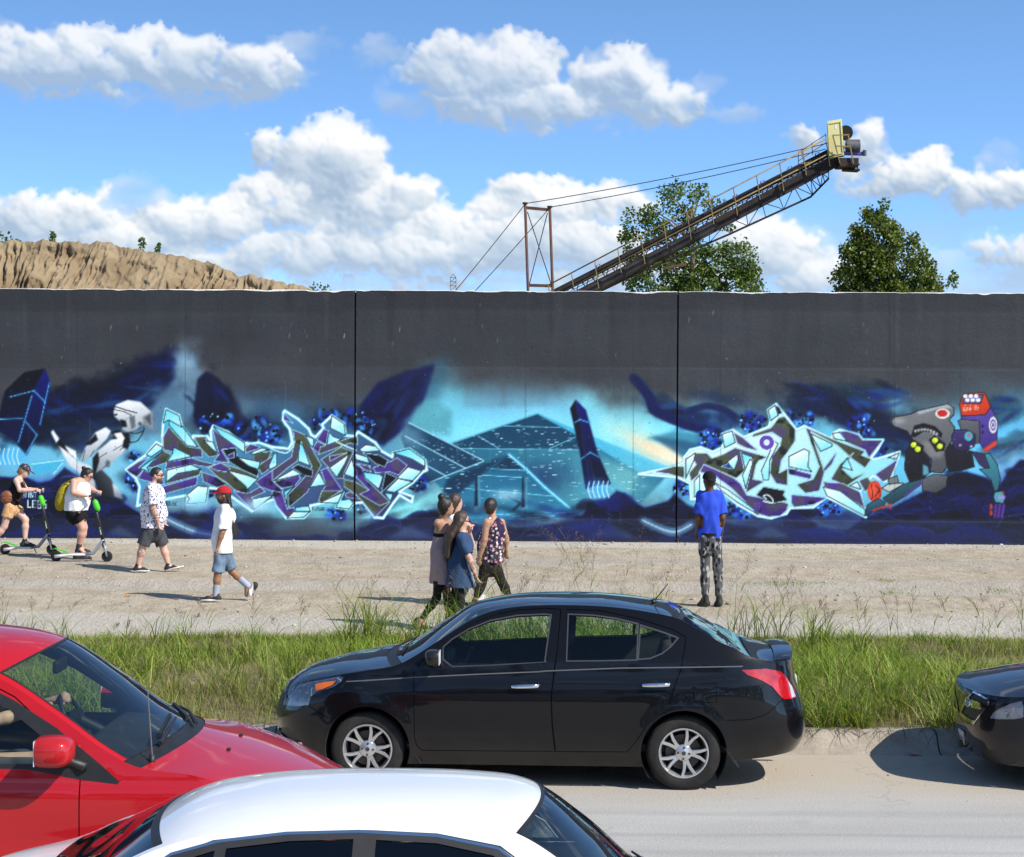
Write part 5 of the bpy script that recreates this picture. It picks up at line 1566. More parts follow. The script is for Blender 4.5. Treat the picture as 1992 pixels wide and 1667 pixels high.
for dy in (.1, W_ - .1):
 MB().tube([cp(x, y, dy) for x, y in ch], .05, 6).build('strut_chord', M_RUSTY, conv)
 up = [(1085, 590), (1240, 512), (1420, 425), (1560, 355), (1612, 333)]
 MB().tube([cp(x, y, dy) for x, y in up], .05, 6).build('strut_chord', M_RUSTY, conv)
 prev = None
 for k in range(19):
  t = k / 18
  f = lambda L: np.interp(t, np.linspace(0, 1, len(L)), [p[0] for p in L]), lambda L: np.interp(t, np.linspace(0, 1, len(L)), [p[1] for p in L])
  a, b = cp(f[0](ch), f[1](ch), dy), cp(f[0](up), f[1](up), dy)
  MB().bar(a, b, .035, .035).build('strut_web', M_RUSTY, conv)
  if prev is not None:
   MB().bar(prev[0] if k % 2 else prev[1], b if k % 2 else a, .035, .035).build('strut_web', M_RUSTY, conv)
  prev = (a, b)
for k in range(0, 19, 2):
 t = k / 18
 x, y = np.interp(t, np.linspace(0, 1, 5), [p[0] for p in ch]), np.interp(t, np.linspace(0, 1, 5), [p[1] for p in ch])
 MB().bar(cp(x, y, .1), cp(x, y, W_ - .1), .04, .04).build('cross_tie', M_RUSTY, conv)
gy = -.5
bx = [cp(1608, 236, gy), cp(1637, 231, gy), cp(1642, 302, gy), cp(1612, 308, gy)]
dv = Vector((.10, .55, 0))
gp = MB().hull8([bx[3], bx[2], bx[2] + dv, bx[3] + dv, bx[0], bx[1], bx[1] + dv, bx[0] + dv]).build('guard_panel', M_YBOX, conv, bevel=.02)
fr = MB()
qd = [bx[0].lerp(bx[2], .07), bx[1].lerp(bx[3], .07), bx[2].lerp(bx[0], .07), bx[3].lerp(bx[1], .07)]
for a, b in zip(qd, qd[1:] + qd[:1]):
 fr.bar(a + Vector((0, -.02, 0)), b + Vector((0, -.02, 0)), .045, .045)
fr.build('guard_rib', M_YBOX, gp)
mk = cp(1626, 247, gy)
MB().box(mk + Vector((-.05, -.012, -.09)), mk + Vector((.05, -.006, .09))).build('notice_plate', pmat('notice_white', (.75, .74, .68), .5), gp)
pl = cp(1655, 305, -.2)
MB().box(pl + Vector((-.6, -.7, -.5)), pl + Vector((.25, .9, -.12))).build('platform', M_RUSTY, conv)
MB().box(pl + Vector((-.3, -.72, -.45)), pl + Vector((.3, -.66, -.38))).build('platform_edge', M_RUSTY, conv)
MB().tube([cp(1646, 284, -.35), cp(1672, 284, -.35)], .30, 16).build('drive_motor', M_MOTOR, conv, True, auto=40)
MB().tube([cp(1640, 262, .0), cp(1652, 263, .0)], .26, 14).build('gear_case', pmat('tan_gear_case', (.20, .15, .09), .6), conv, True, auto=40)
MB().tube([cp(1645, 258, -.3), cp(1645, 258, .8)], .34, 16).build('head_pulley', M_BELT, conv, True, auto=40)
MB().bar(cp(1640, 298, -.3), cp(1684, 299, -.3), .3, .16).build('motor_mount', M_PURPLE, conv, bevel=.02)
MB().tube([cp(1682, 292, -.45), cp(1682, 303, -.45)], .09, 8).build('mount_bolt', M_MOTOR, conv)
MB().bar(cp(1640, 330, .3), cp(1670, 332, .3), .8, .1).build('discharge_lip', M_RUSTY, conv)
MB().add([cp(1640, 312, -.3), cp(1668, 312, -.3), cp(1670, 330, -.3), cp(1660, 322, -.3), cp(1645, 330, -.3)], [(0, 1, 2, 3, 4)]).build('discharge_skirt', M_RUSTY, conv)
for a, b in (((1620, 263), (1634, 318)), ((1650, 262), (1660, 318))):
 MB().bar(cp(*a, -1.0), cp(*b, -1.0), .07, .05).build('end_post', M_YELLOW, conv)
for a, b in (((1620, 263), (1652, 262)), ((1627, 284), (1656, 285))):
 MB().bar(cp(*a, -1.02), cp(*b, -1.02), .05, .05).build('end_rail', M_YELLOW, conv)
MB().bar(cp(1560, 297, -.9), cp(1568, 330, -.9), .08, .05).bar(cp(1556, 318, -.9), cp(1577, 316, -.9), .05, .05).build('gate_post', M_YELLOW, conv)
wg = MB()
A_, B_ = (1553, 297), (1606, 262)
for k in range(2):
 wg.bar(cp(A_[0], A_[1] + k * 16, .4), cp(B_[0], B_[1] + k * 16, .4), .03, .03)
for k in range(3):
 t = k / 2
 wg.bar(cp(A_[0] + 53 * t, A_[1] - 35 * t - 2, .4), cp(A_[0] + 55 * t, A_[1] - 35 * t + 22, .4), .03, .03)
wg.build('wire_guard', M_MOTOR, conv)
for px, top in ((1100, 590),):
 for dy in (.1, W_ - .1):
  a = cp(px, top, dy)
  MB().bar(a, Vector((a.x - .2, a.y, -.1)), .2, .2).build('support_leg', M_RUSTY, conv)
MB().bar(cp(1290, 522, .3), cp(1335, 514, .3), .2, .12).build('support_beam', M_ORUST, conv)
mast = empty('cable_mast', (at(1048, 560, YC).x, YC, 0))
tag(mast, 'rusty two-legged steel mast with crossed bracing at the foot of the conveyor', 'mast')
MI = Vector(mast.location)
def mp(px, py, dy=0.0):
 return at(px, py, YC + dy) - MI
for x0, x1, y0 in ((1021.5, 1027, 396), (1069.5, 1075, 403)):
 t = mp(x0, y0)
 f = mp(x1, 560)
 d = (f - t).normalized()
 MB().tube([t, t + d * ((t.z + .1) / -d.z)], .065, 10).build('pole', M_ORUST, mast, True)
 MB().tube([t + Vector((0, 0, -.03)), t + Vector((0, 0, .06))], .12, 8).build('pole_cap', M_RUSTY, mast)
MB().bar(mp(1024, 404), mp(1067, 408), .06, .14).build('crossbar', M_ORUST, mast)
MB().bar(mp(1029, 555), mp(1074, 556), .06, .14).build('crossbar', M_ORUST, mast)
for a, b in (((1026, 412), (1072, 552)), ((1065, 414), (1030, 552))):
 MB().tube([mp(*a, -.05 if a[0] < 1040 else .05), mp(*b, -.05 if a[0] < 1040 else .05)], .022, 6).build('cross_brace', M_RUSTY, mast)
M_CABLE = pmat('steel_cable', (.05, .05, .055), .6, .5)
def cable(name, label, a, b, sag, r=.02, group='mast cables'):
 a, b = Vector(a), Vector(b)
 pts = []
 for k in range(17):
  t = k / 16
  pts.append(a.lerp(b, t) - Vector((0, 0, sag * 4 * t * (1 - t))) - a)
 o = MB().tube(pts, r, 6).build(name, M_CABLE, None, True)
 o.location = a
 tag(o, label, 'cable', group)
cable('stay_cable', 'upper cable from the left mast leg to the conveyor head', at(1021.5, 396, YC), at(1612, 278, YC), .14)
cable('stay_cable', 'lower cable from the right mast leg to the conveyor head', at(1069.5, 403, YC), at(1606, 290, YC), .14)
e1, e2 = at(888, 560, YC), at(927, 560, YC)
t1, t2 = at(1021.5, 397, YC), at(1069.5, 404, YC)
cable('guy_cable', 'left guy wire running down from the mast towards the small lattice tower', t1, t1 + (e1 - t1) * 1.55, .08)
cable('guy_cable', 'right guy wire running down from the mast behind the wall', t2, t2 + (e2 - t2) * 1.55, .08)
lt = empty('lattice_tower', (at(881, 560, 160.0).x, 160.0, 0))
tag(lt, 'thin distant lattice tower top at the foot of the guy wires', 'tower')
LI = Vector(lt.location)
lp = lambda x, y: at(x, y, 160.0) - LI
lines = [((876, 700), (876, 540)), ((887, 700), (887, 540)), ((876, 540), (881.5, 533)), ((887, 540), (881.5, 533))] + [((876, y), (887, y)) for y in (540, 548, 556, 575)] + [((876, 548), (887, 540)), ((876, 556), (887, 548)), ((876, 566), (887, 556))]
for a, b in lines:
 MB().bar(lp(*a), lp(*b), .035, .035).build('lattice_bar', M_GREYSTEEL, lt)
# --- cars
def glass_mat(name, tint, extra=0.0):
 m_ = bpy.data.materials.new(name)
 m_.use_nodes = True
 q = NG(m_.node_tree)
 m_.node_tree.nodes.clear()
 tr = q.n('ShaderNodeBsdfTransparent')
 tr.inputs[0].default_value = (*tint, 1)
 gl = q.n('ShaderNodeBsdfGlossy')
 gl.inputs['Roughness'].default_value = .015
 fr = q.n('ShaderNodeFresnel')
 fr.inputs[0].default_value = 1.52
 fac = q.m('MULTIPLY_ADD', fr.outputs[0], 1.15, extra, clamp=True)
 mx = q.n('ShaderNodeMixShader')
 q.link(fac, mx.inputs[0])
 q.link(tr.outputs[0], mx.inputs[1])
 q.link(gl.outputs[0], mx.inputs[2])
 o_ = q.n('ShaderNodeOutputMaterial')
 q.link(mx.outputs[0], o_.inputs[0])
 return m_
def paint_mat(name, col, flake=0.0, dust=0.12):
 m_ = bpy.data.materials.new(name)
 m_.use_nodes = True
 q = NG(m_.node_tree)
 b = m_.node_tree.nodes['Principled BSDF']
 t = q.n('ShaderNodeTexCoord')
 z = q.sep(t.outputs['Object'])[2]
 d = q.m('MULTIPLY', q.sstep(z, .55, .15), q.noise(t.outputs['Object'], 5, 4, .65))
 d = q.m('MULTIPLY', d, dust * 3)
 speck = q.m('MULTIPLY', q.sstep(q.noise(t.outputs['Object'], 55, 3, .6), .6, .8), dust * .5)
 q.link(q.mix(q.m('ADD', d, speck), col, (.30, .25, .19)), b.inputs['Base Color'])
 b.inputs['Roughness'].default_value = .34
 b.inputs['Specular IOR Level'].default_value = .12
 b.inputs['Metallic'].default_value = flake
 b.inputs['Coat Weight'].default_value = 1.0
 b.inputs['Coat IOR'].default_value = 1.36 if max(col) < .05 else 1.5
 q.link(q.m('MULTIPLY_ADD', q.noise(t.outputs['Object'], 9, 4, .6), .07, .012), b.inputs['Coat Roughness'])
 return m_
M_GLASS = glass_mat('car_glass', (.84, .94, .88))
M_WSCREEN = glass_mat('windscreen_glass', (.78, .88, .86), .09)
M_TINT = glass_mat('tinted_glass', (.10, .13, .13), .01)
M_LENS = glass_mat('clear_lens', (.86, .9, .94), .05)
M_RUBBER = pmat('tyre_rubber', (.022, .021, .020), .82, var=.35, vscale=7, bump=.0015, bscale=90, spec=.3)
M_RIM = pmat('alloy_silver', (.60, .60, .60), .30, .75, var=.08, vscale=9)
M_BRAKE = pmat('brake_disc', (.08, .07, .065), .5, .6, var=.3)
M_BLACKP = pmat('black_plastic', (.015, .015, .016), .5, var=.2, vscale=8, bump=.0006, bscale=200)
M_SEAM = pmat('panel_gap', (.002, .002, .002), .9)
M_WELL = pmat('wheel_well', (.010, .010, .010), .9, var=.3)
M_CHROME = pmat('chrome', (.78, .78, .80), .07, 1.0)
M_TRIMGREY = pmat('window_trim_line', (.05, .05, .055), .4, .2)
M_INTER = pmat('dark_cabin_trim', (.020, .021, .023), .75, var=.2)
M_SEATF = pmat('dark_seat_cloth', (.028, .028, .031), .9, var=.2, vscale=12, bump=.001, bscale=150)
M_LTAN = pmat('light_cabin_trim', (.30, .27, .23), .8, var=.1)
M_RED = pmat('red_lamp', (.42, .004, .006), .12, var=.25, vscale=14, coat=1.0)
M_AMBER = pmat('amber_lamp', (.80, .16, .012), .15, var=.1, coat=1.0)
M_WLAMP = pmat('white_lamp', (.62, .63, .66), .12, .2, coat=1.0)
M_REFL = pmat('lamp_reflector', (.74, .77, .82), .3, .0, var=.22, vscale=16)
M_LAMPB = pmat('lamp_body', (.10, .11, .13), .3, .3)
def inside(P, x, y):
 P = np.asarray(P, float)
 r_ = np.zeros(np.shape(x), bool)
 for (xa, ya), (xb, yb) in zip(P, np.roll(P, -1, 0)):
  if ya == yb:
   continue
  r_ ^= ((ya > y) != (yb > y)) & (x < (xb - xa) * (y - ya) / (yb - ya) + xa)
 return r_
def resample(P, h, closed=True):
 P = np.asarray(P, float)
 if closed:
  P = np.vstack([P, P[:1]])
 out_ = []
 for a, b in zip(P[:-1], P[1:]):
  n_ = max(1, int(np.ceil(np.hypot(*(b - a)) / h)))
  for k in range(n_):
   out_.append(a + (b - a) * k / n_)
 if not closed:
  out_.append(P[-1])
 return np.array(out_)
def offset_poly(P, d):
 P = np.asarray(P, float)
 area = np.sum(P[:, 0] * np.roll(P[:, 1], -1) - np.roll(P[:, 0], -1) * P[:, 1])
 sgn = 1 if area > 0 else -1
 e = np.roll(P, -1, 0) - P
 e /= np.linalg.norm(e, axis=1, keepdims=True) + 1e-12
 nrm = np.stack([e[:, 1], -e[:, 0]], -1) * sgn
 v = nrm + np.roll(nrm, 1, 0)
 v /= np.maximum(np.sum(v * nrm, 1, keepdims=True), .35)
 return P + v * d
def ribbon(P, w, closed=False):
 P = np.asarray(P, float)
 t = np.gradient(P, axis=0)
 t /= np.linalg.norm(t, axis=1, keepdims=True) + 1e-12
 nn = np.stack([-t[:, 1], t[:, 0]], -1) * w / 2
 return np.vstack([P + nn, (P - nn)[::-1]])
class Car:
 def __init__(self, name, label, loc, yaw, spec):
  self.s = spec
  self.root = empty(name, loc, yaw)
  tag(self.root, label, 'car')
  self.M = Matrix.Translation(loc) @ Matrix.Rotation(yaw, 4, 'Z')
  self.Mi = np.array(self.M.inverted())
  self.L = spec['L']
  self.zc = interp(*zip(*spec['centre']))
  self.zt = interp(*zip(*spec['edge']))
  self.zb = interp(*zip(*spec['belt']))
  self.wm = interp(*zip(*spec['width']))
  self.dw = interp(*zip(*spec['section']))
  self.xn = interp(*zip(*spec['nose']))
  self.xt = interp(*zip(*spec['tail']))
  self.bow = interp(*zip(*spec['bow']))
  self.bot = interp(*zip(*spec['bottom']))
  self.xc, self.xr = spec['xc'], spec['xr']
  self.pf, self.pr = spec.get('pf', 2.4), spec.get('pr', 2.8)
  self.Lf, self.Lr = spec.get('Lf', 1.3), spec.get('Lr', 1.15)
  self.U0, self.U1 = self.xc - self.Lf, self.xr + self.Lr
  self.hubs = spec['hubs']
  self.wr, self.ar = spec['wheel_r'], spec['arch_r']
 # ---- surface
 def W(self, x, z):
  zb = self.zb(x)
  low = np.minimum(z, zb)
  w = self.wm(x) + self.dw(low)
  up = np.clip(z - zb, 0, None) / .45
  w = w - self.s['tumble'] * (.75 * up + .25 * up * up)
  for hx, hz in self.hubs:
   r = np.hypot(x - hx, z - hz)
   w = w + .016 * np.exp(-((r - self.ar) / .07) ** 2) * (z < .95)
  for za, zb_, amp in self.s.get('creases', ()):
   zz = za + (zb_ - za) * x / self.L
   d = z - zz
   w = w + amp * np.where(d > 0, np.exp(-(d / .05) ** 2), np.exp(-(d / .16) ** 2))
  return w
 def S(self, U, z):
  U, z = np.broadcast_arrays(np.asarray(U, float), np.asarray(z, float))
  x = U.copy()
  y = np.empty_like(x)
  f, r = U < self.xc, U > self.xr
  m = ~(f | r)
  y[m] = self.W(U[m], z[m])
  if f.any():
   t = np.clip((self.xc - U[f]) / self.Lf, 0, 1) * math.pi / 2
   xe = self.xc - (self.xc - self.xn(z[f])) * np.sin(t) ** (2 / self.pf)
   x[f] = xe
   y[f] = self.W(np.maximum(xe, self.s.get('xw', .35)), z[f]) * np.maximum(np.cos(t), 0) ** (2 / self.pf)
  if r.any():
   t = np.clip((U[r] - self.xr) / self.Lr, 0, 1) * math.pi / 2
   xe = self.xr + (self.xt(z[r]) - self.xr) * np.sin(t) ** (2 / self.pr)
   x[r] = xe
   y[r] = self.W(np.minimum(xe, self.L - .3), z[r]) * np.maximum(np.cos(t), 0) ** (2 / self.pr)
  return np.stack([x, y, z], -1)
 def N(self, U, z):
  h = 2e-3
  du = self.S(np.asarray(U) + h, z) - self.S(np.asarray(U) - h, z)
  dz = self.S(U, np.asarray(z) + h) - self.S(U, np.asarray(z) - h)
  n_ = np.cross(dz, du)
  n_ /= np.linalg.norm(n_, axis=-1, keepdims=True) + 1e-12
  return n_
 def U_of(self, x, z):
  x = np.asarray(x, float)
  U = x.copy()
  f = x < self.xc
  if f.any():
   q = np.clip((self.xc - x[f]) / (self.xc - self.xn(z[f])), 0, 1)
   U[f] = self.xc - self.Lf * np.arcsin(q ** (self.pf / 2)) * 2 / math.pi
  r = x > self.xr
  if r.any():
   q = np.clip((x[r] - self.xr) / (self.xt(z[r]) - self.xr), 0, 1)
   U[r] = self.xr + self.Lr * np.arcsin(q ** (self.pr / 2)) * 2 / math.pi
  return U
 def xz(self, pts):
  P = np.asarray(pts, float)
  return np.stack([self.U_of(P[:, 0], P[:, 1]), P[:, 1]], -1)
 def px(self, pts, yside=-1):
  M3, t3 = np.array(self.M.to_3x3()), np.array(self.M.translation)
  def proj(U, z):
   P = self.S(U, z)
   P[..., 1] *= yside
   q = (P @ M3.T + t3 - np.array([0, 0, CAM_H])) @ _R
   return 996 + FPX * q[..., 0] / -q[..., 2], 833.5 - FPX * q[..., 1] / -q[..., 2]
  if not hasattr(self, '_grid'):
   U, z = np.meshgrid(np.linspace(self.U0, self.U1, 340), np.linspace(.12, 1.85, 150), indexing='ij')
   ok = (z > self.bot(U) - .03) & (z < self.zt(U) + .05)
   self._grid = (U[ok], z[ok]) + tuple(q[ok] for q in proj(U, z))
  gU, gz, gx, gy = self._grid
  out_ = []
  for a, b in pts:
   i = np.argmin((gx - a) ** 2 + (gy - b) ** 2)
   u0, z0, hu, hz = gU[i], gz[i], .02, .012
   for _ in range(5):
    uu, zz = np.meshgrid(u0 + np.linspace(-1, 1, 9) * hu, z0 + np.linspace(-1, 1, 9) * hz, indexing='ij')
    uu = np.clip(uu, self.U0, self.U1)
    X_, Y_ = proj(uu, zz)
    k = np.argmin((X_ - a) ** 2 + (Y_ - b) ** 2)
    u0, z0 = uu.flat[k], zz.flat[k]
    hu, hz = hu * .4, hz * .4
   out_.append((u0, z0))
  return np.array(out_)
 # ---- triangulate the side
 def side(self, classes, h=.055):
  pts, edges = [], []
  def add_poly(P, closed=True, step=.04):
   P = resample(P, step, closed)
   b = len(pts)
   pts.extend(map(tuple, P))
   n_ = len(P)
   for i in range(n_ if closed else n_ - 1):
    edges.append((b + i, b + (i + 1) % n_))
  Us = np.linspace(self.U0, self.U1, 150)
  border = np.vstack([np.stack([Us, self.bot(Us)], -1), np.stack([Us, self.zt(Us)], -1)[::-1]])
  add_poly(border)
  for key, P in classes:
   add_poly(P)
  gu, gz = np.meshgrid(np.arange(self.U0, self.U1, h), np.arange(.1, 2.0, h))
  gu = gu + (np.arange(gu.shape[0]) % 2)[:, None] * h / 2
  gp = np.stack([gu.ravel(), gz.ravel()], -1)
  keep = inside(offset_poly(border, -.01), gp[:, 0], gp[:, 1])
  pts.extend(map(tuple, gp[keep]))
  res = delaunay_2d_cdt([Vector(p) for p in pts], edges, [], 0, 1e-5)
  V = np.array([tuple(v) for v in res[0]])
  T = np.array([t for t in res[2] if len(t) == 3])
  c = V[T].mean(1)
  a2 = (V[T[:, 1], 0] - V[T[:, 0], 0]) * (V[T[:, 2], 1] - V[T[:, 0], 1]) - (V[T[:, 2], 0] - V[T[:, 0], 0]) * (V[T[:, 1], 1] - V[T[:, 0], 1])
  ok = inside(border, c[:, 0], c[:, 1]) & (np.abs(a2) > 1e-9)
  T, c, a2 = T[ok], c[ok], a2[ok]
  T[a2 < 0] = T[a2 < 0][:, ::-1]
  lab = np.full(len(T), -1)
  for k, (key, P) in reversed(list(enumerate(classes))):
   lab[inside(P, c[:, 0], c[:, 1])] = k
  self.V2, self.T2 = V, T
  out_ = {}
  for k, (key, P) in enumerate(classes):
   if key not in out_:
    out_[key] = T[lab == k]
   else:
    out_[key] = np.vstack([out_[key], T[lab == k]])
  out_['body'] = T[lab == -1]
  return out_
 def part(self, name, T, mat, side, off=0.0, parent=None):
  if len(T) == 0:
   return None
  used, inv = np.unique(T, return_inverse=True)
  uv = self.V2[used]
  P = self.S(uv[:, 0], uv[:, 1])
  nn = self.N(uv[:, 0], uv[:, 1])
  P = P + nn * off
  F = inv.reshape(-1, 3)
  P[:, 1] *= side
  nn = nn.copy()
  nn[:, 1] *= side
  if side > 0:
   F = F[:, ::-1]
  o = fast_mesh(name, P, tris=F, mat=mat, parent=parent or self.root)
  if len(o.data.vertices) == len(nn):
   o.data.normals_split_custom_set_from_vertices(nn.tolist())
  return o
 # ---- top surface between the two edges
 def T3(self, U, v):
  U, v = np.broadcast_arrays(np.asarray(U, float), np.asarray(v, float))
  E = self.S(U, self.zt(U))
  s_ = E[..., 0] - self.bow(E[..., 0])
  zc = self.zc(s_)
  a = np.abs(v)
  q_ = self.s.get('crown', 2.3)
  x = s_ + (E[..., 0] - s_) * a ** 2
  y = v * E[..., 1]
  z = zc + (E[..., 2] - zc) * a ** q_
  return np.stack([x, y, z], -1)
 def top(self, name, Ua, Ub, mat, v0=-1.0, v1=1.0, nu=40, nv=36, off=0.0, parent=None, fcut=None):
  us = np.linspace(Ua, Ub, nu)
  vs = np.linspace(v0, v1, nv)
  Ug, Vg = np.meshgrid(us, vs, indexing='ij')
  if fcut is not None:
   Ug, Vg = fcut(Ug, Vg)
  P = self.T3(Ug, Vg)
  h = 2e-3
  n_ = np.cross(self.T3(Ug + h, Vg) - self.T3(Ug - h, Vg), self.T3(Ug, Vg + h) - self.T3(Ug, Vg - h))
  n_ /= np.linalg.norm(n_, axis=-1, keepdims=True) + 1e-12
  n_ *= np.sign(n_[..., 2:3] + 1e-9)
  P = P + n_ * off
  i = np.arange((nu - 1) * (nv - 1))
  a = (i // (nv - 1)) * nv + i % (nv - 1)
  Q = np.stack([a, a + nv, a + nv + 1, a + 1], -1)
  V = P.reshape(-1, 3)
  d = np.cross(V[Q[:, 1]] - V[Q[:, 0]], V[Q[:, 3]] - V[Q[:, 0]])
  if d[:, 2].sum() < 0:
   Q = Q[:, ::-1]
  o = fast_mesh(name, V, quads=Q, mat=mat, parent=parent or self.root)
  if len(o.data.vertices) == len(V):
   o.data.normals_split_custom_set_from_vertices(n_.reshape(-1, 3).tolist())
  return o
 # ---- things common to all cars
 def wheel(self, hx, hz, side, style):
  y = (float(self.wm(hx)) + self.s.get('track_in', -.03)) * side
  R, rr, wd = self.wr, self.s['rim_r'], .19
  root = empty('wheel', (hx, y, R))
  root.parent = self.root
  o_ = side
  prof = [(rr, -.004), (rr + .012, .004), (rr + .03, .006), (R - .05, .006), (R - .022, .0), (R - .007, -.014), (R, -.034), (R - .004, -.04), (R, -.046), (R, -.09), (R - .005, -.095), (R, -.1), (R, -.15), (R - .02, -wd), (rr, -wd), (rr, -.004)]
  MB().lathe([(r, h * o_) for r, h in prof], (0, 0, 0), 'Y', 56).build('tyre', M_RUBBER, root, True, auto=50)
  rim = MB().lathe([(r, h * o_) for r, h in [(rr + .004, -.002), (rr + .002, .006), (rr - .008, .006), (rr - .016, -.006), (rr - .022, -.05), (rr - .03, -.15), (rr - .03, -.17)]], (0, 0, 0), 'Y', 56).build('rim', M_RIM, root, True, auto=40)
  MB().lathe([(.02, -.075 * o_), (.145, -.075 * o_), (.148, -.085 * o_), (.02, -.085 * o_)], (0, 0, 0), 'Y', 40).build('brake_disc', M_BRAKE, root, True, auto=30)
  MB().lathe([(.001, -.12 * o_), (rr - .03, -.12 * o_)], (0, 0, 0), 'Y', 32).build('backing_plate', M_WELL, root)
  def spoke(angs_r, w0, w1, name='spoke'):
   mb = MB()
   ctr = [(r * math.cos(a), r * math.sin(a)) for a, r in angs_r]
   n_ = len(ctr)
   top, bot_ = [], []
   for i, (cx, cz) in enumerate(ctr):
    ax, az = ctr[max(0, i - 1)]
    bx, bz = ctr[min(n_ - 1, i + 1)]
    tx, tz = bx - ax, bz - az
    ln = math.hypot(tx, tz) or 1
    nx_, nz_ = -tz / ln, tx / ln
    w = lerp(w0, w1, i / (n_ - 1)) / 2
    r = angs_r[i][1]
    yf = (-.016 + .018 * (r / rr) ** 2) * o_
    yb = yf - .035 * o_
    top.append(((cx + nx_ * w * .8, yf, cz + nz_ * w * .8), (cx - nx_ * w * .8, yf, cz - nz_ * w * .8), (cx - nx_ * w, yb, cz - nz_ * w), (cx + nx_ * w, yb, cz + nz_ * w)))
   vs, fs = [], []
   for t_ in top:
    vs += list(t_)
   for i in range(n_ - 1):
    for k in range(4):
     k2 = (k + 1) % 4
     fs.append((i * 4 + k, i * 4 + k2, i * 4 + 4 + k2, i * 4 + 4 + k))
   mb.add(vs, fs)
   mb.build(name, M_RIM, root, bevel=.002)
  ph = self.s.get('wheel_phase', .25)
  for k in range(5):
   a0 = ph + k * 2 * math.pi / 5
   if style == 'y':
    spoke([(a0 + .16, .045), (a0 + .13, .09), (a0 + .17, .14), (a0 + .24, rr - .006)], .036, .026)
    spoke([(a0 - .16, .045), (a0 - .15, .09), (a0 - .22, .14), (a0 - .32, rr - .006)], .036, .024)
   else:
    spoke([(a0, .045), (a0, .12), (a0, rr - .006)], .05, .036)
  MB().lathe([(.001, .004 * o_), (.022, .004 * o_), (.030, .000), (.062, -.008 * o_), (.07, -.02 * o_), (.07, -.05 * o_)], (0, 0, 0), 'Y', 28).build('hub_cap', M_RIM, root, True, auto=35)
  MB().lathe([(.001, .0062 * o_), (.017, .0062 * o_), (.018, .0045 * o_)], (0, 0, 0), 'Y', 20).build('hub_badge', M_TRIMGREY, root)
  for k in range(self.s.get('lugs', 4)):
   a = ph + .3 + k * 2 * math.pi / self.s.get('lugs', 4)
   c = (.047 * math.cos(a), 0, .047 * math.sin(a))
   MB().lathe([(.001, .004 * o_), (.009, .004 * o_), (.010, -.012 * o_)], c, 'Y', 8).build('lug_nut', M_BRAKE, root)
  return root
 def wheel_well(self, hx, hz, side):
  mb = MB()
  R = self.ar
  yo = float(self.wm(hx)) - .012
  n_ = 26
  b = []
  for i in range(n_):
   a = math.radians(-38 + 256 * i / (n_ - 1))
   for yy in (yo, yo - .32):
    b.append((hx + R * 1.0 * math.cos(a), yy * side, hz + R * math.sin(a)))
  fs = [(2 * i, 2 * i + 1, 2 * i + 3, 2 * i + 2) for i in range(n_ - 1)]
  mb.add(b, fs)
  c0 = len(mb.V)
  mb.add([(hx, (yo - .32) * side, hz)] + [b[2 * i + 1] for i in range(n_)], [(0, i + 1, i + 2) for i in range(n_ - 1)])
  mb.build('wheel_well', M_WELL, self.root, True)
 def arch(self, hx, hz):
  a = np.linspace(math.radians(-60), math.radians(240), 46)
  P = np.stack([hx + self.ar * np.cos(a), hz + self.ar * np.sin(a)], -1)
  P = np.vstack([P, [(hx - self.ar * .5, -.3), (hx + self.ar * .5, -.3)]])
  return self.xz(P) if (P[:, 0] < self.xc).any() or (P[:, 0] > self.xr).any() else P
 def underbody(self):
  mb = MB()
  mb.box((.45, -.60, .19), (self.L - .95, .60, .32))
  mb.build('underbody', M_WELL, self.root)
  fl = MB().box((self.hubs[0][0] + .25, -.70, .30), (self.hubs[1][0] + .6, .70, .36))
  fl.build('cabin_floor', M_INTER, self.root)
 def seat(self, x, y, z0, mat, w=.50, back=.62, lean=.30, head=True, name='seat'):
  r = empty(name, (x, y, z0))
  r.parent = self.root
  h = w / 2
  def pad(nm, pr):
   MB().hull8([Vector(p) for p in pr]).build(nm, mat, r, True, bevel=.035, auto=60)
  pad('cushion', [(0, -h, .08), (.5, -h, .0), (.5, h, .0), (0, h, .08), (0, -h, .24), (.5, -h, .17), (.5, h, .17), (0, h, .24)])
  dx_ = back * lean
  pad('backrest', [(.42, -h * .92, .1), (.56, -h * .92, .1), (.56, h * .92, .1), (.42, h * .92, .1), (.42 + dx_, -h * .78, .1 + back), (.52 + dx_, -h * .78, .1 + back), (.52 + dx_, h * .78, .1 + back), (.42 + dx_, h * .78, .1 + back)])
  if head:
   hx, hz = .43 + dx_ + .03, .1 + back + .05
   pad('head_rest', [(hx, -.12, hz), (hx + .08, -.12, hz), (hx + .08, .12, hz), (hx, .12, hz), (hx + .04, -.10, hz + .17), (hx + .10, -.10, hz + .17), (hx + .10, .10, hz + .17), (hx + .04, .10, hz + .17)])
   for yy in (-.05, .05):
    MB().tube([(hx + .04, yy, hz - .06), (hx + .05, yy, hz + .05)], .007, 6).build('head_rest_post', M_CHROME, r)
  return r
 def steering(self, x, y, z, tilt=.42):
  mb = MB()
  R = .185
  pts = []
  for k in range(29):
   a = 2 * math.pi * k / 28
   pts.append((x + R * math.sin(a) * math.sin(tilt), y + R * math.cos(a), z + R * math.sin(a) * math.cos(tilt)))
  mb.tube(pts, .016, 8, False)
  for a in (math.radians(200), math.radians(340), math.radians(270)):
   mb.bar((x, y, z), (x + R * math.sin(a) * math.sin(tilt), y + R * math.cos(a), z + R * math.sin(a) * math.cos(tilt)), .035, .02)
  mb.tube([(x + .01, y, z), (x - .05, y, z + .02)], .065, 12)
  mb.tube([(x - .03, y, z), (x - .28, y, z - .12)], .035, 8)
  return mb.build('steering_wheel', M_BLACKP, self.root, True, auto=50)
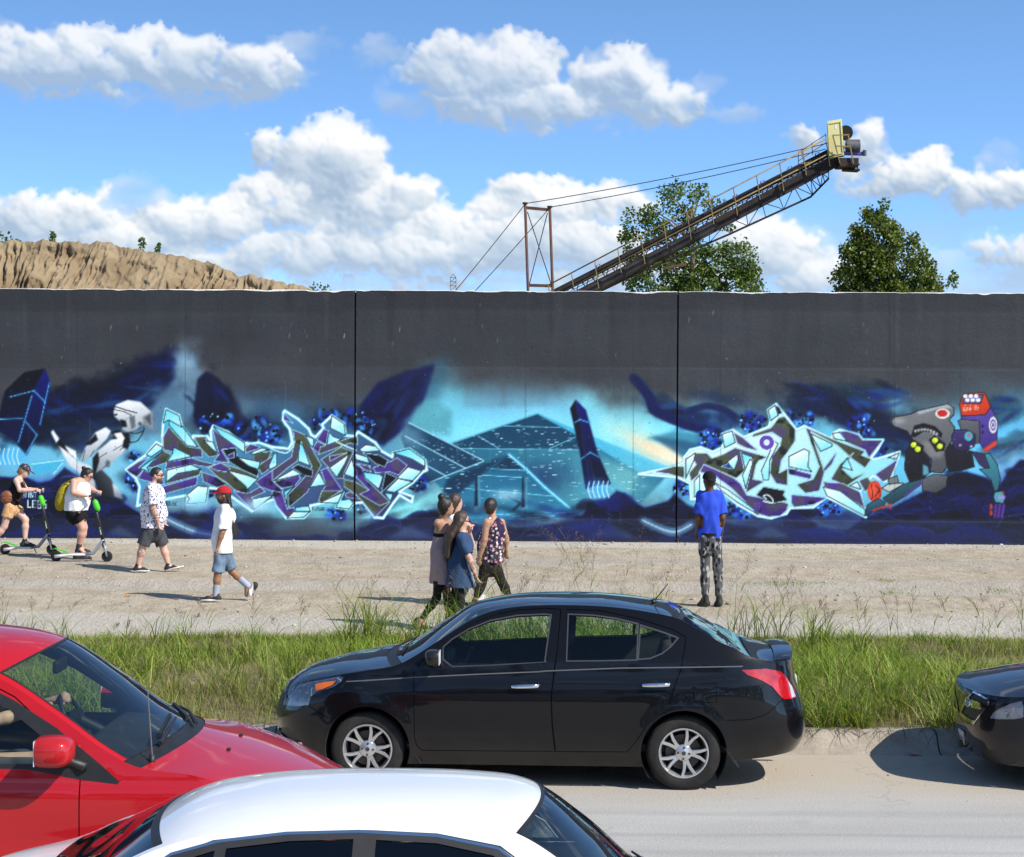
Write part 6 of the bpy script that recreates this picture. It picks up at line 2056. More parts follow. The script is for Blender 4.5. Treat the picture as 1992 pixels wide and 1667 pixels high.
 def mirror(self, P, side, mat, size=(.13, .22, .145), foot=None):
  sx, sy, sz = (q / 2 for q in size)
  r = empty('door_mirror', P)
  r.parent = self.root
  V, F = [], []
  nu, nv = 18, 12
  for i in range(nv + 1):
   ph = math.pi * i / nv
   for k in range(nu):
    th = 2 * math.pi * k / nu
    e = lambda c_, p_: math.copysign(abs(c_) ** p_, c_)
    yy = e(math.sin(ph) * math.cos(th), .62) * sy
    zz = e(math.sin(ph) * math.sin(th), .62) * sz
    xx = e(math.cos(ph), .7) * sx
    xx = min(xx, sx * .55)
    V.append((xx, yy, zz))
  for i in range(nv):
   for k in range(nu):
    F.append((i * nu + k, i * nu + (k + 1) % nu, (i + 1) * nu + (k + 1) % nu, (i + 1) * nu + k))
  sh = MB().add(V, F).build('mirror_shell', mat, r, True, auto=40)
  MB().box((sx * .55 + .002, -sy * .86, -sz * .8), (sx * .55 + .006, sy * .86, sz * .8)).build('mirror_glass', M_REFL, r)
  ft = foot or (.02, -side * (sy + .07), -sz * .9)
  MB().tube([(0, -side * sy * .5, -sz * .75), (ft[0] * .5, -side * sy * 1.0, -sz * .95), ft], [.035, .032, .03], 10).build('mirror_foot', M_BLACKP, r, True)
  return r
def finish_car(car, polys, paint, top, glass=None, wstyle='five', mudflaps=False, lamp_class=True, front_side=1):
 glass = glass or M_GLASS
 cls = [('arch', car.arch(hx, hz)) for hx, hz in car.hubs] + polys
 TT = car.side(cls)
 mats = {'fdoor': ('front_door', paint, 0), 'rdoor': ('rear_door', paint, 0), 'fbump': ('front_bumper', paint, 0), 'rbump': ('rear_bumper', paint, 0), 'trim': ('window_trim', M_TRIMGREY, .002),
   'black': ('window_frame', M_BLACKP, .001), 'seam': ('panel_gap', M_SEAM, -.01), 'hlamp': ('headlight', M_LENS, .002), 'tlamp': ('tail_light', M_RED, .004), 'amber': ('turn_lamp', M_AMBER, .003),
   'grille': ('grille', M_BLACKP, -.003), 'chrome': ('grille_trim', M_CHROME, .006), 'intake': ('lower_intake', M_BLACKP, -.003), 'body': ('body_side', paint, 0), 'bright': ('window_bright_strip', M_CHROME, .002)}
 for side in (-1, 1):
  made = {}
  for k in ('body', 'fdoor', 'rdoor', 'fbump', 'rbump', 'trim', 'bright', 'black', 'seam', 'grille', 'chrome', 'intake', 'hlamp', 'tlamp', 'amber'):
   if k in TT and len(TT[k]):
    nm, m_, off = mats[k]
    made[k] = car.part(nm, TT[k], m_, side, off)
  for k, par in (('fwin', 'fdoor'), ('rwin', 'rdoor'), ('qwin', 'body')):
   if k in TT and len(TT[k]):
    car.part('side_window' if k != 'qwin' else 'quarter_window', TT[k], glass, side, -.006, made.get(par))
  if 'hlamp' in TT and len(TT['hlamp']):
   car.part('lamp_reflector', TT['hlamp'], M_REFL, side, -.015, made['hlamp'])
  sh = np.vstack([TT[k] for k in ('body', 'fdoor', 'rdoor', 'seam') if k in TT])
  cs = car.V2[sh].mean(1)
  car.part('door_lining', sh[cs[:, 0] > car.hubs[0][0] + .3], M_INTER, side, -.05)
  for hx, hz in car.hubs:
   car.wheel(hx, hz, side, wstyle)
   car.wheel_well(hx, hz, side)
 hood, ws0, ws1, rw0, rw1 = top
 car.top('hood', car.U0, hood, paint, nu=50)
 car.top('cowl', hood, ws0, M_BLACKP, nu=8, off=-.006)
 car.top('windscreen', ws0, ws1, M_WSCREEN, -.95, .95)
 car.top('roof', ws1, rw0, paint, nu=50)
 car.top('rear_window', rw0, rw1, glass, -.93, .93)
 car.top('trunk_lid', rw1, car.U1, paint)
 for v0, v1 in ((-1, -.95), (.95, 1)):
  car.top('windscreen_pillar', ws0, ws1, paint, v0, v1, nv=4)
 for v0, v1 in ((-1, -.93), (.93, 1)):
  car.top('rear_pillar', rw0, rw1, paint, v0, v1, nv=4)
 car.top('glass_band', ws1 - .014, ws1 + .003, M_BLACKP, -.95, .95, nu=4, off=.002)
 car.top('glass_band', rw0 - .004, rw0 + .035, M_BLACKP, -.93, .93, nu=4, off=.002)
 for v in (-.945, .945):
  car.top('glass_band', ws0, ws1, M_BLACKP, v - .008, v + .008, nv=3, off=.002)
 car.underbody()
 return TT
# --- black saloon
def z1(pts):
 return [(520 + x / 3.689, 1130 + y / 3.689) for x, y in pts]
def z2(pts):
 return [(1040 + x / 3.557, 1130 + y / 3.557) for x, y in pts]
SEDAN = dict(
 L=4.455, xc=.80, xr=3.70, Lf=1.25, Lr=1.2, pf=2.3, pr=2.7, tumble=.27, crown=2.2, wheel_r=.308, arch_r=.352, rim_r=.203, track_in=-.035, wheel_phase=1.2,
 hubs=[(.79, .315), (3.39, .315)],
 centre=[(-.06, .70), (.0, .745), (.15, .85), (.4, .935), (.75, .995), (.98, 1.04), (1.10, 1.10), (1.35, 1.27), (1.62, 1.432), (1.85, 1.482), (2.2, 1.508), (2.6, 1.508), (3.0, 1.475), (3.3, 1.42), (3.6, 1.27), (3.85, 1.13), (3.95, 1.095), (4.2, 1.085), (4.36, 1.06)],
 edge=[(-.45, .735), (-.2, .76), (.05, .815), (.3, .875), (.5, .917), (.8, .962), (1.04, 1.01), (1.15, 1.065), (1.35, 1.19), (1.72, 1.405), (1.95, 1.462), (2.4, 1.487), (2.8, 1.475), (3.1, 1.44), (3.33, 1.395), (3.6, 1.26), (3.9, 1.10), (4.0, 1.075), (4.3, 1.045), (4.6, 1.03), (4.9, 1.025)],
 belt=[(0, .78), (.4, .86), (.8, .945), (1.2, 1.0), (2, 1.03), (3, 1.065), (3.6, 1.08), (3.9, 1.065), (4.45, 1.0)],
 width=[(0, .80), (.4, .815), (.8, .83), (1.5, .845), (2.5, .848), (3.4, .838), (3.8, .82), (4.455, .78)],
 section=[(.1, -.10), (.2, -.055), (.3, -.022), (.45, -.006), (.62, .0), (.72, -.002), (.85, -.016), (.95, -.030), (1.08, -.05)],
 nose=[(.15, .08), (.25, -.02), (.38, -.06), (.5, -.07), (.62, -.045), (.72, .0), (.82, .10), (.9, .24), (1.0, .42)],
 tail=[(.15, 4.25), (.25, 4.36), (.38, 4.44), (.55, 4.455), (.68, 4.42), (.8, 4.375), (.95, 4.345), (1.05, 4.33), (1.2, 4.3)],
 bow=[(0, 0), (.3, .03), (.8, .10), (1.04, .10), (1.72, .12), (2.2, 0), (3.0, -.02), (3.33, -.05), (3.9, .0), (4.4, 0)],
 bottom=[(-.45, .205), (0, .195), (.35, .19), (.8, .2), (1.2, .19), (3.0, .19), (3.6, .24), (4.2, .275), (4.9, .29)],
 creases=[(.78, .88, .010), (.33, .36, -.010)],
)
CL = at_z(1330, 1540, 0.0)
yaw = math.radians(-2.2)
c_, s_ = math.cos(yaw), math.sin(yaw)
lx, ly = 3.39, -.82
SED_LOC = Vector((CL.x - (c_ * lx - s_ * ly), CL.y + .02 - (s_ * lx + c_ * ly), 0))
M_BLACK = paint_mat('black_car_paint', (.0030, .0030, .0042), 0.0, .03)
car = Car('black_saloon', 'black four-door saloon with silver spoked wheels parked at the kerb', SED_LOC, yaw, SEDAN)
f_win = car.px(z1([(1266, 478), (1330, 422), (1450, 350), (1600, 290), (1800, 252), (1960, 246)]) + z2([(60, 235), (110, 240), (66, 556)]) + z1([(1992, 580), (1600, 600), (1330, 610), (1266, 560)]))
r_win = car.px(z2([(238, 236), (400, 242), (560, 264), (712, 300), (703, 543), (470, 548), (226, 550)]))
q_win = car.px(z2([(737, 312), (850, 347), (965, 388), (985, 398), (940, 450), (880, 498), (800, 532), (722, 538)]))
f_door = car.px(z1([(1052, 640), (1110, 575), (1190, 500), (1340, 390), (1500, 296), (1650, 238), (1800, 208), (1992, 196)]) + z2([(178, 196), (150, 500), (135, 610), (112, 800), (120, 1000), (140, 1180)]) + z1([(1992, 1222), (1600, 1220), (1110, 1215), (1072, 1180), (1055, 1120)]))
r_door = car.px(z2([(182, 196), (450, 205), (720, 262), (950, 335), (1048, 388), (1035, 480), (1010, 620), (960, 750), (930, 850), (860, 915), (770, 1010), (710, 1100), (640, 1183), (146, 1181), (124, 1000), (116, 800), (139, 610), (154, 500)]))
h_lamp = car.px(z1([(112, 885), (150, 815), (235, 728), (330, 694), (450, 676), (520, 676), (546, 692), (538, 715), (480, 758), (350, 800), (312, 830), (296, 893), (200, 900)]))
amber = car.px(z1([(345, 738), (420, 722), (497, 714), (470, 745), (400, 775), (350, 790)]))
t_lamp = car.px(z2([(1432, 616), (1600, 607), (1700, 627), (1755, 690), (1792, 750), (1806, 808), (1722, 820), (1690, 790), (1640, 730), (1570, 690), (1470, 650)]))
t_white = car.px(z2([(1748, 690), (1775, 728), (1800, 800), (1776, 806), (1762, 740)]))
stripe = ribbon(resample(car.px(z1([(565, 722), (1048, 692), (1500, 670), (1990, 650)]) + z2([(30, 625), (600, 603), (1440, 591)])), .12, False), .009)
fuel = car.px(z2([(1098, 716), (1255, 711), (1260, 842), (1102, 838)]))
fog = car.px(z1([(84, 1048), (150, 1050), (190, 1090), (240, 1158), (150, 1160), (112, 1110)]))
fogtrim = ribbon(resample(car.px(z1([(84, 1046), (96, 1085), (116, 1125), (150, 1160), (200, 1167), (252, 1166)])), .03, False), .020)
bump_seam = ribbon(resample(np.vstack([car.px(z1([(296, 893), (350, 930), (440, 985)]))]), .05, False), .006)
f_bumper = np.vstack([car.px(z1([(112, 885), (200, 902), (296, 893), (350, 930), (440, 985)])), [(.45, .3), (.45, .1), (-.6, .1), (-.6, .70)], car.px(z1([(60, 830)]))])
r_bumper = car.px(z2([(1806, 812), (1722, 824), (1690, 840), (1600, 925), (1480, 960), (1330, 965)]))
r_bumper = np.vstack([r_bumper, [(3.70, .1), (5.0, .1), (5.0, .70)]])
grille = np.array([(-.46, .50), (-.10, .50), (-.06, .60), (-.12, .70), (-.46, .70)])
lowgr = np.array([(-.46, .28), (-.18, .28), (-.12, .40), (-.46, .40)])
plate_r = np.array([(4.66, .74), (4.91, .74), (4.91, .87), (4.66, .87)])
arch1, arch2 = car.arch(.79, .315), car.arch(3.39, .315)
gapw = .006
def rim_seam(P, w=gapw, closed=True):
 P = resample(P, .05, closed)
 return ribbon(np.vstack([P, P[:2]]) if closed else P, w)
classes = [('arch', arch1), ('arch', arch2),
   ('amber', amber), ('hlamp', h_lamp), ('twhite', t_white), ('tlamp', t_lamp), ('fogtrim', fogtrim), ('fog', fog), ('grille', grille), ('grille', lowgr),
   ('fwin', f_win), ('rwin', r_win), ('qwin', q_win), ('trim', offset_poly(f_win, .011)), ('trim', offset_poly(r_win, .011)), ('trim', offset_poly(q_win, .011)),
   ('stripe', stripe), ('seam', rim_seam(f_door)), ('seam', rim_seam(r_door)), ('seam', rim_seam(fuel, .004)), ('seam', bump_seam), ('seam', rim_seam(r_bumper[:6], .005, False)),
   ('fdoor', f_door), ('rdoor', r_door), ('fuel', fuel), ('fbump', f_bumper), ('rbump', r_bumper)]
TT = car.side(classes)
body = TT['body']
cb = car.V2[body].mean(1)
for side in (-1, 1):
 fd = car.part('front_door', TT['fdoor'], M_BLACK, side)
 rd = car.part('rear_door', TT['rdoor'], M_BLACK, side)
 car.part('side_window', TT['fwin'], M_GLASS, side, -.006, fd)
 car.part('side_window', TT['rwin'], M_GLASS, side, -.006, rd)
 car.part('quarter_window', TT['qwin'], M_GLASS, side, -.006, rd)
 car.part('window_trim', TT['trim'], M_TRIMGREY, side, .002)
 car.part('pinstripe', TT['stripe'], pmat('pinstripe', (.11, .11, .115), .5), side, .001)
 car.part('panel_gap', TT['seam'], M_SEAM, side, -.010)
 car.part('front_bumper', TT['fbump'], M_BLACK, side)
 car.part('rear_bumper', TT['rbump'], M_BLACK, side)
 car.part('fuel_flap' if side < 0 else 'blank_flap', TT['fuel'], M_BLACK, side)
 car.part('front_fender', body[cb[:, 0] < 1.6], M_BLACK, side)
 car.part('quarter_panel', body[cb[:, 0] >= 1.6], M_BLACK, side)
 hl = car.part('headlight', TT['hlamp'], M_LENS, side, .002)
 car.part('lamp_reflector', TT['hlamp'], M_REFL, side, -.012, hl)
 car.part('turn_lamp', TT['amber'], M_AMBER, side, .0, hl)
 tl = car.part('tail_light', TT['tlamp'], M_RED, side, .006)
 car.part('reverse_lamp', TT['twhite'], M_WLAMP, side, .007, tl)
 car.part('fog_bezel', TT['fog'], M_BLACKP, side, -.02)
 car.part('fog_trim', TT['fogtrim'], M_CHROME, side, .004)
 car.part('grille', TT['grille'], M_BLACKP, side, -.003)
 shell = np.vstack([TT[k] for k in ('body', 'fdoor', 'rdoor', 'stripe', 'seam', 'fuel')])
 cs = car.V2[shell].mean(1)
 car.part('door_lining', shell[cs[:, 0] > .95], M_INTER, side, -.045)
 for hx, hz in car.hubs:
  car.wheel(hx, hz, side, 'y')
  car.wheel_well(hx, hz, side)
 for hx, hz in car.hubs:
  y = side * (float(car.wm(hx)) - .10)
  MB().hull8([Vector(p) for p in [(hx + .33, y - .08, .36), (hx + .345, y - .08, .36), (hx + .345, y + .08, .36), (hx + .33, y + .08, .36), (hx + .44, y - .09, .20), (hx + .455, y - .09, .20), (hx + .455, y + .09, .20), (hx + .44, y + .09, .20)]]).build('mud_flap', M_BLACKP, car.root)
 for xh, zh, par in ((None, None, fd), (None, None, rd)):
  if par is fd:
   a = car.px(z1([(1748, 756), (1950, 750)]))
  else:
   a = car.px(z2([(740, 719), (936, 715)]))
  p0, p1 = car.S(a[0][0], a[0][1]), car.S(a[1][0], a[1][1])
  p0[1] *= side
  p1[1] *= side
  o = Vector((0, side * .03, 0))
  q0, q1 = Vector(p0), Vector(p1)
  mb = MB()
  pts = [q0 + o * .2, q0.lerp(q1, .06) + o * .8, q0.lerp(q1, .3) + o, q0.lerp(q1, .7) + o, q0.lerp(q1, .94) + o * .8, q1 + o * .2]
  mb.tube(pts, [.010, .017, .019, .020, .021, .014], 10)
  mb.build('door_handle', M_CHROME, par, True)
  cup = q0.lerp(q1, .45) - Vector((0, side * .001, .012))
  MB().lathe([(.001, .002 * side), (.045, .002 * side), (.047, 0)], cup, 'Y', 20).build('handle_cup', M_SEAM, par)
 mp_ = car.px(z1([(1205, 562)]))[0]
 P = car.S(mp_[0], mp_[1])
 car.mirror((P[0], side * (P[1] + .115), P[2] + .03), side, M_BLACK, (.15, .20, .135))
car.top('hood', car.U0, .985, M_BLACK, nu=50)
car.top('cowl', .985, 1.07, M_BLACKP, nu=8, off=-.004)
ws = car.top('windscreen', 1.07, 1.70, M_WSCREEN, -.955, .955)
for v0, v1 in ((-1, -.955), (.955, 1)):
 car.top('windscreen_pillar', 1.07, 1.70, M_BLACK, v0, v1, nv=4)
 car.top('rear_pillar', 3.335, 3.92, M_BLACK, v0, v1, nv=4)
car.top('roof', 1.70, 3.335, M_BLACK)
car.top('rear_window', 3.335, 3.92, M_GLASS, -.955, .955)
car.top('rear_window_band', 3.335, 3.37, M_BLACKP, -.955, .955, nu=4, off=.001)
car.top('trunk_lid', 3.92, car.U1, M_BLACK, nu=40)
for v in (-.80, .80):
 car.top('roof_joint', 1.72, 3.32, M_SEAM, v - .006, v + .006, nv=3, off=.0015)
car.top('hood_gap', -.05, .98, M_SEAM, -.985, -.975, nv=3, off=.001)
car.top('hood_gap', -.05, .98, M_SEAM, .975, .985, nv=3, off=.001)
car.underbody()
for k, (a, b) in enumerate((((1.15, .15), (1.5, .62)), ((1.25, -.55), (1.55, -.05)))):
 p, q_ = car.T3(1.10, a[1]), car.T3(1.13, b[1])
 MB().tube([Vector(p) + Vector((0, 0, .02)), (Vector(p) + Vector(q_)) / 2 + Vector((.03, 0, .03)), Vector(q_) + Vector((.02, 0, .015))], .009, 6).build('wiper', M_BLACKP, car.root)
sp = MB()
sec = [(0, .0), (.04, .011), (.10, .018), (.155, .018), (.16, .010), (.10, .004), (.04, -.008)]
n_ = len(sec)
ys_ = np.linspace(-.62, .62, 15)
vs, fs = [], []
for y in ys_:
 e = abs(y) / .62
 for dx, dz in sec:
  vs.append((4.16 + dx * (1 - .1 * e ** 4) - .03 * e ** 3, y, 1.085 + dz * .8 - .03 * e ** 5 + .015 * (1 - e)))
for i in range(len(ys_) - 1):
 for k in range(n_):
  k2 = (k + 1) % n_
  fs.append((i * n_ + k, i * n_ + k2, (i + 1) * n_ + k2, (i + 1) * n_ + k))
fs += [tuple(range(n_)), tuple(reversed(range((len(ys_) - 1) * n_, len(ys_) * n_)))]
sp.add(vs, fs)
sp.build('spoiler', M_BLACK, car.root, True, auto=50)
ap = car.T3(3.12, 0.0)
MB().tube([Vector(ap), Vector(ap) + Vector((.02, 0, .02))], [.03, .02], 10).build('aerial_base', M_BLACKP, car.root, True)
MB().tube([Vector(ap) + Vector((.01, 0, .01)), Vector(ap) + Vector((.13, 0, .165))], [.006, .004], 6).build('aerial', M_BLACKP, car.root)
for y in (-.37, .37):
 car.seat(1.75, y, .38, M_SEATF, .5, .60, .32)
 car.seat(2.65, y, .40, M_SEATF, .56, .60, .30, name='rear_seat')
car.seat(2.65, 0, .40, M_SEATF, .25, .56, .30, head=False, name='rear_seat')
MB().hull8([Vector(p) for p in [(1.0, -.72, .55), (1.5, -.72, .55), (1.5, .72, .55), (1.0, .72, .55), (1.0, -.70, 1.0), (1.42, -.70, .97), (1.42, .70, .97), (1.0, .70, 1.0)]]).build('dashboard', M_INTER, car.root, True, bevel=.04, auto=50)
car.steering(1.55, -.37, .93)
MB().box((3.35, -.66, 1.02), (3.9, .66, 1.05)).build('parcel_shelf', M_INTER, car.root)
mp2 = car.T3(1.62, 0.0)
MB().box(Vector(mp2) + Vector((.05, -.11, -.12)), Vector(mp2) + Vector((.08, .11, -.05))).build('inside_mirror', M_BLACKP, car.root)
MB().tube([(4.05, .45, .22), (4.42, .45, .22)], .026, 10).build('exhaust_pipe', M_BRAKE, car.root, True)
MB().box((4.345, -.17, .72), (4.372, .17, .86)).build('number_plate', pmat('plate_white', (.7, .7, .68), .5), car.root)
# --- red van on the left
def z5(pts):
 return [(x / 3.018, 1200 + y / 3.018) for x, y in pts]
VAN = dict(
 L=5.05, xc=.95, xr=4.55, Lf=1.45, Lr=1.2, pf=2.3, pr=3.6, tumble=.16, crown=2.1, wheel_r=.33, arch_r=.385, rim_r=.215, track_in=-.05,
 hubs=[(.93, .34), (3.98, .34)],
 centre=[(0, .68), (.08, .745), (.25, .82), (.55, .935), (.9, 1.045), (1.18, 1.135), (1.30, 1.20), (1.6, 1.43), (1.98, 1.68), (2.25, 1.745), (2.8, 1.775), (3.6, 1.775), (4.5, 1.74), (4.75, 1.69), (4.9, 1.45), (4.98, 1.15), (5.04, 1.0)],
 edge=[(-.5, .715), (-.2, .745), (.2, .795), (.55, .90), (.95, 1.0), (1.36, 1.075), (1.48, 1.14), (1.8, 1.345), (2.2, 1.565), (2.5, 1.645), (3.2, 1.69), (4.0, 1.685), (4.6, 1.64), (4.8, 1.60), (5.1, 1.35), (5.4, 1.08), (5.75, 1.0)],
 belt=[(0, .84), (.6, .96), (1.3, 1.03), (2.2, 1.05), (5.05, 1.08)],
 width=[(0, .90), (.5, .94), (1, .965), (2, .985), (4, .985), (4.7, .965), (5.05, .94)],
 section=[(.1, -.10), (.22, -.05), (.35, -.015), (.5, -.003), (.65, 0), (.8, -.006), (.95, -.022), (1.1, -.045)],
 nose=[(.15, .12), (.3, .03), (.5, .0), (.65, .03), (.78, .09), (.9, .22), (1.05, .5)],
 tail=[(.15, 4.95), (.3, 5.04), (.6, 5.05), (.9, 5.02), (1.2, 4.96), (1.6, 4.85), (1.8, 4.75)],
 bow=[(0, 0), (.4, .05), (1.0, .16), (1.36, .19), (2.2, .22), (2.8, .02), (4.4, 0), (5.05, 0)],
 bottom=[(-.5, .24), (.4, .22), (1.4, .2), (3.4, .2), (4.4, .25), (5.8, .28)], creases=[(.86, .92, .012), (.5, .55, .006)], lugs=5,
)
M_REDP = paint_mat('red_car_paint', (.44, .006, .010), 0.0, .02)
van = Car('red_van', 'bright red people carrier with a driver inside at the left edge', Vector((-.92, 13.12, 0)), math.pi - math.radians(1.5), VAN)
vp = lambda p: van.px(p, 1)
v_tri = vp(z5([(0, 405), (120, 490), (330, 650), (500, 790), (600, 875), (700, 965), (688, 983), (470, 955), (300, 928), (0, 905)]))
tip = [tuple(p) for p in vp(z5([(0, 405), (120, 490), (330, 650), (500, 790), (600, 875), (702, 968), (690, 984), (470, 956), (250, 925), (0, 905)]))]
top_line = [(2.05, 1.43), (2.3, 1.53), (2.62, 1.575)]
v_black = np.array(tip[2:8] + [(1.95, 1.03), (2.65, 1.035), (2.65, 1.575), (2.3, 1.535), (2.05, 1.42)])
v_fwin = np.array([(1.80, 1.06), (1.84, 1.20), (2.08, 1.37), (2.33, 1.49), (2.60, 1.53), (2.60, 1.07), (2.2, 1.06)])
v_rwin = np.array([(2.78, 1.08), (2.76, 1.55), (3.75, 1.57), (3.80, 1.10)])
v_qwin = np.array([(3.95, 1.11), (3.92, 1.56), (4.55, 1.53), (4.68, 1.15)])
v_fdoor = np.array([(1.62, .24), (1.62, 1.05), (1.66, 1.13), (2.05, 1.44), (2.3, 1.555), (2.70, 1.60), (2.70, .24)])
v_rdoor = np.array([(2.71, .24), (2.71, 1.60), (3.84, 1.62), (3.86, .75), (3.62, .60), (3.58, .24)])
v_hl = van.xz([(.16, .70), (.10, .76), (.25, .86), (.62, .95), (.55, .84), (.40, .74)])
v_tl = van.xz([(4.78, .85), (4.80, 1.15), (4.98, 1.15), (5.0, .85)])
finish_car(van, [('hlamp', v_hl), ('tlamp', v_tl), ('fwin', v_fwin), ('rwin', v_rwin), ('qwin', v_qwin), ('black', v_black), ('black', offset_poly(v_rwin, .02)), ('black', offset_poly(v_qwin, .02)),
     ('seam', rim_seam(v_fdoor, .007)), ('seam', rim_seam(v_rdoor, .007)), ('fdoor', v_fdoor), ('rdoor', v_rdoor),
     ('grille', np.array([(-.5, .52), (-.1, .52), (-.05, .70), (-.5, .72)])), ('fbump', np.array([(-.6, .1), (.48, .1), (.48, .60), (-.6, .55)]))],
   M_REDP, (1.26, 1.37, 2.19, 4.80, 5.15))
van.mirror((-0.92 - at(93, 1469, 11.98).x - .02, 1.06, at(93, 1469, 11.98).z), 1, M_REDP, (.27, .26, .185), (-.18, -.10, -.115))
van.mirror((1.85, -1.06, at(93, 1469, 11.98).z), -1, M_REDP, (.27, .26, .185), (-.18, .10, -.115))
for (u0, v0), (u1, v1) in (((1.33, .62), (1.43, -.05)), ((1.30, -.10), (1.42, -.75))):
 p, q_ = Vector(van.T3(u0, v0)), Vector(van.T3(u1, v1))
 MB().tube([p + Vector((0, 0, .03)), p.lerp(q_, .5) + Vector((-.01, 0, .045)), q_ + Vector((0, 0, .02))], [.014, .012, .007], 6).build('wiper', M_BLACKP, van.root)
 MB().bar(p.lerp(q_, .25) + Vector((.03, 0, .035)), q_ + Vector((.04, 0, .03)), .02, .03).build('wiper_blade', M_BLACKP, van.root)
ap = at(298, 1497, 12.35)
al = Vector(van.M.inverted() @ ap)
apz = float(van.T3(1.22, .86)[2])
MB().tube([(1.22, al.y, apz - .03), (1.22, al.y, apz + .05)], [.024, .017], 10).build('aerial_base', M_BLACKP, van.root, True)
MB().tube([(1.22, al.y, apz + .04), (1.25, al.y, apz + .48)], [.005, .003], 6).build('aerial', pmat('aerial_steel', (.25, .22, .18), .4, .7), van.root)
for v in (.25, -.3):
 p = Vector(van.T3(1.0, v))
 MB().box(p + Vector((-.012, -.02, -.004)), p + Vector((.012, .02, .012))).build('washer_jet', M_BLACKP, van.root, bevel=.003)
for y in (-.42, .42):
 van.seat(2.25, y, .50, M_LTAN if y > 0 else M_SEATF, .52, .64, .28)
 van.seat(3.2, y, .50, M_SEATF, .52, .64, .28, name='rear_seat')
MB().hull8([Vector(p) for p in [(1.2, -.85, .6), (1.85, -.85, .6), (1.85, .85, .6), (1.2, .85, .6), (1.25, -.82, 1.06), (1.75, -.82, 1.10), (1.75, .82, 1.10), (1.25, .82, 1.06)]]).build('dashboard', M_INTER, van.root, True, bevel=.05, auto=50)
van.steering(1.98, -.42, 1.10, .5)
pm = van.T3(2.10, 0.0)
MB().box(Vector(pm) + Vector((.08, -.13, -.15)), Vector(pm) + Vector((.115, .13, -.07))).build('inside_mirror', M_BLACKP, van.root, bevel=.01)
# --- white saloon in front
WSED = dict(
 L=4.78, xc=.85, xr=4.05, Lf=1.35, Lr=1.25, pf=2.4, pr=2.6, tumble=.27, crown=2.6, wheel_r=.32, arch_r=.37, rim_r=.21, track_in=-.04,
 hubs=[(.95, .325), (3.70, .325)],
 centre=[(0, .68), (.08, .74), (.3, .80), (.8, .86), (1.36, .93), (1.44, .985), (1.72, 1.235), (1.98, 1.418), (2.2, 1.455), (2.6, 1.468), (3.0, 1.462), (3.4, 1.43), (3.62, 1.385), (3.95, 1.22), (4.25, 1.06), (4.35, 1.035), (4.6, 1.03), (4.74, .99)],
 edge=[(-.5, .70), (-.2, .74), (.2, .82), (.5, .83), (.9, .86), (1.50, .915), (1.58, .97), (1.82, 1.18), (2.12, 1.352), (2.4, 1.393), (2.8, 1.402), (3.2, 1.385), (3.5, 1.345), (3.7, 1.29), (4.0, 1.15), (4.25, 1.03), (4.4, 1.0), (4.8, .985), (5.3, .98)],
 belt=[(0, .76), (.5, .88), (1.2, .965), (2, .98), (3.4, 1.0), (4.3, 1.0), (4.78, .96)],
 width=[(0, .84), (.5, .87), (1, .895), (2, .905), (3.5, .90), (4.2, .88), (4.78, .83)],
 section=[(.1, -.10), (.2, -.055), (.3, -.022), (.45, -.006), (.62, .0), (.72, -.002), (.85, -.016), (.95, -.030), (1.08, -.05)],
 nose=[(.15, .14), (.3, .04), (.5, .0), (.62, .03), (.75, .10), (.85, .22), (1.0, .5)],
 tail=[(.15, 4.65), (.3, 4.74), (.5, 4.78), (.7, 4.76), (.9, 4.72), (1.05, 4.70)],
 bow=[(0, 0), (.4, .04), (.9, .10), (1.50, .14), (2.12, .14), (2.6, .02), (3.2, -.03), (3.7, -.10), (4.25, -.05), (4.6, 0)],
 bottom=[(-.5, .22), (.4, .2), (1.4, .19), (3.2, .19), (4.2, .26), (5.3, .29)], creases=[(.76, .88, .010)], lugs=5,
)
M_WHITEP = paint_mat('white_car_paint', (.80, .81, .82), 0.0, .02)
wc = Car('white_saloon', 'white saloon roof and dark windows nearest the camera at the bottom', Vector((2.12, 9.77, 0)), math.pi + math.radians(.6), WSED)
w_f = np.array([(1.86, 1.0), (1.93, 1.10), (2.20, 1.275), (2.45, 1.322), (2.72, 1.335), (2.74, 1.0)])
w_r = np.array([(2.84, 1.0), (2.82, 1.338), (3.10, 1.33), (3.38, 1.30), (3.42, 1.02)])
w_q = np.array([(3.47, 1.03), (3.43, 1.292), (3.60, 1.245), (3.74, 1.15), (3.74, 1.07)])
w_blk = np.array([(1.76, .985), (1.89, 1.10), (2.18, 1.298), (2.45, 1.346), (2.80, 1.362), (3.12, 1.354), (3.42, 1.322), (3.62, 1.272), (3.78, 1.17), (3.80, 1.05), (3.5, 1.005), (2.7, .985)])
w_fd = np.array([(1.55, .24), (1.60, .95), (1.88, 1.12), (2.17, 1.31), (2.45, 1.358), (2.78, 1.372), (2.78, .24)])
w_rd = np.array([(2.785, .24), (2.785, 1.372), (3.12, 1.362), (3.44, 1.33), (3.62, 1.27), (3.62, .9), (3.4, .70), (3.3, .5), (3.28, .24)])
finish_car(wc, [('hlamp', wc.xz([(.12, .66), (.3, .80), (.65, .86), (.5, .72)])), ('tlamp', wc.xz([(4.25, .80), (4.3, .95), (4.7, .93), (4.72, .78)])),
    ('fwin', w_f), ('rwin', w_r), ('qwin', w_q), ('black', w_blk), ('bright', offset_poly(w_blk, .012)), ('seam', rim_seam(w_fd, .006)), ('seam', rim_seam(w_rd, .006)), ('fdoor', w_fd), ('rdoor', w_rd),
    ('grille', np.array([(-.5, .48), (-.1, .48), (-.05, .66), (-.5, .66)])), ('fbump', np.array([(-.6, .1), (.5, .1), (.5, .58), (-.6, .5)]))],
   M_WHITEP, (1.42, 1.52, 2.11, 3.66, 4.27), glass=M_TINT)
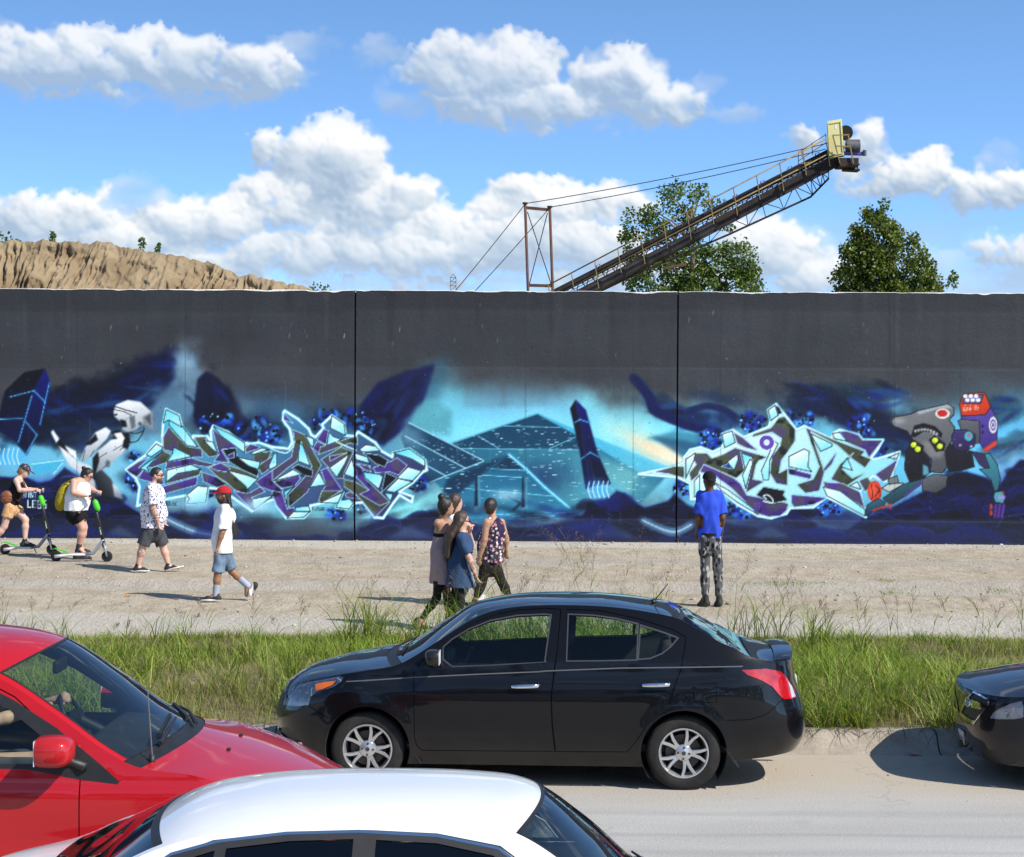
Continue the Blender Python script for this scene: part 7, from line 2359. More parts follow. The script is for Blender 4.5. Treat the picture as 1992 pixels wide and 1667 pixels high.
for sd_ in (-1, 1):
 wc.mirror((1.95, sd_ * 1.0, .95), sd_, M_WHITEP, (.15, .22, .15))
for y in (-.38, .38):
 wc.seat(2.12, y, .40, M_SEATF, .5, .60, .30)
 wc.seat(2.95, y, .42, M_SEATF, .56, .56, .28, name='rear_seat')
MB().hull8([Vector(p) for p in [(1.5, -.74, .55), (1.95, -.74, .55), (1.95, .74, .55), (1.5, .74, .55), (1.56, -.70, .88), (1.88, -.70, .93), (1.88, .70, .93), (1.56, .70, .88)]]).build('dashboard', M_INTER, wc.root, True, bevel=.05, auto=50)
wc.steering(1.98, -.38, .93)
MB().box((3.75, -.68, 1.0), (4.25, .68, 1.03)).build('parcel_shelf', M_INTER, wc.root)
for (u0, v0), (u1, v1) in (((1.49, .6), (1.57, -.05)), ((1.47, -.1), (1.56, -.72))):
 p, q_ = Vector(wc.T3(u0, v0)), Vector(wc.T3(u1, v1))
 MB().tube([p + Vector((0, 0, .025)), p.lerp(q_, .5) + Vector((0, 0, .035)), q_ + Vector((0, 0, .02))], [.012, .011, .006], 6).build('wiper', M_BLACKP, wc.root)
# --- dark saloon at the right edge
def z3(pts):
 return [(1840 + x / 5.954, 1280 + y / 5.954) for x, y in pts]
DSED = dict(SEDAN)
DSED.update(L=4.75, xc=.80, Lf=1.5, pf=3.1, xr=3.95, wheel_r=.325, arch_r=.37, rim_r=.215, hubs=[(.95, .325), (3.68, .325)], lugs=5,
   centre=[(-.03, .70), (.03, .755), (.15, .80), (.4, .86), (.8, .925), (1.15, .99), (1.28, 1.07), (1.6, 1.29), (1.95, 1.45), (2.3, 1.50), (2.8, 1.505), (3.3, 1.46), (3.6, 1.38), (4.0, 1.18), (4.25, 1.09), (4.6, 1.06), (4.72, 1.02)],
   edge=[(-.7, .76), (-.4, .765), (-.1, .77), (.2, .775), (.5, .795), (.9, .86), (1.24, .96), (1.35, 1.04), (1.6, 1.22), (2.05, 1.42), (2.3, 1.465), (2.8, 1.475), (3.3, 1.43), (3.6, 1.35), (4.0, 1.15), (4.2, 1.06), (4.4, 1.04), (5.1, 1.01)],
   belt=[(0, .74), (.5, .80), (1.2, .96), (2.5, 1.03), (3.8, 1.06), (4.75, 1.0)], width=[(0, .86), (.5, .88), (1, .90), (3.5, .90), (4.75, .84)],
   nose=[(.15, .12), (.25, .05), (.38, .01), (.5, .0), (.65, .0), (.75, .02), (.82, .07), (.9, .2), (1.0, .4)],
   tail=[(.15, 4.6), (.3, 4.72), (.55, 4.75), (.8, 4.7), (1.05, 4.65)], bow=[(0, 0), (.3, .05), (.9, .12), (1.24, .12), (2.05, .13), (2.6, 0), (3.6, -.08), (4.2, 0), (4.75, 0)],
   bottom=[(-.7, .20), (0, .2), (.4, .2), (1.2, .19), (3.2, .19), (4.0, .25), (5.2, .29)])
M_DNAVY = paint_mat('dark_navy_paint', (.006, .0065, .011), 0.0, .06)
dk = Car('dark_saloon', 'dark navy saloon nose with chrome grille at the right edge', Vector((3.86, 17.60, 0)), math.radians(-1.5), DSED)
dp = lambda p: dk.px(z3(p), -1)
g_outer = dp([(150, 640), (190, 550), (245, 470), (330, 385), (420, 430), (520, 490), (505, 550), (430, 640), (350, 735), (335, 770), (240, 720), (170, 665)])
g_in = dp([(185, 630), (235, 530), (325, 405), (420, 450), (495, 500), (485, 545), (420, 620), (345, 730), (260, 690)])
g_bar = dp([(240, 520), (300, 480), (380, 510), (485, 565), (455, 600), (390, 590), (320, 580), (260, 560)])
d_hl = dp([(490, 705), (530, 640), (640, 570), (760, 525), (880, 498), (900, 560), (900, 690), (800, 712), (640, 712)])
d_in = dp([(165, 1000), (240, 1040), (330, 1000), (325, 1130), (240, 1100), (165, 1050)])
d_fog = dp([(412, 1062), (600, 1068), (780, 1082), (880, 1150), (800, 1215), (620, 1260), (450, 1200)])
d_fd = np.array([(1.45, .24), (1.45, .98), (1.75, 1.28), (2.06, 1.41), (2.6, 1.45), (2.6, .24)])
finish_car(dk, [('chrome', g_bar), ('grille', g_in), ('chrome', g_outer), ('hlamp', d_hl), ('intake', d_in), ('intake', d_fog),
    ('fwin', np.array([(1.6, 1.04), (1.8, 1.26), (2.1, 1.39), (2.55, 1.42), (2.55, 1.05)])), ('rwin', np.array([(2.65, 1.05), (2.65, 1.42), (3.1, 1.40), (3.45, 1.33), (3.5, 1.10)])),
    ('black', np.array([(1.52, 1.01), (1.78, 1.28), (2.1, 1.41), (2.6, 1.44), (3.12, 1.42), (3.5, 1.35), (3.62, 1.10), (2.6, 1.02)])), ('seam', rim_seam(d_fd)), ('fdoor', d_fd), ('tlamp', dk.xz([(4.3, .85), (4.3, 1.0), (4.66, .98), (4.7, .8)]))],
   M_DNAVY, (1.10, 1.24, 2.04, 3.55, 4.15))
def dpt(x, y, off=.0):
 u, z = dp([(x, y)])[0]
 P = dk.S(u, z) + dk.N(u, z) * off
 return Vector((P[0], -P[1], P[2])), Vector((dk.N(u, z)[0], -dk.N(u, z)[1], dk.N(u, z)[2]))
P, nn = dpt(268, 512, .012)
t1 = nn.cross(Vector((0, 0, 1))).normalized()
t2 = t1.cross(nn)
ring = [P + t1 * (.062 * math.cos(a)) + t2 * (.036 * math.sin(a)) for a in np.linspace(0, 6.283, 25)]
MB().tube(ring, .006, 6, False).build('emblem_ring', M_CHROME, dk.root, True)
em = MB()
for a_, b_ in ((-.02, .008), (.012, .014), (.022, .0), (.012, -.014), (-.004, -.016), (.002, .004)):
 c = P + t1 * a_ + t2 * b_
 em.tube([c, c + nn * .006], .006, 6)
em.build('emblem_stars', M_CHROME, dk.root)
pc = [dpt(150, 815, .012)[0], dpt(228, 852, .012)[0], dpt(228, 1030, .012)[0], dpt(150, 985, .012)[0]]
nb = dpt(190, 920)[1] * .012
pl = MB().hull8([pc[3], pc[2], pc[2] + nb, pc[3] + nb, pc[0], pc[1], pc[1] + nb, pc[0] + nb]).build('number_plate', pmat('plate_white', (.7, .7, .68), .5), dk.root)
mark = MB()
M_PLB = pmat('plate_blue', (.08, .13, .35), .5)
for k in range(4):
 a, b = .18 + .17 * k, .28 + .17 * k
 lo = lambda t, h_: (pc[0].lerp(pc[1], t)).lerp(pc[3].lerp(pc[2], t), h_) + nb * 1.15
 mk = MB().add([lo(a, .35), lo(b, .35), lo(b, .68), lo(a, .68)], [(0, 1, 2, 3)]).build('plate_mark', M_PLB, pl)
q0, _ = dpt(670, 655, -.03)
for dx_, r_ in ((0, .035), (.11, .045)):
 MB().lathe([(.001, .02), (r_ * .6, .015), (r_, 0), (r_ * 1.05, -.03)], Vector(q0) + Vector((dx_ + .03, .0, 0)), 'X', 16).build('lamp_bowl', M_CHROME, dk.root, True)
b0, n0 = dpt(120, 1035, 0)
MB().box(b0 + Vector((-.05, -.03, -.03)), b0 + Vector((.03, .05, .03))).build('tow_cover', M_BLACKP, dk.root, bevel=.008)
# --- people: bodies grown as one smooth surface from their joints
class Field:
 def __init__(self, pts, pad=.16, h=.009):
  P = np.asarray(pts, float)
  self.lo = P.min(0) - pad
  n_ = np.ceil((P.max(0) + pad - self.lo) / h).astype(int) + 1
  self.h, self.n = h, n_
  self.D = np.full(n_, .2, np.float32)
  self.ax = [self.lo[i] + np.arange(n_[i]) * h for i in range(3)]
 def sub(self, lo, hi):
  sl, co = [], []
  for i in range(3):
   a = max(0, int((lo[i] - self.lo[i]) / self.h))
   b = min(self.n[i], int((hi[i] - self.lo[i]) / self.h) + 2)
   if b <= a:
    return None, None
   sl.append(slice(a, b))
   co.append(self.ax[i][a:b])
  return tuple(sl), np.stack(np.meshgrid(*co, indexing='ij'), -1)
 def mix(self, sl, d, k, op='add'):
  a = self.D[sl]
  if op == 'add':
   hh = np.clip(k - np.abs(a - d), 0, None) / k
   self.D[sl] = np.minimum(a, d) - hh * hh * k * .25
  else:
   self.D[sl] = np.maximum(a, -d)
 def cone(self, a, b, ra, rb, k=.03, flat=None, op='add'):
  a, b = np.asarray(a, float), np.asarray(b, float)
  R = max(ra, rb) + k + .03
  sl, P = self.sub(np.minimum(a, b) - R, np.maximum(a, b) + R)
  if sl is None:
   return self
  q = P - a
  ba = b - a
  kk = 1.0
  if flat is not None:
   n_, kk = np.asarray(flat[0], float), flat[1]
   n_ = n_ / np.linalg.norm(n_)
   q = q + (q @ n_)[..., None] * n_ * (1 / kk - 1)
   ba = ba + (ba @ n_) * n_ * (1 / kk - 1)
  t = np.clip((q @ ba) / max(1e-9, ba @ ba), 0, 1)
  d = np.linalg.norm(q - t[..., None] * ba, axis=-1) - (ra + (rb - ra) * t)
  self.mix(sl, d * (kk if kk < 1 else 1), k, op)
  return self
 def ell(self, c, r, axes=None, k=.02, op='add'):
  c, r = np.asarray(c, float), np.asarray(r, float)
  R = r.max() + k + .03
  sl, P = self.sub(c - R, c + R)
  if sl is None:
   return self
  q = P - c
  if axes is not None:
   q = q @ np.asarray(axes, float).T
  m_ = np.linalg.norm(q / r, axis=-1)
  g_ = np.linalg.norm(q / (r * r), axis=-1) + 1e-9
  self.mix(sl, m_ * (m_ - 1) / g_, k, op)
  return self
 def cut(self, p, nrm):
  nrm = np.asarray(nrm, float) / np.linalg.norm(nrm)
  X = np.meshgrid(*self.ax, indexing='ij')
  d = (X[0] - p[0]) * nrm[0] + (X[1] - p[1]) * nrm[1] + (X[2] - p[2]) * nrm[2]
  self.D = np.maximum(self.D, d.astype(np.float32))
  return self
 def ripple(self, amp, seed=0, freq=9.0, aniso=(1, 1, .45)):
  X = np.meshgrid(*self.ax, indexing='ij')
  x, y, z = (X[i] * freq * aniso[i] for i in range(3))
  s = seed * 1.7
  n_ = np.sin(x * 2.1 + 1.3 * np.sin(z * 1.9 + s) + s) * np.sin(y * 2.3 + 1.1 * np.sin(x * 1.7 + s)) + .6 * np.sin(z * 4.3 + 2.2 * np.sin(x * 2.6 + y * 2.2 + s) + s)
  self.D = self.D + (amp * n_).astype(np.float32) * (np.abs(self.D) < .05)
  return self
 def mesh(self):
  D, h = self.D, self.h
  D[0], D[-1], D[:, 0], D[:, -1], D[:, :, 0], D[:, :, -1] = .1, .1, .1, .1, .1, .1
  ins = D < 0
  c = np.zeros(tuple(s - 1 for s in D.shape), np.int8)
  for i in (0, 1):
   for j in (0, 1):
    for k in (0, 1):
     c += ins[i:D.shape[0] - 1 + i, j:D.shape[1] - 1 + j, k:D.shape[2] - 1 + k]
  act = np.argwhere((c > 0) & (c < 8))
  idx = np.full(c.shape, -1, np.int64)
  idx[tuple(act.T)] = np.arange(len(act))
  off = np.array([(i, j, k) for i in (0, 1) for j in (0, 1) for k in (0, 1)])
  val = np.stack([D[tuple((act + o).T)] for o in off], -1)
  pos = np.zeros((len(act), 3))
  cnt = np.zeros(len(act))
  for a in range(8):
   for b in range(a + 1, 8):
    if np.abs(off[a] - off[b]).sum() != 1:
     continue
    va, vb = val[:, a], val[:, b]
    m_ = (va < 0) != (vb < 0)
    t = np.where(m_, va / np.where(m_, va - vb, 1), 0)
    pos += np.where(m_[:, None], off[a] + (off[b] - off[a]) * t[:, None], 0)
    cnt += m_
  V = self.lo + (act + pos / cnt[:, None]) * h
  quads = []
  for axn in range(3):
   u, w = [(1, 2), (2, 0), (0, 1)][axn]
   s0 = [slice(None)] * 3
   s1 = [slice(None)] * 3
   s0[axn], s1[axn] = slice(0, -1), slice(1, None)
   e = np.argwhere(ins[tuple(s0)] != ins[tuple(s1)])
   e = e[(e[:, u] > 0) & (e[:, w] > 0) & (e[:, u] < D.shape[u] - 1) & (e[:, w] < D.shape[w] - 1)]
   du = np.zeros(3, int)
   dv = np.zeros(3, int)
   du[u], dv[w] = 1, 1
   q = np.stack([idx[tuple((e - du - dv).T)], idx[tuple((e - dv).T)], idx[tuple(e.T)], idx[tuple((e - du).T)]], -1)
   flip = ~ins[tuple(e.T)]
   q[flip] = q[flip][:, ::-1]
   quads.append(q)
  Q = np.vstack(quads)
  return V, Q[(Q >= 0).all(1)]
def smooth_mesh(V, Q, it=2):
 n_ = len(V)
 A = np.concatenate([Q[:, [0, 1]], Q[:, [1, 2]], Q[:, [2, 3]], Q[:, [3, 0]]])
 A = np.vstack([A, A[:, ::-1]])
 deg = np.bincount(A[:, 0], minlength=n_)[:, None]
 for _ in range(it):
  S = np.stack([np.bincount(A[:, 0], V[A[:, 1], i], n_) for i in range(3)], -1) / np.maximum(deg, 1)
  V = V + (S - V) * .5
 return V
def grown(name, field, mat, parent, color=None, it=2):
 V, Q = field.mesh()
 V = smooth_mesh(V, Q, it)
 return fast_mesh(name, V, quads=Q, mat=mat, parent=parent, colors=None if color is None else color(V))
def unit(v):
 v = np.asarray(v, float)
 return v / (np.linalg.norm(v) + 1e-12)
def skin_mat(name, col):
 m_ = pmat(name, col, .5, attr=True, var=.08, vscale=14, spec=.35)
 b = m_.node_tree.nodes['Principled BSDF']
 b.inputs['Subsurface Weight'].default_value = .12
 b.inputs['Subsurface Radius'].default_value = (.02, .008, .004)
 b.inputs['Subsurface Scale'].default_value = .4
 return m_
M_SKIN = skin_mat('skin', (.5, .3, .22))
M_HAIRD = pmat('dark_hair', (.018, .012, .010), .45, var=.4, vscale=40, bump=.004, bscale=120)
M_HAIRB = pmat('brown_hair', (.055, .032, .02), .45, var=.4, vscale=40, bump=.004, bscale=120)
M_HAIRF = pmat('fair_hair', (.34, .19, .08), .5, var=.3, vscale=40, bump=.004, bscale=120)
M_SHOEB = pmat('black_shoe', (.018, .018, .020), .7, var=.3, vscale=20)
M_SOLEW = pmat('white_sole', (.68, .67, .63), .7, var=.1, vscale=20)
M_SOLEB = pmat('dark_sole', (.03, .028, .026), .8)
class Person:
 def __init__(self, label, ground, J, skin, face, build=1.0, head_r=1.0, up=(0, 0, 1), h=.0102, name='person', group=None, Yabs=None):
  g0 = at_z(*ground, LOT_Z) if Yabs is None else Vector((at(*ground, Yabs).x, Yabs, 0))
  g0.z = float(lot_z(np.array([g0.x]), np.array([g0.y]))[0]) if Yabs is None else g0.z
  self.base, self.Y = g0, g0.y
  self.root = empty(name, g0)
  tag(self.root, label, 'person', group)
  self.skin = np.asarray(skin, float)
  self.J = {k: np.array(at(v[0], v[1], self.Y + (v[2] if len(v) > 2 else 0))) - np.array(g0) for k, v in J.items()}
  self.b, self.hr, self.h = build, head_r, h
  self.f = unit(face)
  self.u = unit(np.asarray(up, float) - self.f * (np.asarray(up, float) @ self.f))
  self.r = np.cross(self.f, self.u)
  self.marks = []
  self.thin = {}
  self.stubble = 0
 def head_point(self, f, r, u):
  s = self.hr
  return self.J['head'] + (self.f * f + self.r * r + self.u * u) * s
 def body(self, torso=(.15, .135, .155), flat=.66, arm=1.0, leg=1.0, fdir=None, hands=True, belly=None, extra=None, calf=1.0):
  J, b = self.J, self.b
  F = Field(list(J.values()), .17, self.h)
  fb = unit(fdir if fdir is not None else (self.f * np.array([1, 1, 0])))
  hip = (J['hipa'] + J['hipb']) / 2
  chest = (J['sha'] + J['shb']) / 2 + np.array([0, 0, -.12])
  waist = hip * .5 + chest * .5
  if 'waist' in J:
   waist = J['waist']
  F.cone(hip, waist, torso[0] * b, torso[1] * b, .05, (fb, flat))
  F.cone(waist, chest, torso[1] * b, torso[2] * b, .05, (fb, flat))
  F.cone(chest, (J['sha'] + J['shb']) / 2 + np.array([0, 0, -.03]), torso[2] * .9 * b, .09 * b, .05, (fb, flat))
  if belly:
   F.ell(waist + fb * belly[0], (belly[1],) * 3, None, .06)
  F.cone(J['sha'] * .93 + J['shb'] * .07, J['shb'] * .93 + J['sha'] * .07, .058 * b, .058 * b, .05)
  nk = (J['sha'] + J['shb']) / 2
  F.cone(nk + np.array([0, 0, .01]), self.head_point(-.02, 0, -.05), .06 * (b * .5 + .5), .052, .03)
  for s in 'ab':
   if 'el' + s in J:
    F.cone(J['sh' + s], J['el' + s], .052 * arm, .041 * arm, .03)
    mid = J['el' + s] * .7 + J['wr' + s] * .3
    F.cone(J['el' + s], mid, .041 * arm, .042 * arm, .02)
    F.cone(mid, J['wr' + s], .042 * arm, .027 * arm, .02)
    if hands:
     self.hand(F, s)
   if 'kn' + s in J:
    F.cone(J['hip' + s], J['kn' + s], .088 * leg, .056 * leg, .04)
    F.cone(J['kn' + s], J['kn' + s] * .68 + J['an' + s] * .32, .055 * leg, .058 * leg * calf, .03)
    F.cone(J['kn' + s] * .68 + J['an' + s] * .32, J['an' + s], .058 * leg * calf, .037 * leg, .03)
    F.cone(J['an' + s] + np.array([0, 0, -.02]), J['to' + s] * .6 + J['an' + s] * .4 + np.array([0, 0, -.02]), .036, .032, .02)
  ax = np.stack([self.r, self.f, self.u])
  s = self.hr
  hp = self.head_point
  F.ell(hp(-.012, 0, .032), np.array([.076, .096, .092]) * s, ax, .02)
  F.ell(hp(.028, 0, -.038), np.array([.058, .064, .068]) * s, ax, .03)
  F.ell(hp(.048, 0, -.082), np.array([.028, .024, .024]) * s, ax, .03)
  F.cone(hp(.082, 0, .014), hp(.104, 0, -.022), .010 * s, .015 * s, .016)
  F.cone(hp(.074, -.035, .030), hp(.074, .035, .030), .012 * s, .012 * s, .016)
  F.cone(hp(.084, -.014, -.056), hp(.084, .014, -.056), .009 * s, .009 * s, .010)
  for q in (-1, 1):
   F.ell(hp(.088, q * .032, .008), np.array([.013, .008, .009]) * s, ax, .004, 'sub')
   F.ell(hp(.078, q * .032, .008), np.array([.013, .012, .011]) * s, ax, .004)
   F.ell(hp(-.012, q * .076, -.004), np.array([.012, .022, .033]) * s, ax, .008)
  if extra:
   extra(F)
  def color(V):
   C_ = np.tile(self.skin, (len(V), 1))
   q = (V - J['head']) @ ax.T / s
   for rr in (-1, 1):
    d = np.hypot(q[:, 0] - rr * .032, q[:, 2] - .010)
    C_[(d < .011) & (q[:, 1] > .06)] = (.05, .04, .035)
    br = (np.abs(q[:, 0] - rr * .033) < .022) & (np.abs(q[:, 2] - .036) < .007) & (q[:, 1] > .06)
    C_[br] = (.05, .035, .025)
   lip = (np.abs(q[:, 0]) < .024) & (np.abs(q[:, 2] + .056) < .010) & (q[:, 1] > .07)
   C_[lip] = self.skin * np.array([.85, .55, .55])
   if self.stubble:
    k_ = np.clip((-.022 - q[:, 2] - .35 * np.clip(.075 - q[:, 1], 0, 1)) / .02, 0, 1) * np.clip((q[:, 1] + .005) / .02, 0, 1) * (q[:, 2] > -.15)
    k_ = k_ * self.stubble * ~lip
    C_ = C_ * (1 - k_[:, None]) + np.array([.02, .014, .011]) * k_[:, None]
   for fn in self.marks:
    fn(V, q, C_)
   return C_
  self.obj = grown('body', F, M_SKIN, self.root, color)
  return self.obj
 def hand(self, F, s):
  J = self.J
  w = J['wr' + s]
  d = unit(J.get('ha' + s, w + (w - J['el' + s])) - w)
  side = unit(np.cross(d, self.f if abs(d @ self.f) < .9 else self.u))
  if 'palm' + s in self.thin:
   side = unit(self.thin['palm' + s])
  nrm = unit(np.cross(side, d))
  if (nrm @ self.f) < 0 and 'grip' + s not in self.thin:
   nrm = -nrm
  cur = self.thin.get('grip' + s, .35)
  p0 = w + d * .02
  F.cone(p0, w + d * .085, .030, .036, .015, (nrm, .5))
  for i, (o_, ln) in enumerate(((-.030, .062), (-.010, .074), (.010, .070), (.029, .054))):
   k0 = w + d * .088 + side * o_
   k1 = k0 + unit(d * (1 - cur * .7) + nrm * cur * .9) * ln * .5
   k2 = k1 + unit(d * (1 - cur * 1.6) + nrm * cur * 1.5) * ln * .5
   F.cone(k0, k1, .0105, .0095, .008)
   F.cone(k1, k2, .0095, .008, .006)
  t0 = w + d * .03 - side * .028
  t1 = t0 - side * .022 + d * .03 + nrm * .012
  F.cone(t0, t1, .014, .012, .01)
  F.cone(t1, t1 + unit(d * .8 + nrm * .5) * .03, .012, .009, .006)
 def hair(self, mat, line=.05, drop=-.02, bulk=.012, extra=None, name='hair', back=-.10):
  hp = self.head_point
  pts = [hp(0, 0, 0), hp(-.12, 0, .12), hp(.1, .1, -.12)]
  e = []
  if extra:
   e = extra
   for a, b_, ra, rb in e:
    pts += [a, b_]
  F = Field(pts, .13, .008)
  ax = np.stack([self.r, self.f, self.u])
  s = self.hr
  F.ell(hp(-.014, 0, .034), (np.array([.078, .098, .094]) + bulk) * s, ax, .02)
  F.ell(hp(-.045, 0, -.025), (np.array([.066, .06, .085]) + bulk * .6) * s, ax, .03)
  F.cut(hp(line, 0, .045), self.f * 1.0 - self.u * .55)
  F.cut(hp(0, 0, back), -self.u)
  for a, b_, ra, rb in e:
   F.cone(a, b_, ra, rb, .02)
  F.ripple(.0022, 2, 60, (1, 1, .3))
  return grown(name, F, mat, self.root, None, 1)
 def cap(self, mat, brim_dir=None, name='cap'):
  hp = self.head_point
  s = self.hr
  ax = np.stack([self.r, self.f, self.u])
  bd = self.f if brim_dir is None else unit(brim_dir)
  F = Field([hp(.16, 0, .12), hp(-.16, 0, .0), hp(0, .12, .16), hp(0, -.12, 0), np.array(hp(0, 0, .05)) + bd * .2], .05, .007)
  F.ell(hp(-.012, 0, .045), np.array([.092, .112, .098]) * s, ax, .02)
  F.cut(hp(0, 0, .034), -self.u)
  c = hp(0, 0, .045)
  F.cone(c + bd * .07, c + bd * .155 - self.u * .012, .07 * s, .05 * s, .008, (self.u, .12))
  return grown(name, F, mat, self.root, None, 1)
 def glasses(self, mat):
  hp = self.head_point
  mb = MB()
  for q in (-1, 1):
   c = Vector(hp(.094, q * .033, .010))
   mb.tube([c + Vector(self.f) * .004, c - Vector(self.f) * .003], .022, 12)
   mb.tube([Vector(hp(.09, q * .055, .015)), Vector(hp(.0, q * .082, .012))], .004, 6)
  mb.tube([Vector(hp(.1, -.015, .014)), Vector(hp(.1, .015, .014))], .004, 6)
  return mb.build('glasses', mat, self.root)
 def top(self, mat, hem, torso=(.16, .15, .165), sleeve=None, flat=.68, fdir=None, neck=.035, name='shirt', loose=.012, belly=None, strap=False, amp=.004, flare=1.0, top_cut=None, waist=None):
  J, b = self.J, self.b
  pts = [J['sha'], J['shb'], J['hipa'], J['hipb'], J['head'] + np.array([0, 0, -.15])]
  hz = np.array([0, 0, hem])
  pts += [np.array([J['hipa'][0], J['hipa'][1], hem - .05]), np.array([J['hipb'][0], J['hipb'][1], hem - .05])]
  for s in 'ab':
   if 'el' + s in J:
    pts.append(J['el' + s])
  F = Field(pts, .20, .011)
  fb = unit(fdir if fdir is not None else (self.f * np.array([1, 1, 0])))
  hip = (J['hipa'] + J['hipb']) / 2
  chest = (J['sha'] + J['shb']) / 2 + np.array([0, 0, -.12])
  wst = J['waist'] if 'waist' in J else hip * .5 + chest * .5
  low = hip + (hip - wst) * .6
  lo = loose
  F.cone(low, wst, (torso[0] * b + lo) * flare, torso[1] * b + lo, .06, (fb, flat))
  F.cone(wst, chest, torso[1] * b + lo, torso[2] * b + lo, .05, (fb, flat))
  F.cone(chest, (J['sha'] + J['shb']) / 2 + np.array([0, 0, -.02]), torso[2] * .9 * b + lo, .10 * b + lo * .5, .05, (fb, flat))
  if belly:
   F.ell(wst + fb * belly[0], (belly[1] + lo,) * 3, None, .08)
  if not strap:
   F.cone(J['sha'] * .95 + J['shb'] * .05, J['shb'] * .95 + J['sha'] * .05, .066 * b, .066 * b, .05)
  if sleeve:
   for s in 'ab':
    if 'el' + s in J:
     e = J['sh' + s] * (1 - sleeve) + J['el' + s] * sleeve
     F.cone(J['sh' + s], e, .066 * b, (.066 + lo * .6) * b, .03)
  if amp:
   F.ripple(amp * 1.5, len(self.root.name) + int(hem * 10), 10.5)
  if sleeve:
   for s in 'ab':
    if 'el' + s in J:
     e = J['sh' + s] * (1 - sleeve) + J['el' + s] * sleeve
     d = unit(J['el' + s] - J['sh' + s])
     F.cone(e + d * .075, e + d * .16, .086, .086, .01, None, 'sub')
  F.cut((0, 0, hem), (0, 0, -1))
  if top_cut is not None:
   F.cut((0, 0, top_cut), (0, 0, 1))
  nk = (J['sha'] + J['shb']) / 2
  F.ell(nk + np.array([0, 0, .085 - neck]) + fb * .02, (.085, .085, .075), None, .01, 'sub')
  return grown(name, F, mat, self.root, None, 2)
 def legs_wear(self, mat, upto, top, wide=1.12, flat=.75, fdir=None, torso=.16, name='trousers', amp=.003, cuff=None, hipw=1.0):
  J, b = self.J, self.b
  pts = [J[k] for k in ('hipa', 'hipb', 'kna', 'knb')] + ([J['ana'], J['anb']] if upto > 1 else []) + [np.array([0, 0, top])]
  F = Field(pts, .17, .011)
  fb = unit(fdir if fdir is not None else (self.f * np.array([1, 1, 0])))
  hip = (J['hipa'] + J['hipb']) / 2
  F.cone(hip + np.array([0, 0, -.02]), np.array([hip[0], hip[1], top]), torso * b * hipw, torso * .93 * b, .05, (fb, flat))
  for s in 'ab':
   h_, k_, a_ = J['hip' + s], J['kn' + s], J['an' + s]
   if upto <= 1:
    e = h_ * (1 - upto) + k_ * upto
    F.cone(h_, e, .094 * b * wide, .094 * b * wide * (cuff or .92), .035)
   else:
    t = upto - 1
    e = k_ * (1 - t) + a_ * t
    F.cone(h_, k_, .092 * b * wide, .060 * b * wide, .035)
    F.cone(k_, k_ * .65 + a_ * .35, .060 * b * wide, .061 * b * wide, .03)
    F.cone(k_ * .65 + a_ * .35, e, .061 * b * wide, (cuff or .045) * wide * b, .03)
  if amp:
   F.ripple(amp * 1.4, 5 + int(top * 7), 13)
  if upto <= 1:
   for s in 'ab':
    h_, k_ = J['hip' + s], J['kn' + s]
    e = h_ * (1 - upto) + k_ * upto
    d = unit(k_ - h_)
    F.cone(e + d * .10, e + d * .2, .13 * b, .13 * b, .01, None, 'sub')
  F.cut((0, 0, top), (0, 0, 1))
  return grown(name, F, mat, self.root, None, 2)
 def shoe(self, s, upper, sole, high=.03, name='shoe', sock=None):
  J = self.J
  a, t = J['an' + s], J['to' + s]
  fd = unit(t - a - np.array([0, 0, (t - a)[2]]) * 0)
  heel = J.get('he' + s, a - unit((t - a) * np.array([1, 1, 0])) * .05 + np.array([0, 0, -.065]))
  if 'he' + s not in J:
   heel = np.array([heel[0], heel[1], t[2] + .0])
  d = unit(t - heel)
  up = unit(np.array([0, 0, 1]) - d * d[2])
  if 'su' + s in self.thin:
   up = unit(self.thin['su' + s])
  F = Field([a, t, heel], .09, .007)
  F.cone(heel + up * .035, heel * .4 + t * .6 + up * .030, .037, .043, .02, None)
  F.cone(heel * .4 + t * .6 + up * .030, t - d * .03 + up * .022, .043, .034, .02, (up, .75))
  F.cone(heel + up * .035 + d * .02, a + up * high, .040, .044, .03)
  F.cut(heel + up * .012, -up)
  F.cut(a + up * (high + .01), unit(a - heel))
  o = grown(name, F, upper, self.root, None, 1)
  G = Field([t, heel], .08, .007)
  G.cone(heel + d * .012 + up * .012, heel * .45 + t * .55 + up * .012, .043, .049, .02, (up, .36))
  G.cone(heel * .45 + t * .55 + up * .012, t - d * .035 + up * .012, .049, .040, .02, (up, .36))
  grown('sole', G, sole, o, None, 1)
  if sock is not None:
   k = J['kn' + s]
   S_ = Field([a, k], .08, .009)
   S_.cone(a + unit(k - a) * -.02, a + unit(k - a) * .12, .047, .050, .02)
   grown('sock', S_, sock, self.root, None, 1)
  return o
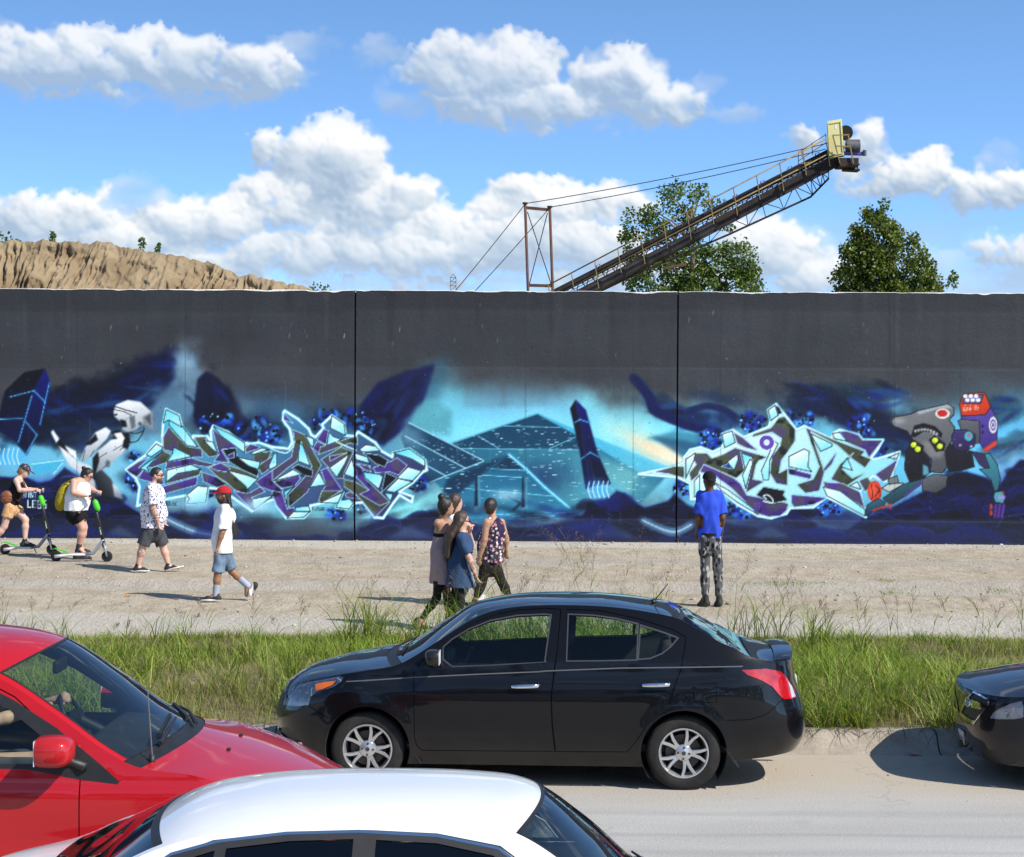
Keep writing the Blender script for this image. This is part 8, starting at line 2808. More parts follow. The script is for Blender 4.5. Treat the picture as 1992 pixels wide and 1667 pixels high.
# --- clothes materials
def spot_mat(name, base, spots, scale=16.0, size=.33, soft=.06, rough=.85, amount=.6, vec=(1, 1, 1)):
 m_ = bpy.data.materials.new(name)
 m_.use_nodes = True
 q = NG(m_.node_tree)
 b = m_.node_tree.nodes['Principled BSDF']
 b.inputs['Roughness'].default_value = rough
 b.inputs['Specular IOR Level'].default_value = .2
 t = q.n('ShaderNodeTexCoord')
 P = q.v('MULTIPLY', t.outputs['Object'], vec)
 P = q.v('ADD', P, q.v('SCALE', q.v('SUBTRACT', q.noise(P, 22, 2, .5, True), (.5, .5, .5)), s=.03))
 col = q.mix(q.sstep(q.noise(P, 9, 3, .6), .3, .7), tuple(c * .92 for c in base), base)
 for i, c in enumerate(spots):
  vo = q.n('ShaderNodeTexVoronoi')
  q.put(vo.inputs['Vector'], q.v('ADD', P, (i * 3.1, i * 1.7, i * .9)))
  vo.inputs['Scale'].default_value = scale * (1 + .25 * i)
  sel = q.sstep(q.sep(vo.outputs['Color'])[0], 1 - amount - .02, 1 - amount + .02)
  fac = q.m('MULTIPLY', q.sstep(vo.outputs['Distance'], size + soft, size - soft), sel)
  col = q.mix(fac, col, c)
 q.link(col, b.inputs['Base Color'])
 return m_
def cloth(name, c, var=.12, rough=.88):
 return pmat(name, c, rough, var=var, vscale=7, bump=.0012, bscale=160, spec=.2)
M_FLORALW = spot_mat('white_motif_cotton', (.80, .80, .84), [(.06, .05, .16), (.10, .08, .22)], 23, .36, .06, amount=.72)
M_WHITET = cloth('white_cotton', (.80, .80, .82), .05)
M_CHAR = cloth('charcoal_twill', (.060, .066, .072))
M_DENIM = cloth('faded_denim', (.15, .215, .30), .35)
M_BLUET = cloth('royal_blue_cotton', (.035, .085, .62), .12)
M_CAMO = spot_mat('grey_camo', (.10, .10, .105), [(.30, .30, .30), (.010, .010, .011), (.36, .36, .35), (.02, .02, .022)], 12.0, .40, .10, amount=.5, vec=(1, 1, .6))
M_NAVYT = cloth('navy_cotton', (.034, .066, .135), .15)
M_MAUVE = cloth('mauve_jersey', (.36, .25, .26), .08)
M_BLACKC = cloth('black_jersey', (.012, .012, .014), .3)
M_FLORALN = spot_mat('navy_floral', (.028, .022, .060), [(.62, .16, .20), (.75, .45, .45), (.80, .72, .66), (.10, .16, .10)], 13.0, .34, .07, amount=.42)
M_LEGP = spot_mat('patterned_leggings', (.016, .015, .014), [(.06, .05, .03)], 22, .3, .06, amount=.4)
M_GREYJ = cloth('pale_grey_denim', (.32, .34, .36), .15)
M_ORNG = spot_mat('orange_print', (.62, .36, .17), [(.75, .60, .42), (.55, .25, .08)], 34, .34, .06, amount=.5)
M_REDC = cloth('red_cap_felt', (.42, .022, .028), .1)
M_BLKC = cloth('black_cap_cloth', (.016, .015, .016), .25)
M_PCAP = spot_mat('patterned_cap', (.03, .03, .05), [(.30, .12, .14), (.10, .18, .30), (.5, .45, .4)], 38, .33, .06, amount=.4)
M_SPEC = pmat('spectacle_frame', (.015, .015, .018), .25)
M_TAN = pmat('tan_boot', (.42, .26, .14), .8, var=.15)
M_SOCKG = cloth('grey_sock', (.34, .37, .45))
M_LEATHER = pmat('brown_leather', (.20, .065, .025), .55, var=.25, vscale=16, bump=.002, bscale=60)
M_YPACK = cloth('mustard_nylon', (.34, .27, .015), .15, .6)
def q1(x, y, d=0.0):
 return (x / 6.412, 870 + y / 6.412, d)
def q2(x, y, d=0.0):
 return (230 + x / 5.377, 880 + y / 5.377, d)
def q3(x, y, d=0.0):
 return (780 + x / 5.556, 940 + y / 5.556, d)
def q4(x, y, d=0.0):
 return (1310 + x / 5.56, 900 + y / 5.56, d)
FAIR, TANNED, BROWN, DEEP = (.60, .36, .27), (.42, .235, .15), (.30, .155, .085), (.13, .062, .036)
# --- man in the patterned white shirt, walking right
p = Person('bearded man in white patterned shirt and charcoal shorts walking right', q2(300, 1248)[:2],
   dict(head=q2(408, 242, 0), sha=q2(352, 375, -.19), shb=q2(392, 372, .19), ela=q2(368, 590, -.27), wra=q2(418, 728, -.24), haa=q2(440, 800, -.22), elb=q2(430, 560, .27), wrb=q2(470, 690, .28), hab=q2(490, 750, .28),
    hipa=q2(325, 810, -.09), hipb=q2(405, 808, .09), waist=q2(355, 640, 0), kna=q2(255, 985, -.10), ana=q2(208, 1190, -.10), toa=q2(330, 1246, -.12), knb=q2(470, 985, .10), anb=q2(528, 1180, .09), tob=q2(688, 1196, .09), heb=q2(508, 1236, .09)),
   FAIR, (1, -.12, -.04), 1.12, 1.04)
def tattoos(V, q, C_, P=p):
 n_ = fbm(V[:, 0] * 60 + V[:, 1] * 40, V[:, 2] * 55, 3, 4)
 for s, e, lo, hi in (('wra', 'ela', 0, 1.25), ('ana', 'kna', .45, .85)):
  a, b_ = P.J[s], P.J[e]
  t = ((V - a) @ (b_ - a)) / ((b_ - a) @ (b_ - a))
  d = np.linalg.norm(V - a - t[:, None] * (b_ - a), axis=1)
  m_ = (t > lo) & (t < hi) & (d < .075) & (n_ > .5)
  C_[m_] = C_[m_] * .45 + np.array([.03, .035, .045])
p.marks.append(tattoos)
p.stubble = .82
p.body((.17, .18, .175), .78, 1.12, 1.05, (1, 0, 0), belly=(.07, .15))
p.hair(M_HAIRD, .038, 0, .004, back=-.02)
p.glasses(M_SPEC)
p.legs_wear(M_CHAR, .92, p.J['hipa'][2] + .14, 1.06, .85, (1, 0, 0), .175, 'shorts', cuff=1.0)
p.top(M_FLORALW, float(p.J['hipa'][2]) + .03, (.18, .185, .18), .72, .80, (1, 0, 0), .03, belly=(.075, .155), loose=.022, amp=.005)
p.shoe('a', M_SHOEB, M_SOLEW)
p.shoe('b', M_SHOEB, M_SOLEW)
# --- man with red cap and dreadlocks, walking left
p = Person('man in red cap and white T-shirt with long dreadlocks walking left', q2(1010, 1558)[:2],
   dict(head=q2(1098, 452, 0), sha=q2(1118, 590, -.19), shb=q2(1105, 590, .19), ela=q2(1088, 840, -.25), wra=q2(1042, 985, -.25), haa=q2(1028, 1060, -.24), elb=q2(1130, 830, .26), wrb=q2(1150, 960, .28), hab=q2(1155, 1030, .28),
    hipa=q2(1070, 1070, -.08), hipb=q2(1120, 1070, .08), waist=q2(1090, 880, 0), kna=q2(1040, 1275, -.09), ana=q2(1022, 1478, -.09), toa=q2(856, 1552, -.10), hea=q2(1052, 1552, -.09), knb=q2(1190, 1245, .09), anb=q2(1345, 1385, .09), tob=q2(1342, 1538, .09), heb=q2(1408, 1385, .09)),
   BROWN, (-1, -.10, -.03), .96, 1.0)
p.stubble = .8
p.body((.14, .135, .155), .74, .96, .92, (-1, 0, 0))
e = []
rr = random.Random(3)
hp = p.head_point
for k in range(9):
 a = hp(-.06 - .02 * rr.random(), -.05 + .0125 * k, .01)
 m1 = a + np.array([.05 + .03 * rr.random(), (k - 4) * .008, -.30])
 m2 = m1 + np.array([.045 + .03 * rr.random(), (k - 4) * .004, -.36 + .1 * rr.random()])
 e += [(a, m1, .016, .013), (m1, m2, .013, .009)]
for k, (y0, x1) in enumerate(((-.062, .02), (-.055, .045))):
 a = hp(-.01, .075 if y0 < 0 else -.075, -.01)
 a = p.J['head'] + np.array([.03 + k * .02, y0 - .03, -.03])
 e += [(a, a + np.array([.0 + k * .02, -.05, -.30]), .009, .007)]
p.hair(M_HAIRD, .03, 0, .006, e, 'dreadlocks')
p.cap(M_REDC)
p.legs_wear(M_DENIM, .88, p.J['hipa'][2] + .12, .98, .85, (-1, 0, 0), .15, 'denim_shorts', .004, 1.02)
p.top(M_WHITET, float(p.J['hipa'][2]) + .02, (.155, .155, .165), .80, .80, (-1, 0, 0), .02, loose=.028, amp=.005)
p.thin['sub'] = (1, 0, .15)
p.shoe('a', M_SHOEB, M_SOLEW, sock=M_SOCKG)
p.shoe('b', M_SHOEB, M_SOLEW, sock=M_SOCKG)
# --- tall man in blue T-shirt, seen from behind
p = Person('tall man in royal blue T-shirt and camouflage trousers standing with his back turned', q4(400, 1550)[:2],
   dict(head=q4(385, 200, 0), sha=q4(298, 352, 0), shb=q4(500, 352, 0), ela=q4(270, 600, -.03), wra=q4(262, 760, .10), haa=q4(280, 830, .14), elb=q4(532, 595, -.03), wrb=q4(522, 740, .12), hab=q4(505, 800, .16),
    hipa=q4(345, 830, 0), hipb=q4(455, 830, 0), waist=q4(405, 640, 0), kna=q4(340, 1150, -.01), ana=q4(345, 1435, .0), toa=q4(262, 1548, .10), hea=q4(372, 1552, -.03), knb=q4(482, 1150, 0), anb=q4(492, 1440, .02), tob=q4(462, 1540, .17), heb=q4(500, 1552, -.02)),
   DEEP, (-.28, 1, -.02), .98, 1.04)
p.body((.135, .125, .16), .62, .93, .92, (0, 1, 0))
p.hair(M_HAIRD, .04, 0, .004, back=-.06)
p.cap(M_BLKC, (.25, -1, -.15))
p.legs_wear(M_CAMO, 1.93, p.J['hipa'][2] + .10, 1.10, .78, (0, 1, 0), .15, amp=.006, cuff=.052)
p.top(M_BLUET, float(p.J['hipa'][2]) + .02, (.15, .148, .175), .78, .66, (0, 1, 0), .02, loose=.018, amp=.006)
mb = MB()
for k in range(24):
 a0, a1 = 2 * math.pi * k / 24, 2 * math.pi * (k + 1) / 24
 c = (p.J['hipa'] + p.J['hipb']) / 2
 f = lambda a: Vector((c[0] + .158 * math.cos(a), c[1] + .118 * math.sin(a), c[2] + .075))
 mb.bar(f(a0), f(a1), .008, .04)
mb.build('belt', M_BLKC, p.root)
p.shoe('a', M_SHOEB, M_SOLEB, .07, 'boot')
p.shoe('b', M_SHOEB, M_SOLEB, .07, 'boot')
# --- four women walking together
GRP = None
p = Person('woman with dark topknot in a long mauve strapless top', q3(420, 1575)[:2],
   dict(head=q3(490, 262, 0), sha=q3(395, 432, -.05), shb=q3(508, 428, .16), ela=q3(440, 640, .06), wra=q3(500, 780, .12), haa=q3(520, 840, .14), elb=q3(560, 640, .22), wrb=q3(620, 700, .26), hab=q3(650, 690, .28),
    hipa=q3(415, 955, -.04), hipb=q3(455, 955, .11), waist=q3(420, 730, .02), kna=q3(390, 1235, -.05), ana=q3(215, 1480, -.06), toa=q3(172, 1572, -.05), hea=q3(205, 1490, -.07), knb=q3(500, 1225, .12), anb=q3(530, 1470, .12), tob=q3(640, 1545, .16)),
   TANNED, (.85, .5, -.02), .92, .98)
p.body((.15, .125, .135), .74, .86, .8, (.8, .55, 0))
p.hair(M_HAIRD, .03, 0, .012, [(hp_ := p.head_point(-.06, 0, .10), p.head_point(-.075, 0, .14), .045, .048)])
p.legs_wear(M_BLACKC, 1.9, float(p.J['hipa'][2]) - .12, .94, .8, (.8, .55, 0), .14, 'leggings', .0015, .040)
p.top(M_MAUVE, float(p.J['hipa'][2]) - .16, (.165, .135, .14), None, .78, (.8, .55, 0), .2, 'strapless_top', .006, amp=.003, strap=True, top_cut=float(p.J['sha'][2]) - .17, flare=1.26)
p.top(M_BLACKC, float(p.J['sha'][2]) - .19, (.165, .135, .139), None, .78, (.8, .55, 0), .2, 'bandeau', .003, amp=0, strap=True, top_cut=float(p.J['sha'][2]) - .13)
for s in (-.3, .35):
 a = (p.J['sha'] + p.J['shb']) / 2
 d = (p.J['shb'] - p.J['sha'])
 pt = a + d * s
 bk = -p.f * np.array([1, 1, 0]) * .115
 MB().tube([pt + bk + np.array([0, 0, -.14]), pt + bk * .8 + np.array([0, 0, -.05]), pt + np.array([0, 0, .056])], .006, 6).build('strap', M_BLACKC, p.root)
p.shoe('a', M_SHOEB, M_SOLEB, .01)
p.shoe('b', M_SHOEB, M_SOLEB, .01)
p = Person('woman in navy T-shirt with long dark wavy hair, nearest of the group', q3(610, 1590)[:2],
   dict(head=q3(662, 412, 0), sha=q3(650, 585, -.17), shb=q3(690, 575, .16), ela=q3(735, 800, -.20), wra=q3(800, 985, -.18), haa=q3(845, 1080, -.16), elb=q3(770, 690, .12), wrb=q3(745, 540, .0), hab=q3(740, 470, -.02),
    hipa=q3(615, 1010, -.09), hipb=q3(650, 1005, .09), waist=q3(630, 800, 0), kna=q3(640, 1270, -.09), ana=q3(600, 1500, -.09), toa=q3(700, 1585, -.09), knb=q3(560, 1290, .09), anb=q3(500, 1500, .09), tob=q3(590, 1580, .09)),
   FAIR, (.92, .38, -.05), .90, .98)
p.marks.append(lambda V, q, C_, P=p: C_.__setitem__(((np.abs(((V - P.J['wra']) @ (P.J['ela'] - P.J['wra'])) / ((P.J['ela'] - P.J['wra']) @ (P.J['ela'] - P.J['wra'])) - .35) < .4) & (np.linalg.norm(V - P.J['wra'] * .65 - P.J['ela'] * .35, axis=1) < .13) & (fbm(V[:, 0] * 50 + V[:, 1] * 40, V[:, 2] * 50, 2, 3) > .52)), (.14, .10, .10)))
p.thin['gripb'] = .8
p.body((.165, .15, .155), .76, .95, .9, (.92, .38, 0))
hd = p.head_point
e = []
for k in range(7):
 o_ = -.06 + .02 * k
 a = hd(-.05, o_, .0)
 b_ = a + np.array([-.10 - .02 * rr.random(), -.04 + o_ * .2, -.18])
 c = b_ + np.array([-.05 + .03 * rr.random(), -.02, -.22 - .06 * rr.random()])
 e += [(a, b_, .042, .045), (b_, c, .045, .018)]
p.hair(M_HAIRB, .03, 0, .014, e, back=-.2)
p.glasses(M_SPEC)
p.legs_wear(M_BLACKC, 1.95, float(p.J['hipa'][2]) + .06, 1.04, .82, (.92, .38, 0), .155, 'leggings', .002, .045)
p.top(M_NAVYT, float(p.J['hipa'][2]) - .14, (.175, .158, .168), .80, .80, (.92, .38, 0), .02, loose=.016, amp=.005, flare=1.32)
p.shoe('a', M_SHOEB, M_SOLEB, .01)
p.shoe('b', M_SHOEB, M_SOLEB, .01)
p = Person('brown-haired person in pale grey jeans half hidden behind the group', q3(760, 1330)[:2],
   dict(head=q3(595, 212, .0), sha=q3(560, 380, -.05), shb=q3(660, 380, .2), ela=q3(600, 560, .1), wra=q3(660, 700, .15), haa=q3(680, 760, .16), elb=q3(700, 560, .25), wrb=q3(720, 690, .28), hab=q3(735, 750, .3),
    hipa=q3(650, 860, 0), hipb=q3(720, 860, .15), waist=q3(640, 620, .07), kna=q3(790, 1060, .0), ana=q3(880, 1220, .0), toa=q3(990, 1290, .05), knb=q3(700, 1080, .12), anb=q3(640, 1270, .12), tob=q3(720, 1330, .14)),
   FAIR, (.8, .6, 0), .9, .98, h=.010)
p.body((.135, .12, .145), .72, .9, .9, (.8, .6, 0))
p.hair(M_HAIRB, .03, 0, .014, [(p.head_point(-.06, 0, 0), p.head_point(-.08, 0, -.12), .06, .05)], back=-.16)
p.legs_wear(M_GREYJ, 1.92, float(p.J['hipa'][2]) + .08, 1.12, .8, (.8, .6, 0), .145, amp=.004, cuff=.05)
p.top(M_WHITET, float(p.J['hipa'][2]) + .02, (.15, .135, .155), .7, .78, (.8, .6, 0), .02)
p.shoe('a', M_SOLEW, M_SOLEW, .02)
p.shoe('b', M_SHOEB, M_SOLEW, .02)
p = Person('woman in floral tank top and dark leggings walking away', q3(920, 1330)[:2],
   dict(head=q3(975, 262, 0), sha=q3(925, 425, -.14), shb=q3(1085, 425, .10), ela=q3(905, 610, -.17), wra=q3(855, 790, -.14), haa=q3(832, 870, -.12), elb=q3(1135, 590, .14), wrb=q3(1140, 720, .16), hab=q3(1140, 780, .17),
    hipa=q3(920, 880, -.07), hipb=q3(1010, 880, .07), waist=q3(970, 660, 0), kna=q3(875, 1080, -.06), ana=q3(800, 1265, -.05), toa=q3(720, 1335, .0), hea=q3(830, 1335, -.06), knb=q3(1095, 1080, .07), anb=q3(1175, 1240, .07), tob=q3(1235, 1300, .16)),
   TANNED, (.45, .9, 0), .96, 1.0)
p.body((.165, .15, .15), .74, 1.02, .96, (.45, .9, 0))
p.hair(M_HAIRD, .02, 0, .014, [(p.head_point(-.07, 0, .05), p.head_point(-.09, 0, .0), .055, .05)], back=-.09)
p.legs_wear(M_LEGP, 1.72, float(p.J['hipa'][2]) + .05, 1.10, .84, (.45, .9, 0), .165, 'leggings', .002, .048)
p.top(M_FLORALN, float(p.J['hipa'][2]) + .03, (.20, .175, .16), None, .80, (.45, .9, 0), .10, 'tank_top', .012, amp=.005, strap=True, flare=1.08)
for s in (-.26, .28):
 a = (p.J['sha'] + p.J['shb']) / 2
 pt = a + (p.J['shb'] - p.J['sha']) * s
 bk = -p.f * np.array([1, 1, 0]) * .115
 MB().tube([pt + bk + np.array([0, 0, -.10]), pt + bk * .75 + np.array([0, 0, -.01]), pt + np.array([0, 0, .066])], .016, 8).build('strap', M_SOLEW if s < 0 else M_FLORALN, p.root)
p.shoe('a', M_SHOEB, M_SOLEB, .01)
p.shoe('b', M_TAN, M_TAN, .03, 'boot')
# --- two women with kick scooters
M_SCWHITE = pmat('white_scooter_frame', (.66, .67, .67), .4, var=.06)
M_SCGREY = pmat('grey_scooter_frame', (.33, .35, .38), .4, .3)
M_LIME = pmat('lime_green_plastic', (.075, .56, .025), .35, var=.05)
M_SCBLK = pmat('black_scooter_tube', (.014, .014, .016), .45)
def scooter(label, rear, front, stem_foot, bar, pack, tail, Y0):
 g0 = at_z(rear[0], rear[1] + 9, LOT_Z)
 root = empty('electric_scooter', g0)
 tag(root, label, 'scooter', 'rental scooters by the wall')
 G = Vector(g0)
 def P(pt, dy=0.0):
  return at(pt[0], pt[1], g0.y + dy) - G
 R = .095
 for nm, c in (('rear_wheel', rear), ('front_wheel', front)):
  cc = P(c)
  cc.z = R + .005
  w = empty('wheel', cc)
  w.parent = root
  MB().lathe([(.055, -.022), (.08, -.024), (R - .008, -.02), (R, -.008), (R, .008), (R - .008, .02), (.08, .024), (.055, .022), (.055, -.022)], (0, 0, 0), 'Y', 28).build('tyre', M_RUBBER, w, True, auto=50)
  MB().lathe([(.001, -.026), (.05, -.024), (.058, -.015), (.058, .015), (.05, .024), (.001, .026)], (0, 0, 0), 'Y', 20).build('hub', M_SCBLK, w, True, auto=40)
 rc, fc = P(rear), P(front)
 rc.z = fc.z = R + .005
 sf, br = P(stem_foot), P(bar)
 dk_y = .075
 zd = .135
 deck0, deck1 = rc.x + .16, sf.x - .30
 MB().add([(deck0, -dk_y, zd - .02), (deck1, -dk_y, zd - .015), (deck1, dk_y, zd - .015), (deck0, dk_y, zd - .02), (deck0, -dk_y, zd + .012), (deck1, -dk_y, zd + .012), (deck1, dk_y, zd + .012), (deck0, dk_y, zd + .012)],
    [(0, 3, 2, 1), (4, 5, 6, 7), (0, 1, 5, 4), (1, 2, 6, 5), (2, 3, 7, 6), (3, 0, 4, 7)]).build('deck', M_SCGREY, root, bevel=.008)
 for y in (-dk_y, dk_y):
  o = MB().tube([(rc.x - .01, y, rc.z + .0), (rc.x + .10, y, rc.z + .012), (rc.x + .25, y, zd - .002), (deck1, y, zd)], [.030, .027, .018, .016], 10).build('side_rail', M_SCWHITE, root, True)
 MB().tube([(deck1 - .03, 0, zd), (deck1 + .12, 0, zd + .02), (sf.x - .03, 0, sf.z), (sf.x, 0, sf.z + .05)], [.03, .032, .032, .03], 10).build('neck', M_SCGREY, root, True)
 for y in (-.035, .035):
  MB().tube([(fc.x, y, fc.z), (fc.x - .025, y, fc.z + .13), (sf.x + .01, y * .5, sf.z - .02)], .018, 8).build('fork_leg', M_SCGREY, root, True)
 MB().tube([(sf.x + .01, 0, sf.z - .09), (sf.x, 0, sf.z + .02)], .03, 10).build('head_tube', M_SCBLK, root, True)
 top = br
 MB().tube([(sf.x, 0, sf.z + .0), (top.x, 0, top.z)], [.030, .026], 12).build('stem', M_SCBLK, root, True)
 MB().tube([(top.x, -.24, top.z + .02), (top.x + .01, -.08, top.z + .03), (top.x + .01, .08, top.z + .03), (top.x, .24, top.z + .02)], .013, 8).build('handlebar', M_SCBLK, root, True)
 for y in (-.21, .21):
  MB().tube([(top.x, y - .055, top.z + .02), (top.x, y + .055, top.z + .02)], .019, 8).build('grip', M_RUBBER, root, True)
 MB().tube([(top.x + .03, .13, top.z + .01), (top.x + .045, .22, top.z - .0)], .006, 6).build('brake_lever', M_SCBLK, root)
 MB().box((top.x - .01, -.04, top.z + .03), (top.x + .05, .04, top.z + .055)).build('display', M_SCBLK, root, bevel=.006)
 a, b = P(pack[0]), P(pack[1])
 V, F = [], []
 ax = (b - a).normalized()
 sx = Vector((ax.z, 0, -ax.x))
 n_, m_ = 14, 9
 for i in range(m_):
  t = i / (m_ - 1)
  k = (1 - abs(2 * t - 1) ** 3.2) ** .5
  c = a.lerp(b, t)
  for j in range(n_):
   th = 2 * math.pi * j / n_
   e_ = lambda v_: math.copysign(abs(v_) ** .75, v_)
   V.append(tuple(c + sx * (e_(math.cos(th)) * .048 * max(k, .12)) + Vector((0, 1, 0)) * (e_(math.sin(th)) * .062 * max(k, .12))))
 for i in range(m_ - 1):
  for j in range(n_):
   F.append((i * n_ + j, i * n_ + (j + 1) % n_, (i + 1) * n_ + (j + 1) % n_, (i + 1) * n_ + j))
 F += [tuple(range(n_)), tuple(reversed(range((m_ - 1) * n_, m_ * n_)))]
 MB().add(V, F).build('battery_pack', M_LIME, root, True)
 st = Vector((sf.x, 0, sf.z))
 for t0, t1, mm in ((.30, .33, M_LIME), (.17, .285, M_SCWHITE)):
  u = (Vector(top) - st)
  c0, c1 = st + u * t0, st + u * t1
  mk = MB()
  if mm is M_LIME:
   mk.bar(c0 + Vector((0, -.030, 0)), c1 + Vector((0, -.030, 0)), .004, .022, (1, 0, 0))
   mk.build('stem_dot', mm, root)
  else:
   for k in range(4):
    q0, q1_ = c0.lerp(c1, k / 4), c0.lerp(c1, k / 4 + .19)
    MB().bar(q0 + Vector((0, -.0305, 0)), q1_ + Vector((0, -.0305, 0)), .004, .016, (1, 0, 0)).build('stem_letter', mm, root)
 t0 = P(tail)
 pts = [(rc.x + .20, rc.z + .06), (rc.x + .08, rc.z + .10), (rc.x - .02, rc.z + .125), (t0.x, t0.z)]
 vs, fs = [], []
 for k, (x, z) in enumerate(pts):
  w = .05 - .008 * k
  vs += [(x, -w, z), (x, w, z), (x, w, z + .022 - .004 * k), (x, -w, z + .022 - .004 * k)]
 for k in range(3):
  for j in range(4):
   j2 = (j + 1) % 4
   fs.append((k * 4 + j, k * 4 + j2, k * 4 + 4 + j2, k * 4 + 4 + j))
 fs += [(3, 2, 1, 0), (12, 13, 14, 15)]
 MB().add(vs, fs).build('mudguard', M_LIME, root, bevel=.006)
 MB().tube([(fc.x - .30, -.06, zd - .02), (fc.x - .25, -.10, .04)], .009, 6).build('kick_stand', M_SCBLK, root)
 MB().tube([(sf.x + .03, -.02, sf.z - .02), (fc.x - .06, -.05, fc.z + .10), (fc.x - .02, -.04, fc.z + .03)], .004, 5).build('brake_cable', M_SCBLK, root)
 return g0
sc1 = scooter('lime and white electric scooter at the far left edge', q1(65, 1283)[:2], q1(645, 1283)[:2], q1(607, 1105)[:2], q1(492, 545)[:2], (q1(498, 590)[:2], q1(545, 742)[:2]), q1(15, 1195)[:2], 0)
sc2 = scooter('lime and white electric scooter under the woman with the backpack', q1(700, 1372)[:2], q1(1335, 1360)[:2], q1(1290, 1185)[:2], q1(1158, 612)[:2], (q1(1175, 645)[:2], q1(1232, 803)[:2]), q1(655, 1280)[:2], 0)
p = Person('woman in patterned cap, black vest and orange shorts pushing off on a scooter', q1(300, 1343)[:2],
   dict(head=q1(305, 300, 0), sha=q1(205, 415, -.16), shb=q1(255, 408, .16), ela=q1(245, 535, -.22), wra=q1(428, 538, -.20), haa=q1(490, 532, -.20), elb=q1(330, 530, .22), wrb=q1(470, 525, .20), hab=q1(525, 520, .20),
    hipa=q1(120, 745, -.08), hipb=q1(165, 735, .08), waist=q1(190, 580, 0), kna=q1(55, 985, -.08), ana=q1(-90, 1180, -.09), toa=q1(-40, 1325, -.10), hea=q1(-120, 1190, -.09), knb=q1(318, 905, .06), anb=q1(312, 1165, .02), tob=q1(445, 1238, .02), heb=q1(272, 1238, .02)),
   (.62, .40, .32), (1, -.05, -.42), .95, .98)
p.thin.update(gripa=.9, gripb=.9, palma=(0, 1, 0), palmb=(0, 1, 0))
p.body((.15, .13, .14), .76, .95, 1.02, (1, 0, 0))
p.hair(M_HAIRF, .04, 0, .012, [(p.head_point(-.07, 0, .0), p.head_point(-.11, 0, -.06), .035, .022)], back=-.12)
p.cap(M_PCAP)
p.legs_wear(M_ORNG, .46, float(p.J['hipa'][2]) + .08, 1.12, .86, (1, 0, .2), .155, 'shorts', .004, 1.06)
p.top(M_BLACKC, float(p.J['hipa'][2]) + .03, (.155, .14, .148), None, .80, (1, 0, .3), .16, 'vest', .008, amp=.003, strap=True, top_cut=float(p.J['sha'][2]) - .02)
p.shoe('a', M_SHOEB, M_SOLEB, .02)
p.shoe('b', M_SHOEB, M_SOLEB, .02)
WA = p
p = Person('woman in white tank top and black shorts with sunglasses riding a scooter', q1(980, 1402)[:2],
   dict(head=q1(1085, 352, 0), sha=q1(925, 440, -.19), shb=q1(1060, 435, .19), ela=q1(915, 562, -.28), wra=q1(1062, 602, -.22), haa=q1(1130, 612, -.20), elb=q1(1135, 520, .28), wrb=q1(1190, 545, .22), hab=q1(1250, 552, .22),
    hipa=q1(915, 805, -.09), hipb=q1(985, 800, .09), waist=q1(955, 640, 0), kna=q1(1025, 1005, -.02), ana=q1(985, 1240, .05), toa=q1(1145, 1395, .06), hea=q1(935, 1395, .05), knb=q1(1045, 1000, .12), anb=q1(1000, 1240, .12), tob=q1(1130, 1315, .12), heb=q1(960, 1315, .12)),
   (.60, .34, .25), (.96, -.1, -.55), 1.16, 1.0)
p.thin.update(gripa=.9, gripb=.9, palma=(0, 1, 0), palmb=(0, 1, 0))
p.body((.18, .17, .165), .84, 1.22, 1.16, (1, 0, 0), belly=(.05, .15))
p.hair(M_HAIRD, .035, 0, .010, [(p.head_point(-.09, 0, .07), p.head_point(-.12, 0, .085), .036, .034)], back=-.06)
p.glasses(M_SPEC)
p.legs_wear(M_BLACKC, .60, float(p.J['hipa'][2]) + .10, 1.1, .9, (1, 0, 0), .18, 'shorts', .003, 1.0)
p.top(M_WHITET, float(p.J['hipa'][2]) + .02, (.192, .182, .168), None, .88, (1, 0, 0), .14, 'tank_top', .014, belly=(.055, .155), amp=.005, strap=True, top_cut=float(p.J['sha'][2]) + .0)
p.shoe('a', M_SHOEB, M_SOLEB, .04, sock=M_CHAR)
p.shoe('b', M_SHOEB, M_SOLEB, .04)
WB = p
def bag(name, label, cat, ctr, r, axes, mat, Yp, flap=True, strap=None):
 c = Vector(ctr)
 root = empty(name, c - Vector((0, 0, r[2])))
 tag(root, label, cat)
 F = Field([(-r[0], -r[1], 0), (r[0], r[1], 2 * r[2])], .05, .009)
 F.ell((0, 0, r[2]), r, axes, .02)
 F.ell((0, 0, r[2] * .7), np.array(r) * np.array([.95, 1, .7]), axes, .03)
 F.ripple(.003, 4, 16)
 grown('bag_body', F, mat, root, None, 1)
 if flap:
  G = Field([(-r[0], -r[1], r[2]), (r[0], r[1], 2 * r[2])], .05, .009)
  G.ell((0, 0, r[2]), np.array(r) + .008, axes, .02)
  G.cut((0, 0, r[2] * 1.15), (0, 0, -1))
  grown('flap', G, mat, root, None, 1)
 if strap:
  o = Vector(root.location)
  MB().tube([Vector(s_) - o for s_ in strap], .011, 6).build('strap', mat, root, True)
def wpt(P, v):
 return Vector(P.base) + Vector(v)
cb_ = at(*q1(88, 625)[:2], WA.Y - .12)
bag('shoulder_bag', 'brown leather shoulder bag worn by the woman in the patterned cap', 'bag', cb_, (.115, .065, .115), None, M_LEATHER, WA.Y, True,
 [cb_ + Vector((.07, -.02, .08)), wpt(WA, WA.J['sha'] * .3 + WA.J['shb'] * .7) + Vector((-.10, 0, .0)), wpt(WA, WA.J['sha'] * .4 + WA.J['shb'] * .6) + Vector((0, 0, .075)), wpt(WA, WA.J['sha']) + Vector((.16, .06, -.14)), wpt(WA, WA.J['waist']) + Vector((.10, -.15, -.12)), cb_ + Vector((.11, .0, 0))])
cb_ = at(*q1(785, 612)[:2], WB.Y)
tl_ = np.array([[.94, 0, -.34], [0, 1, 0], [.34, 0, .94]])
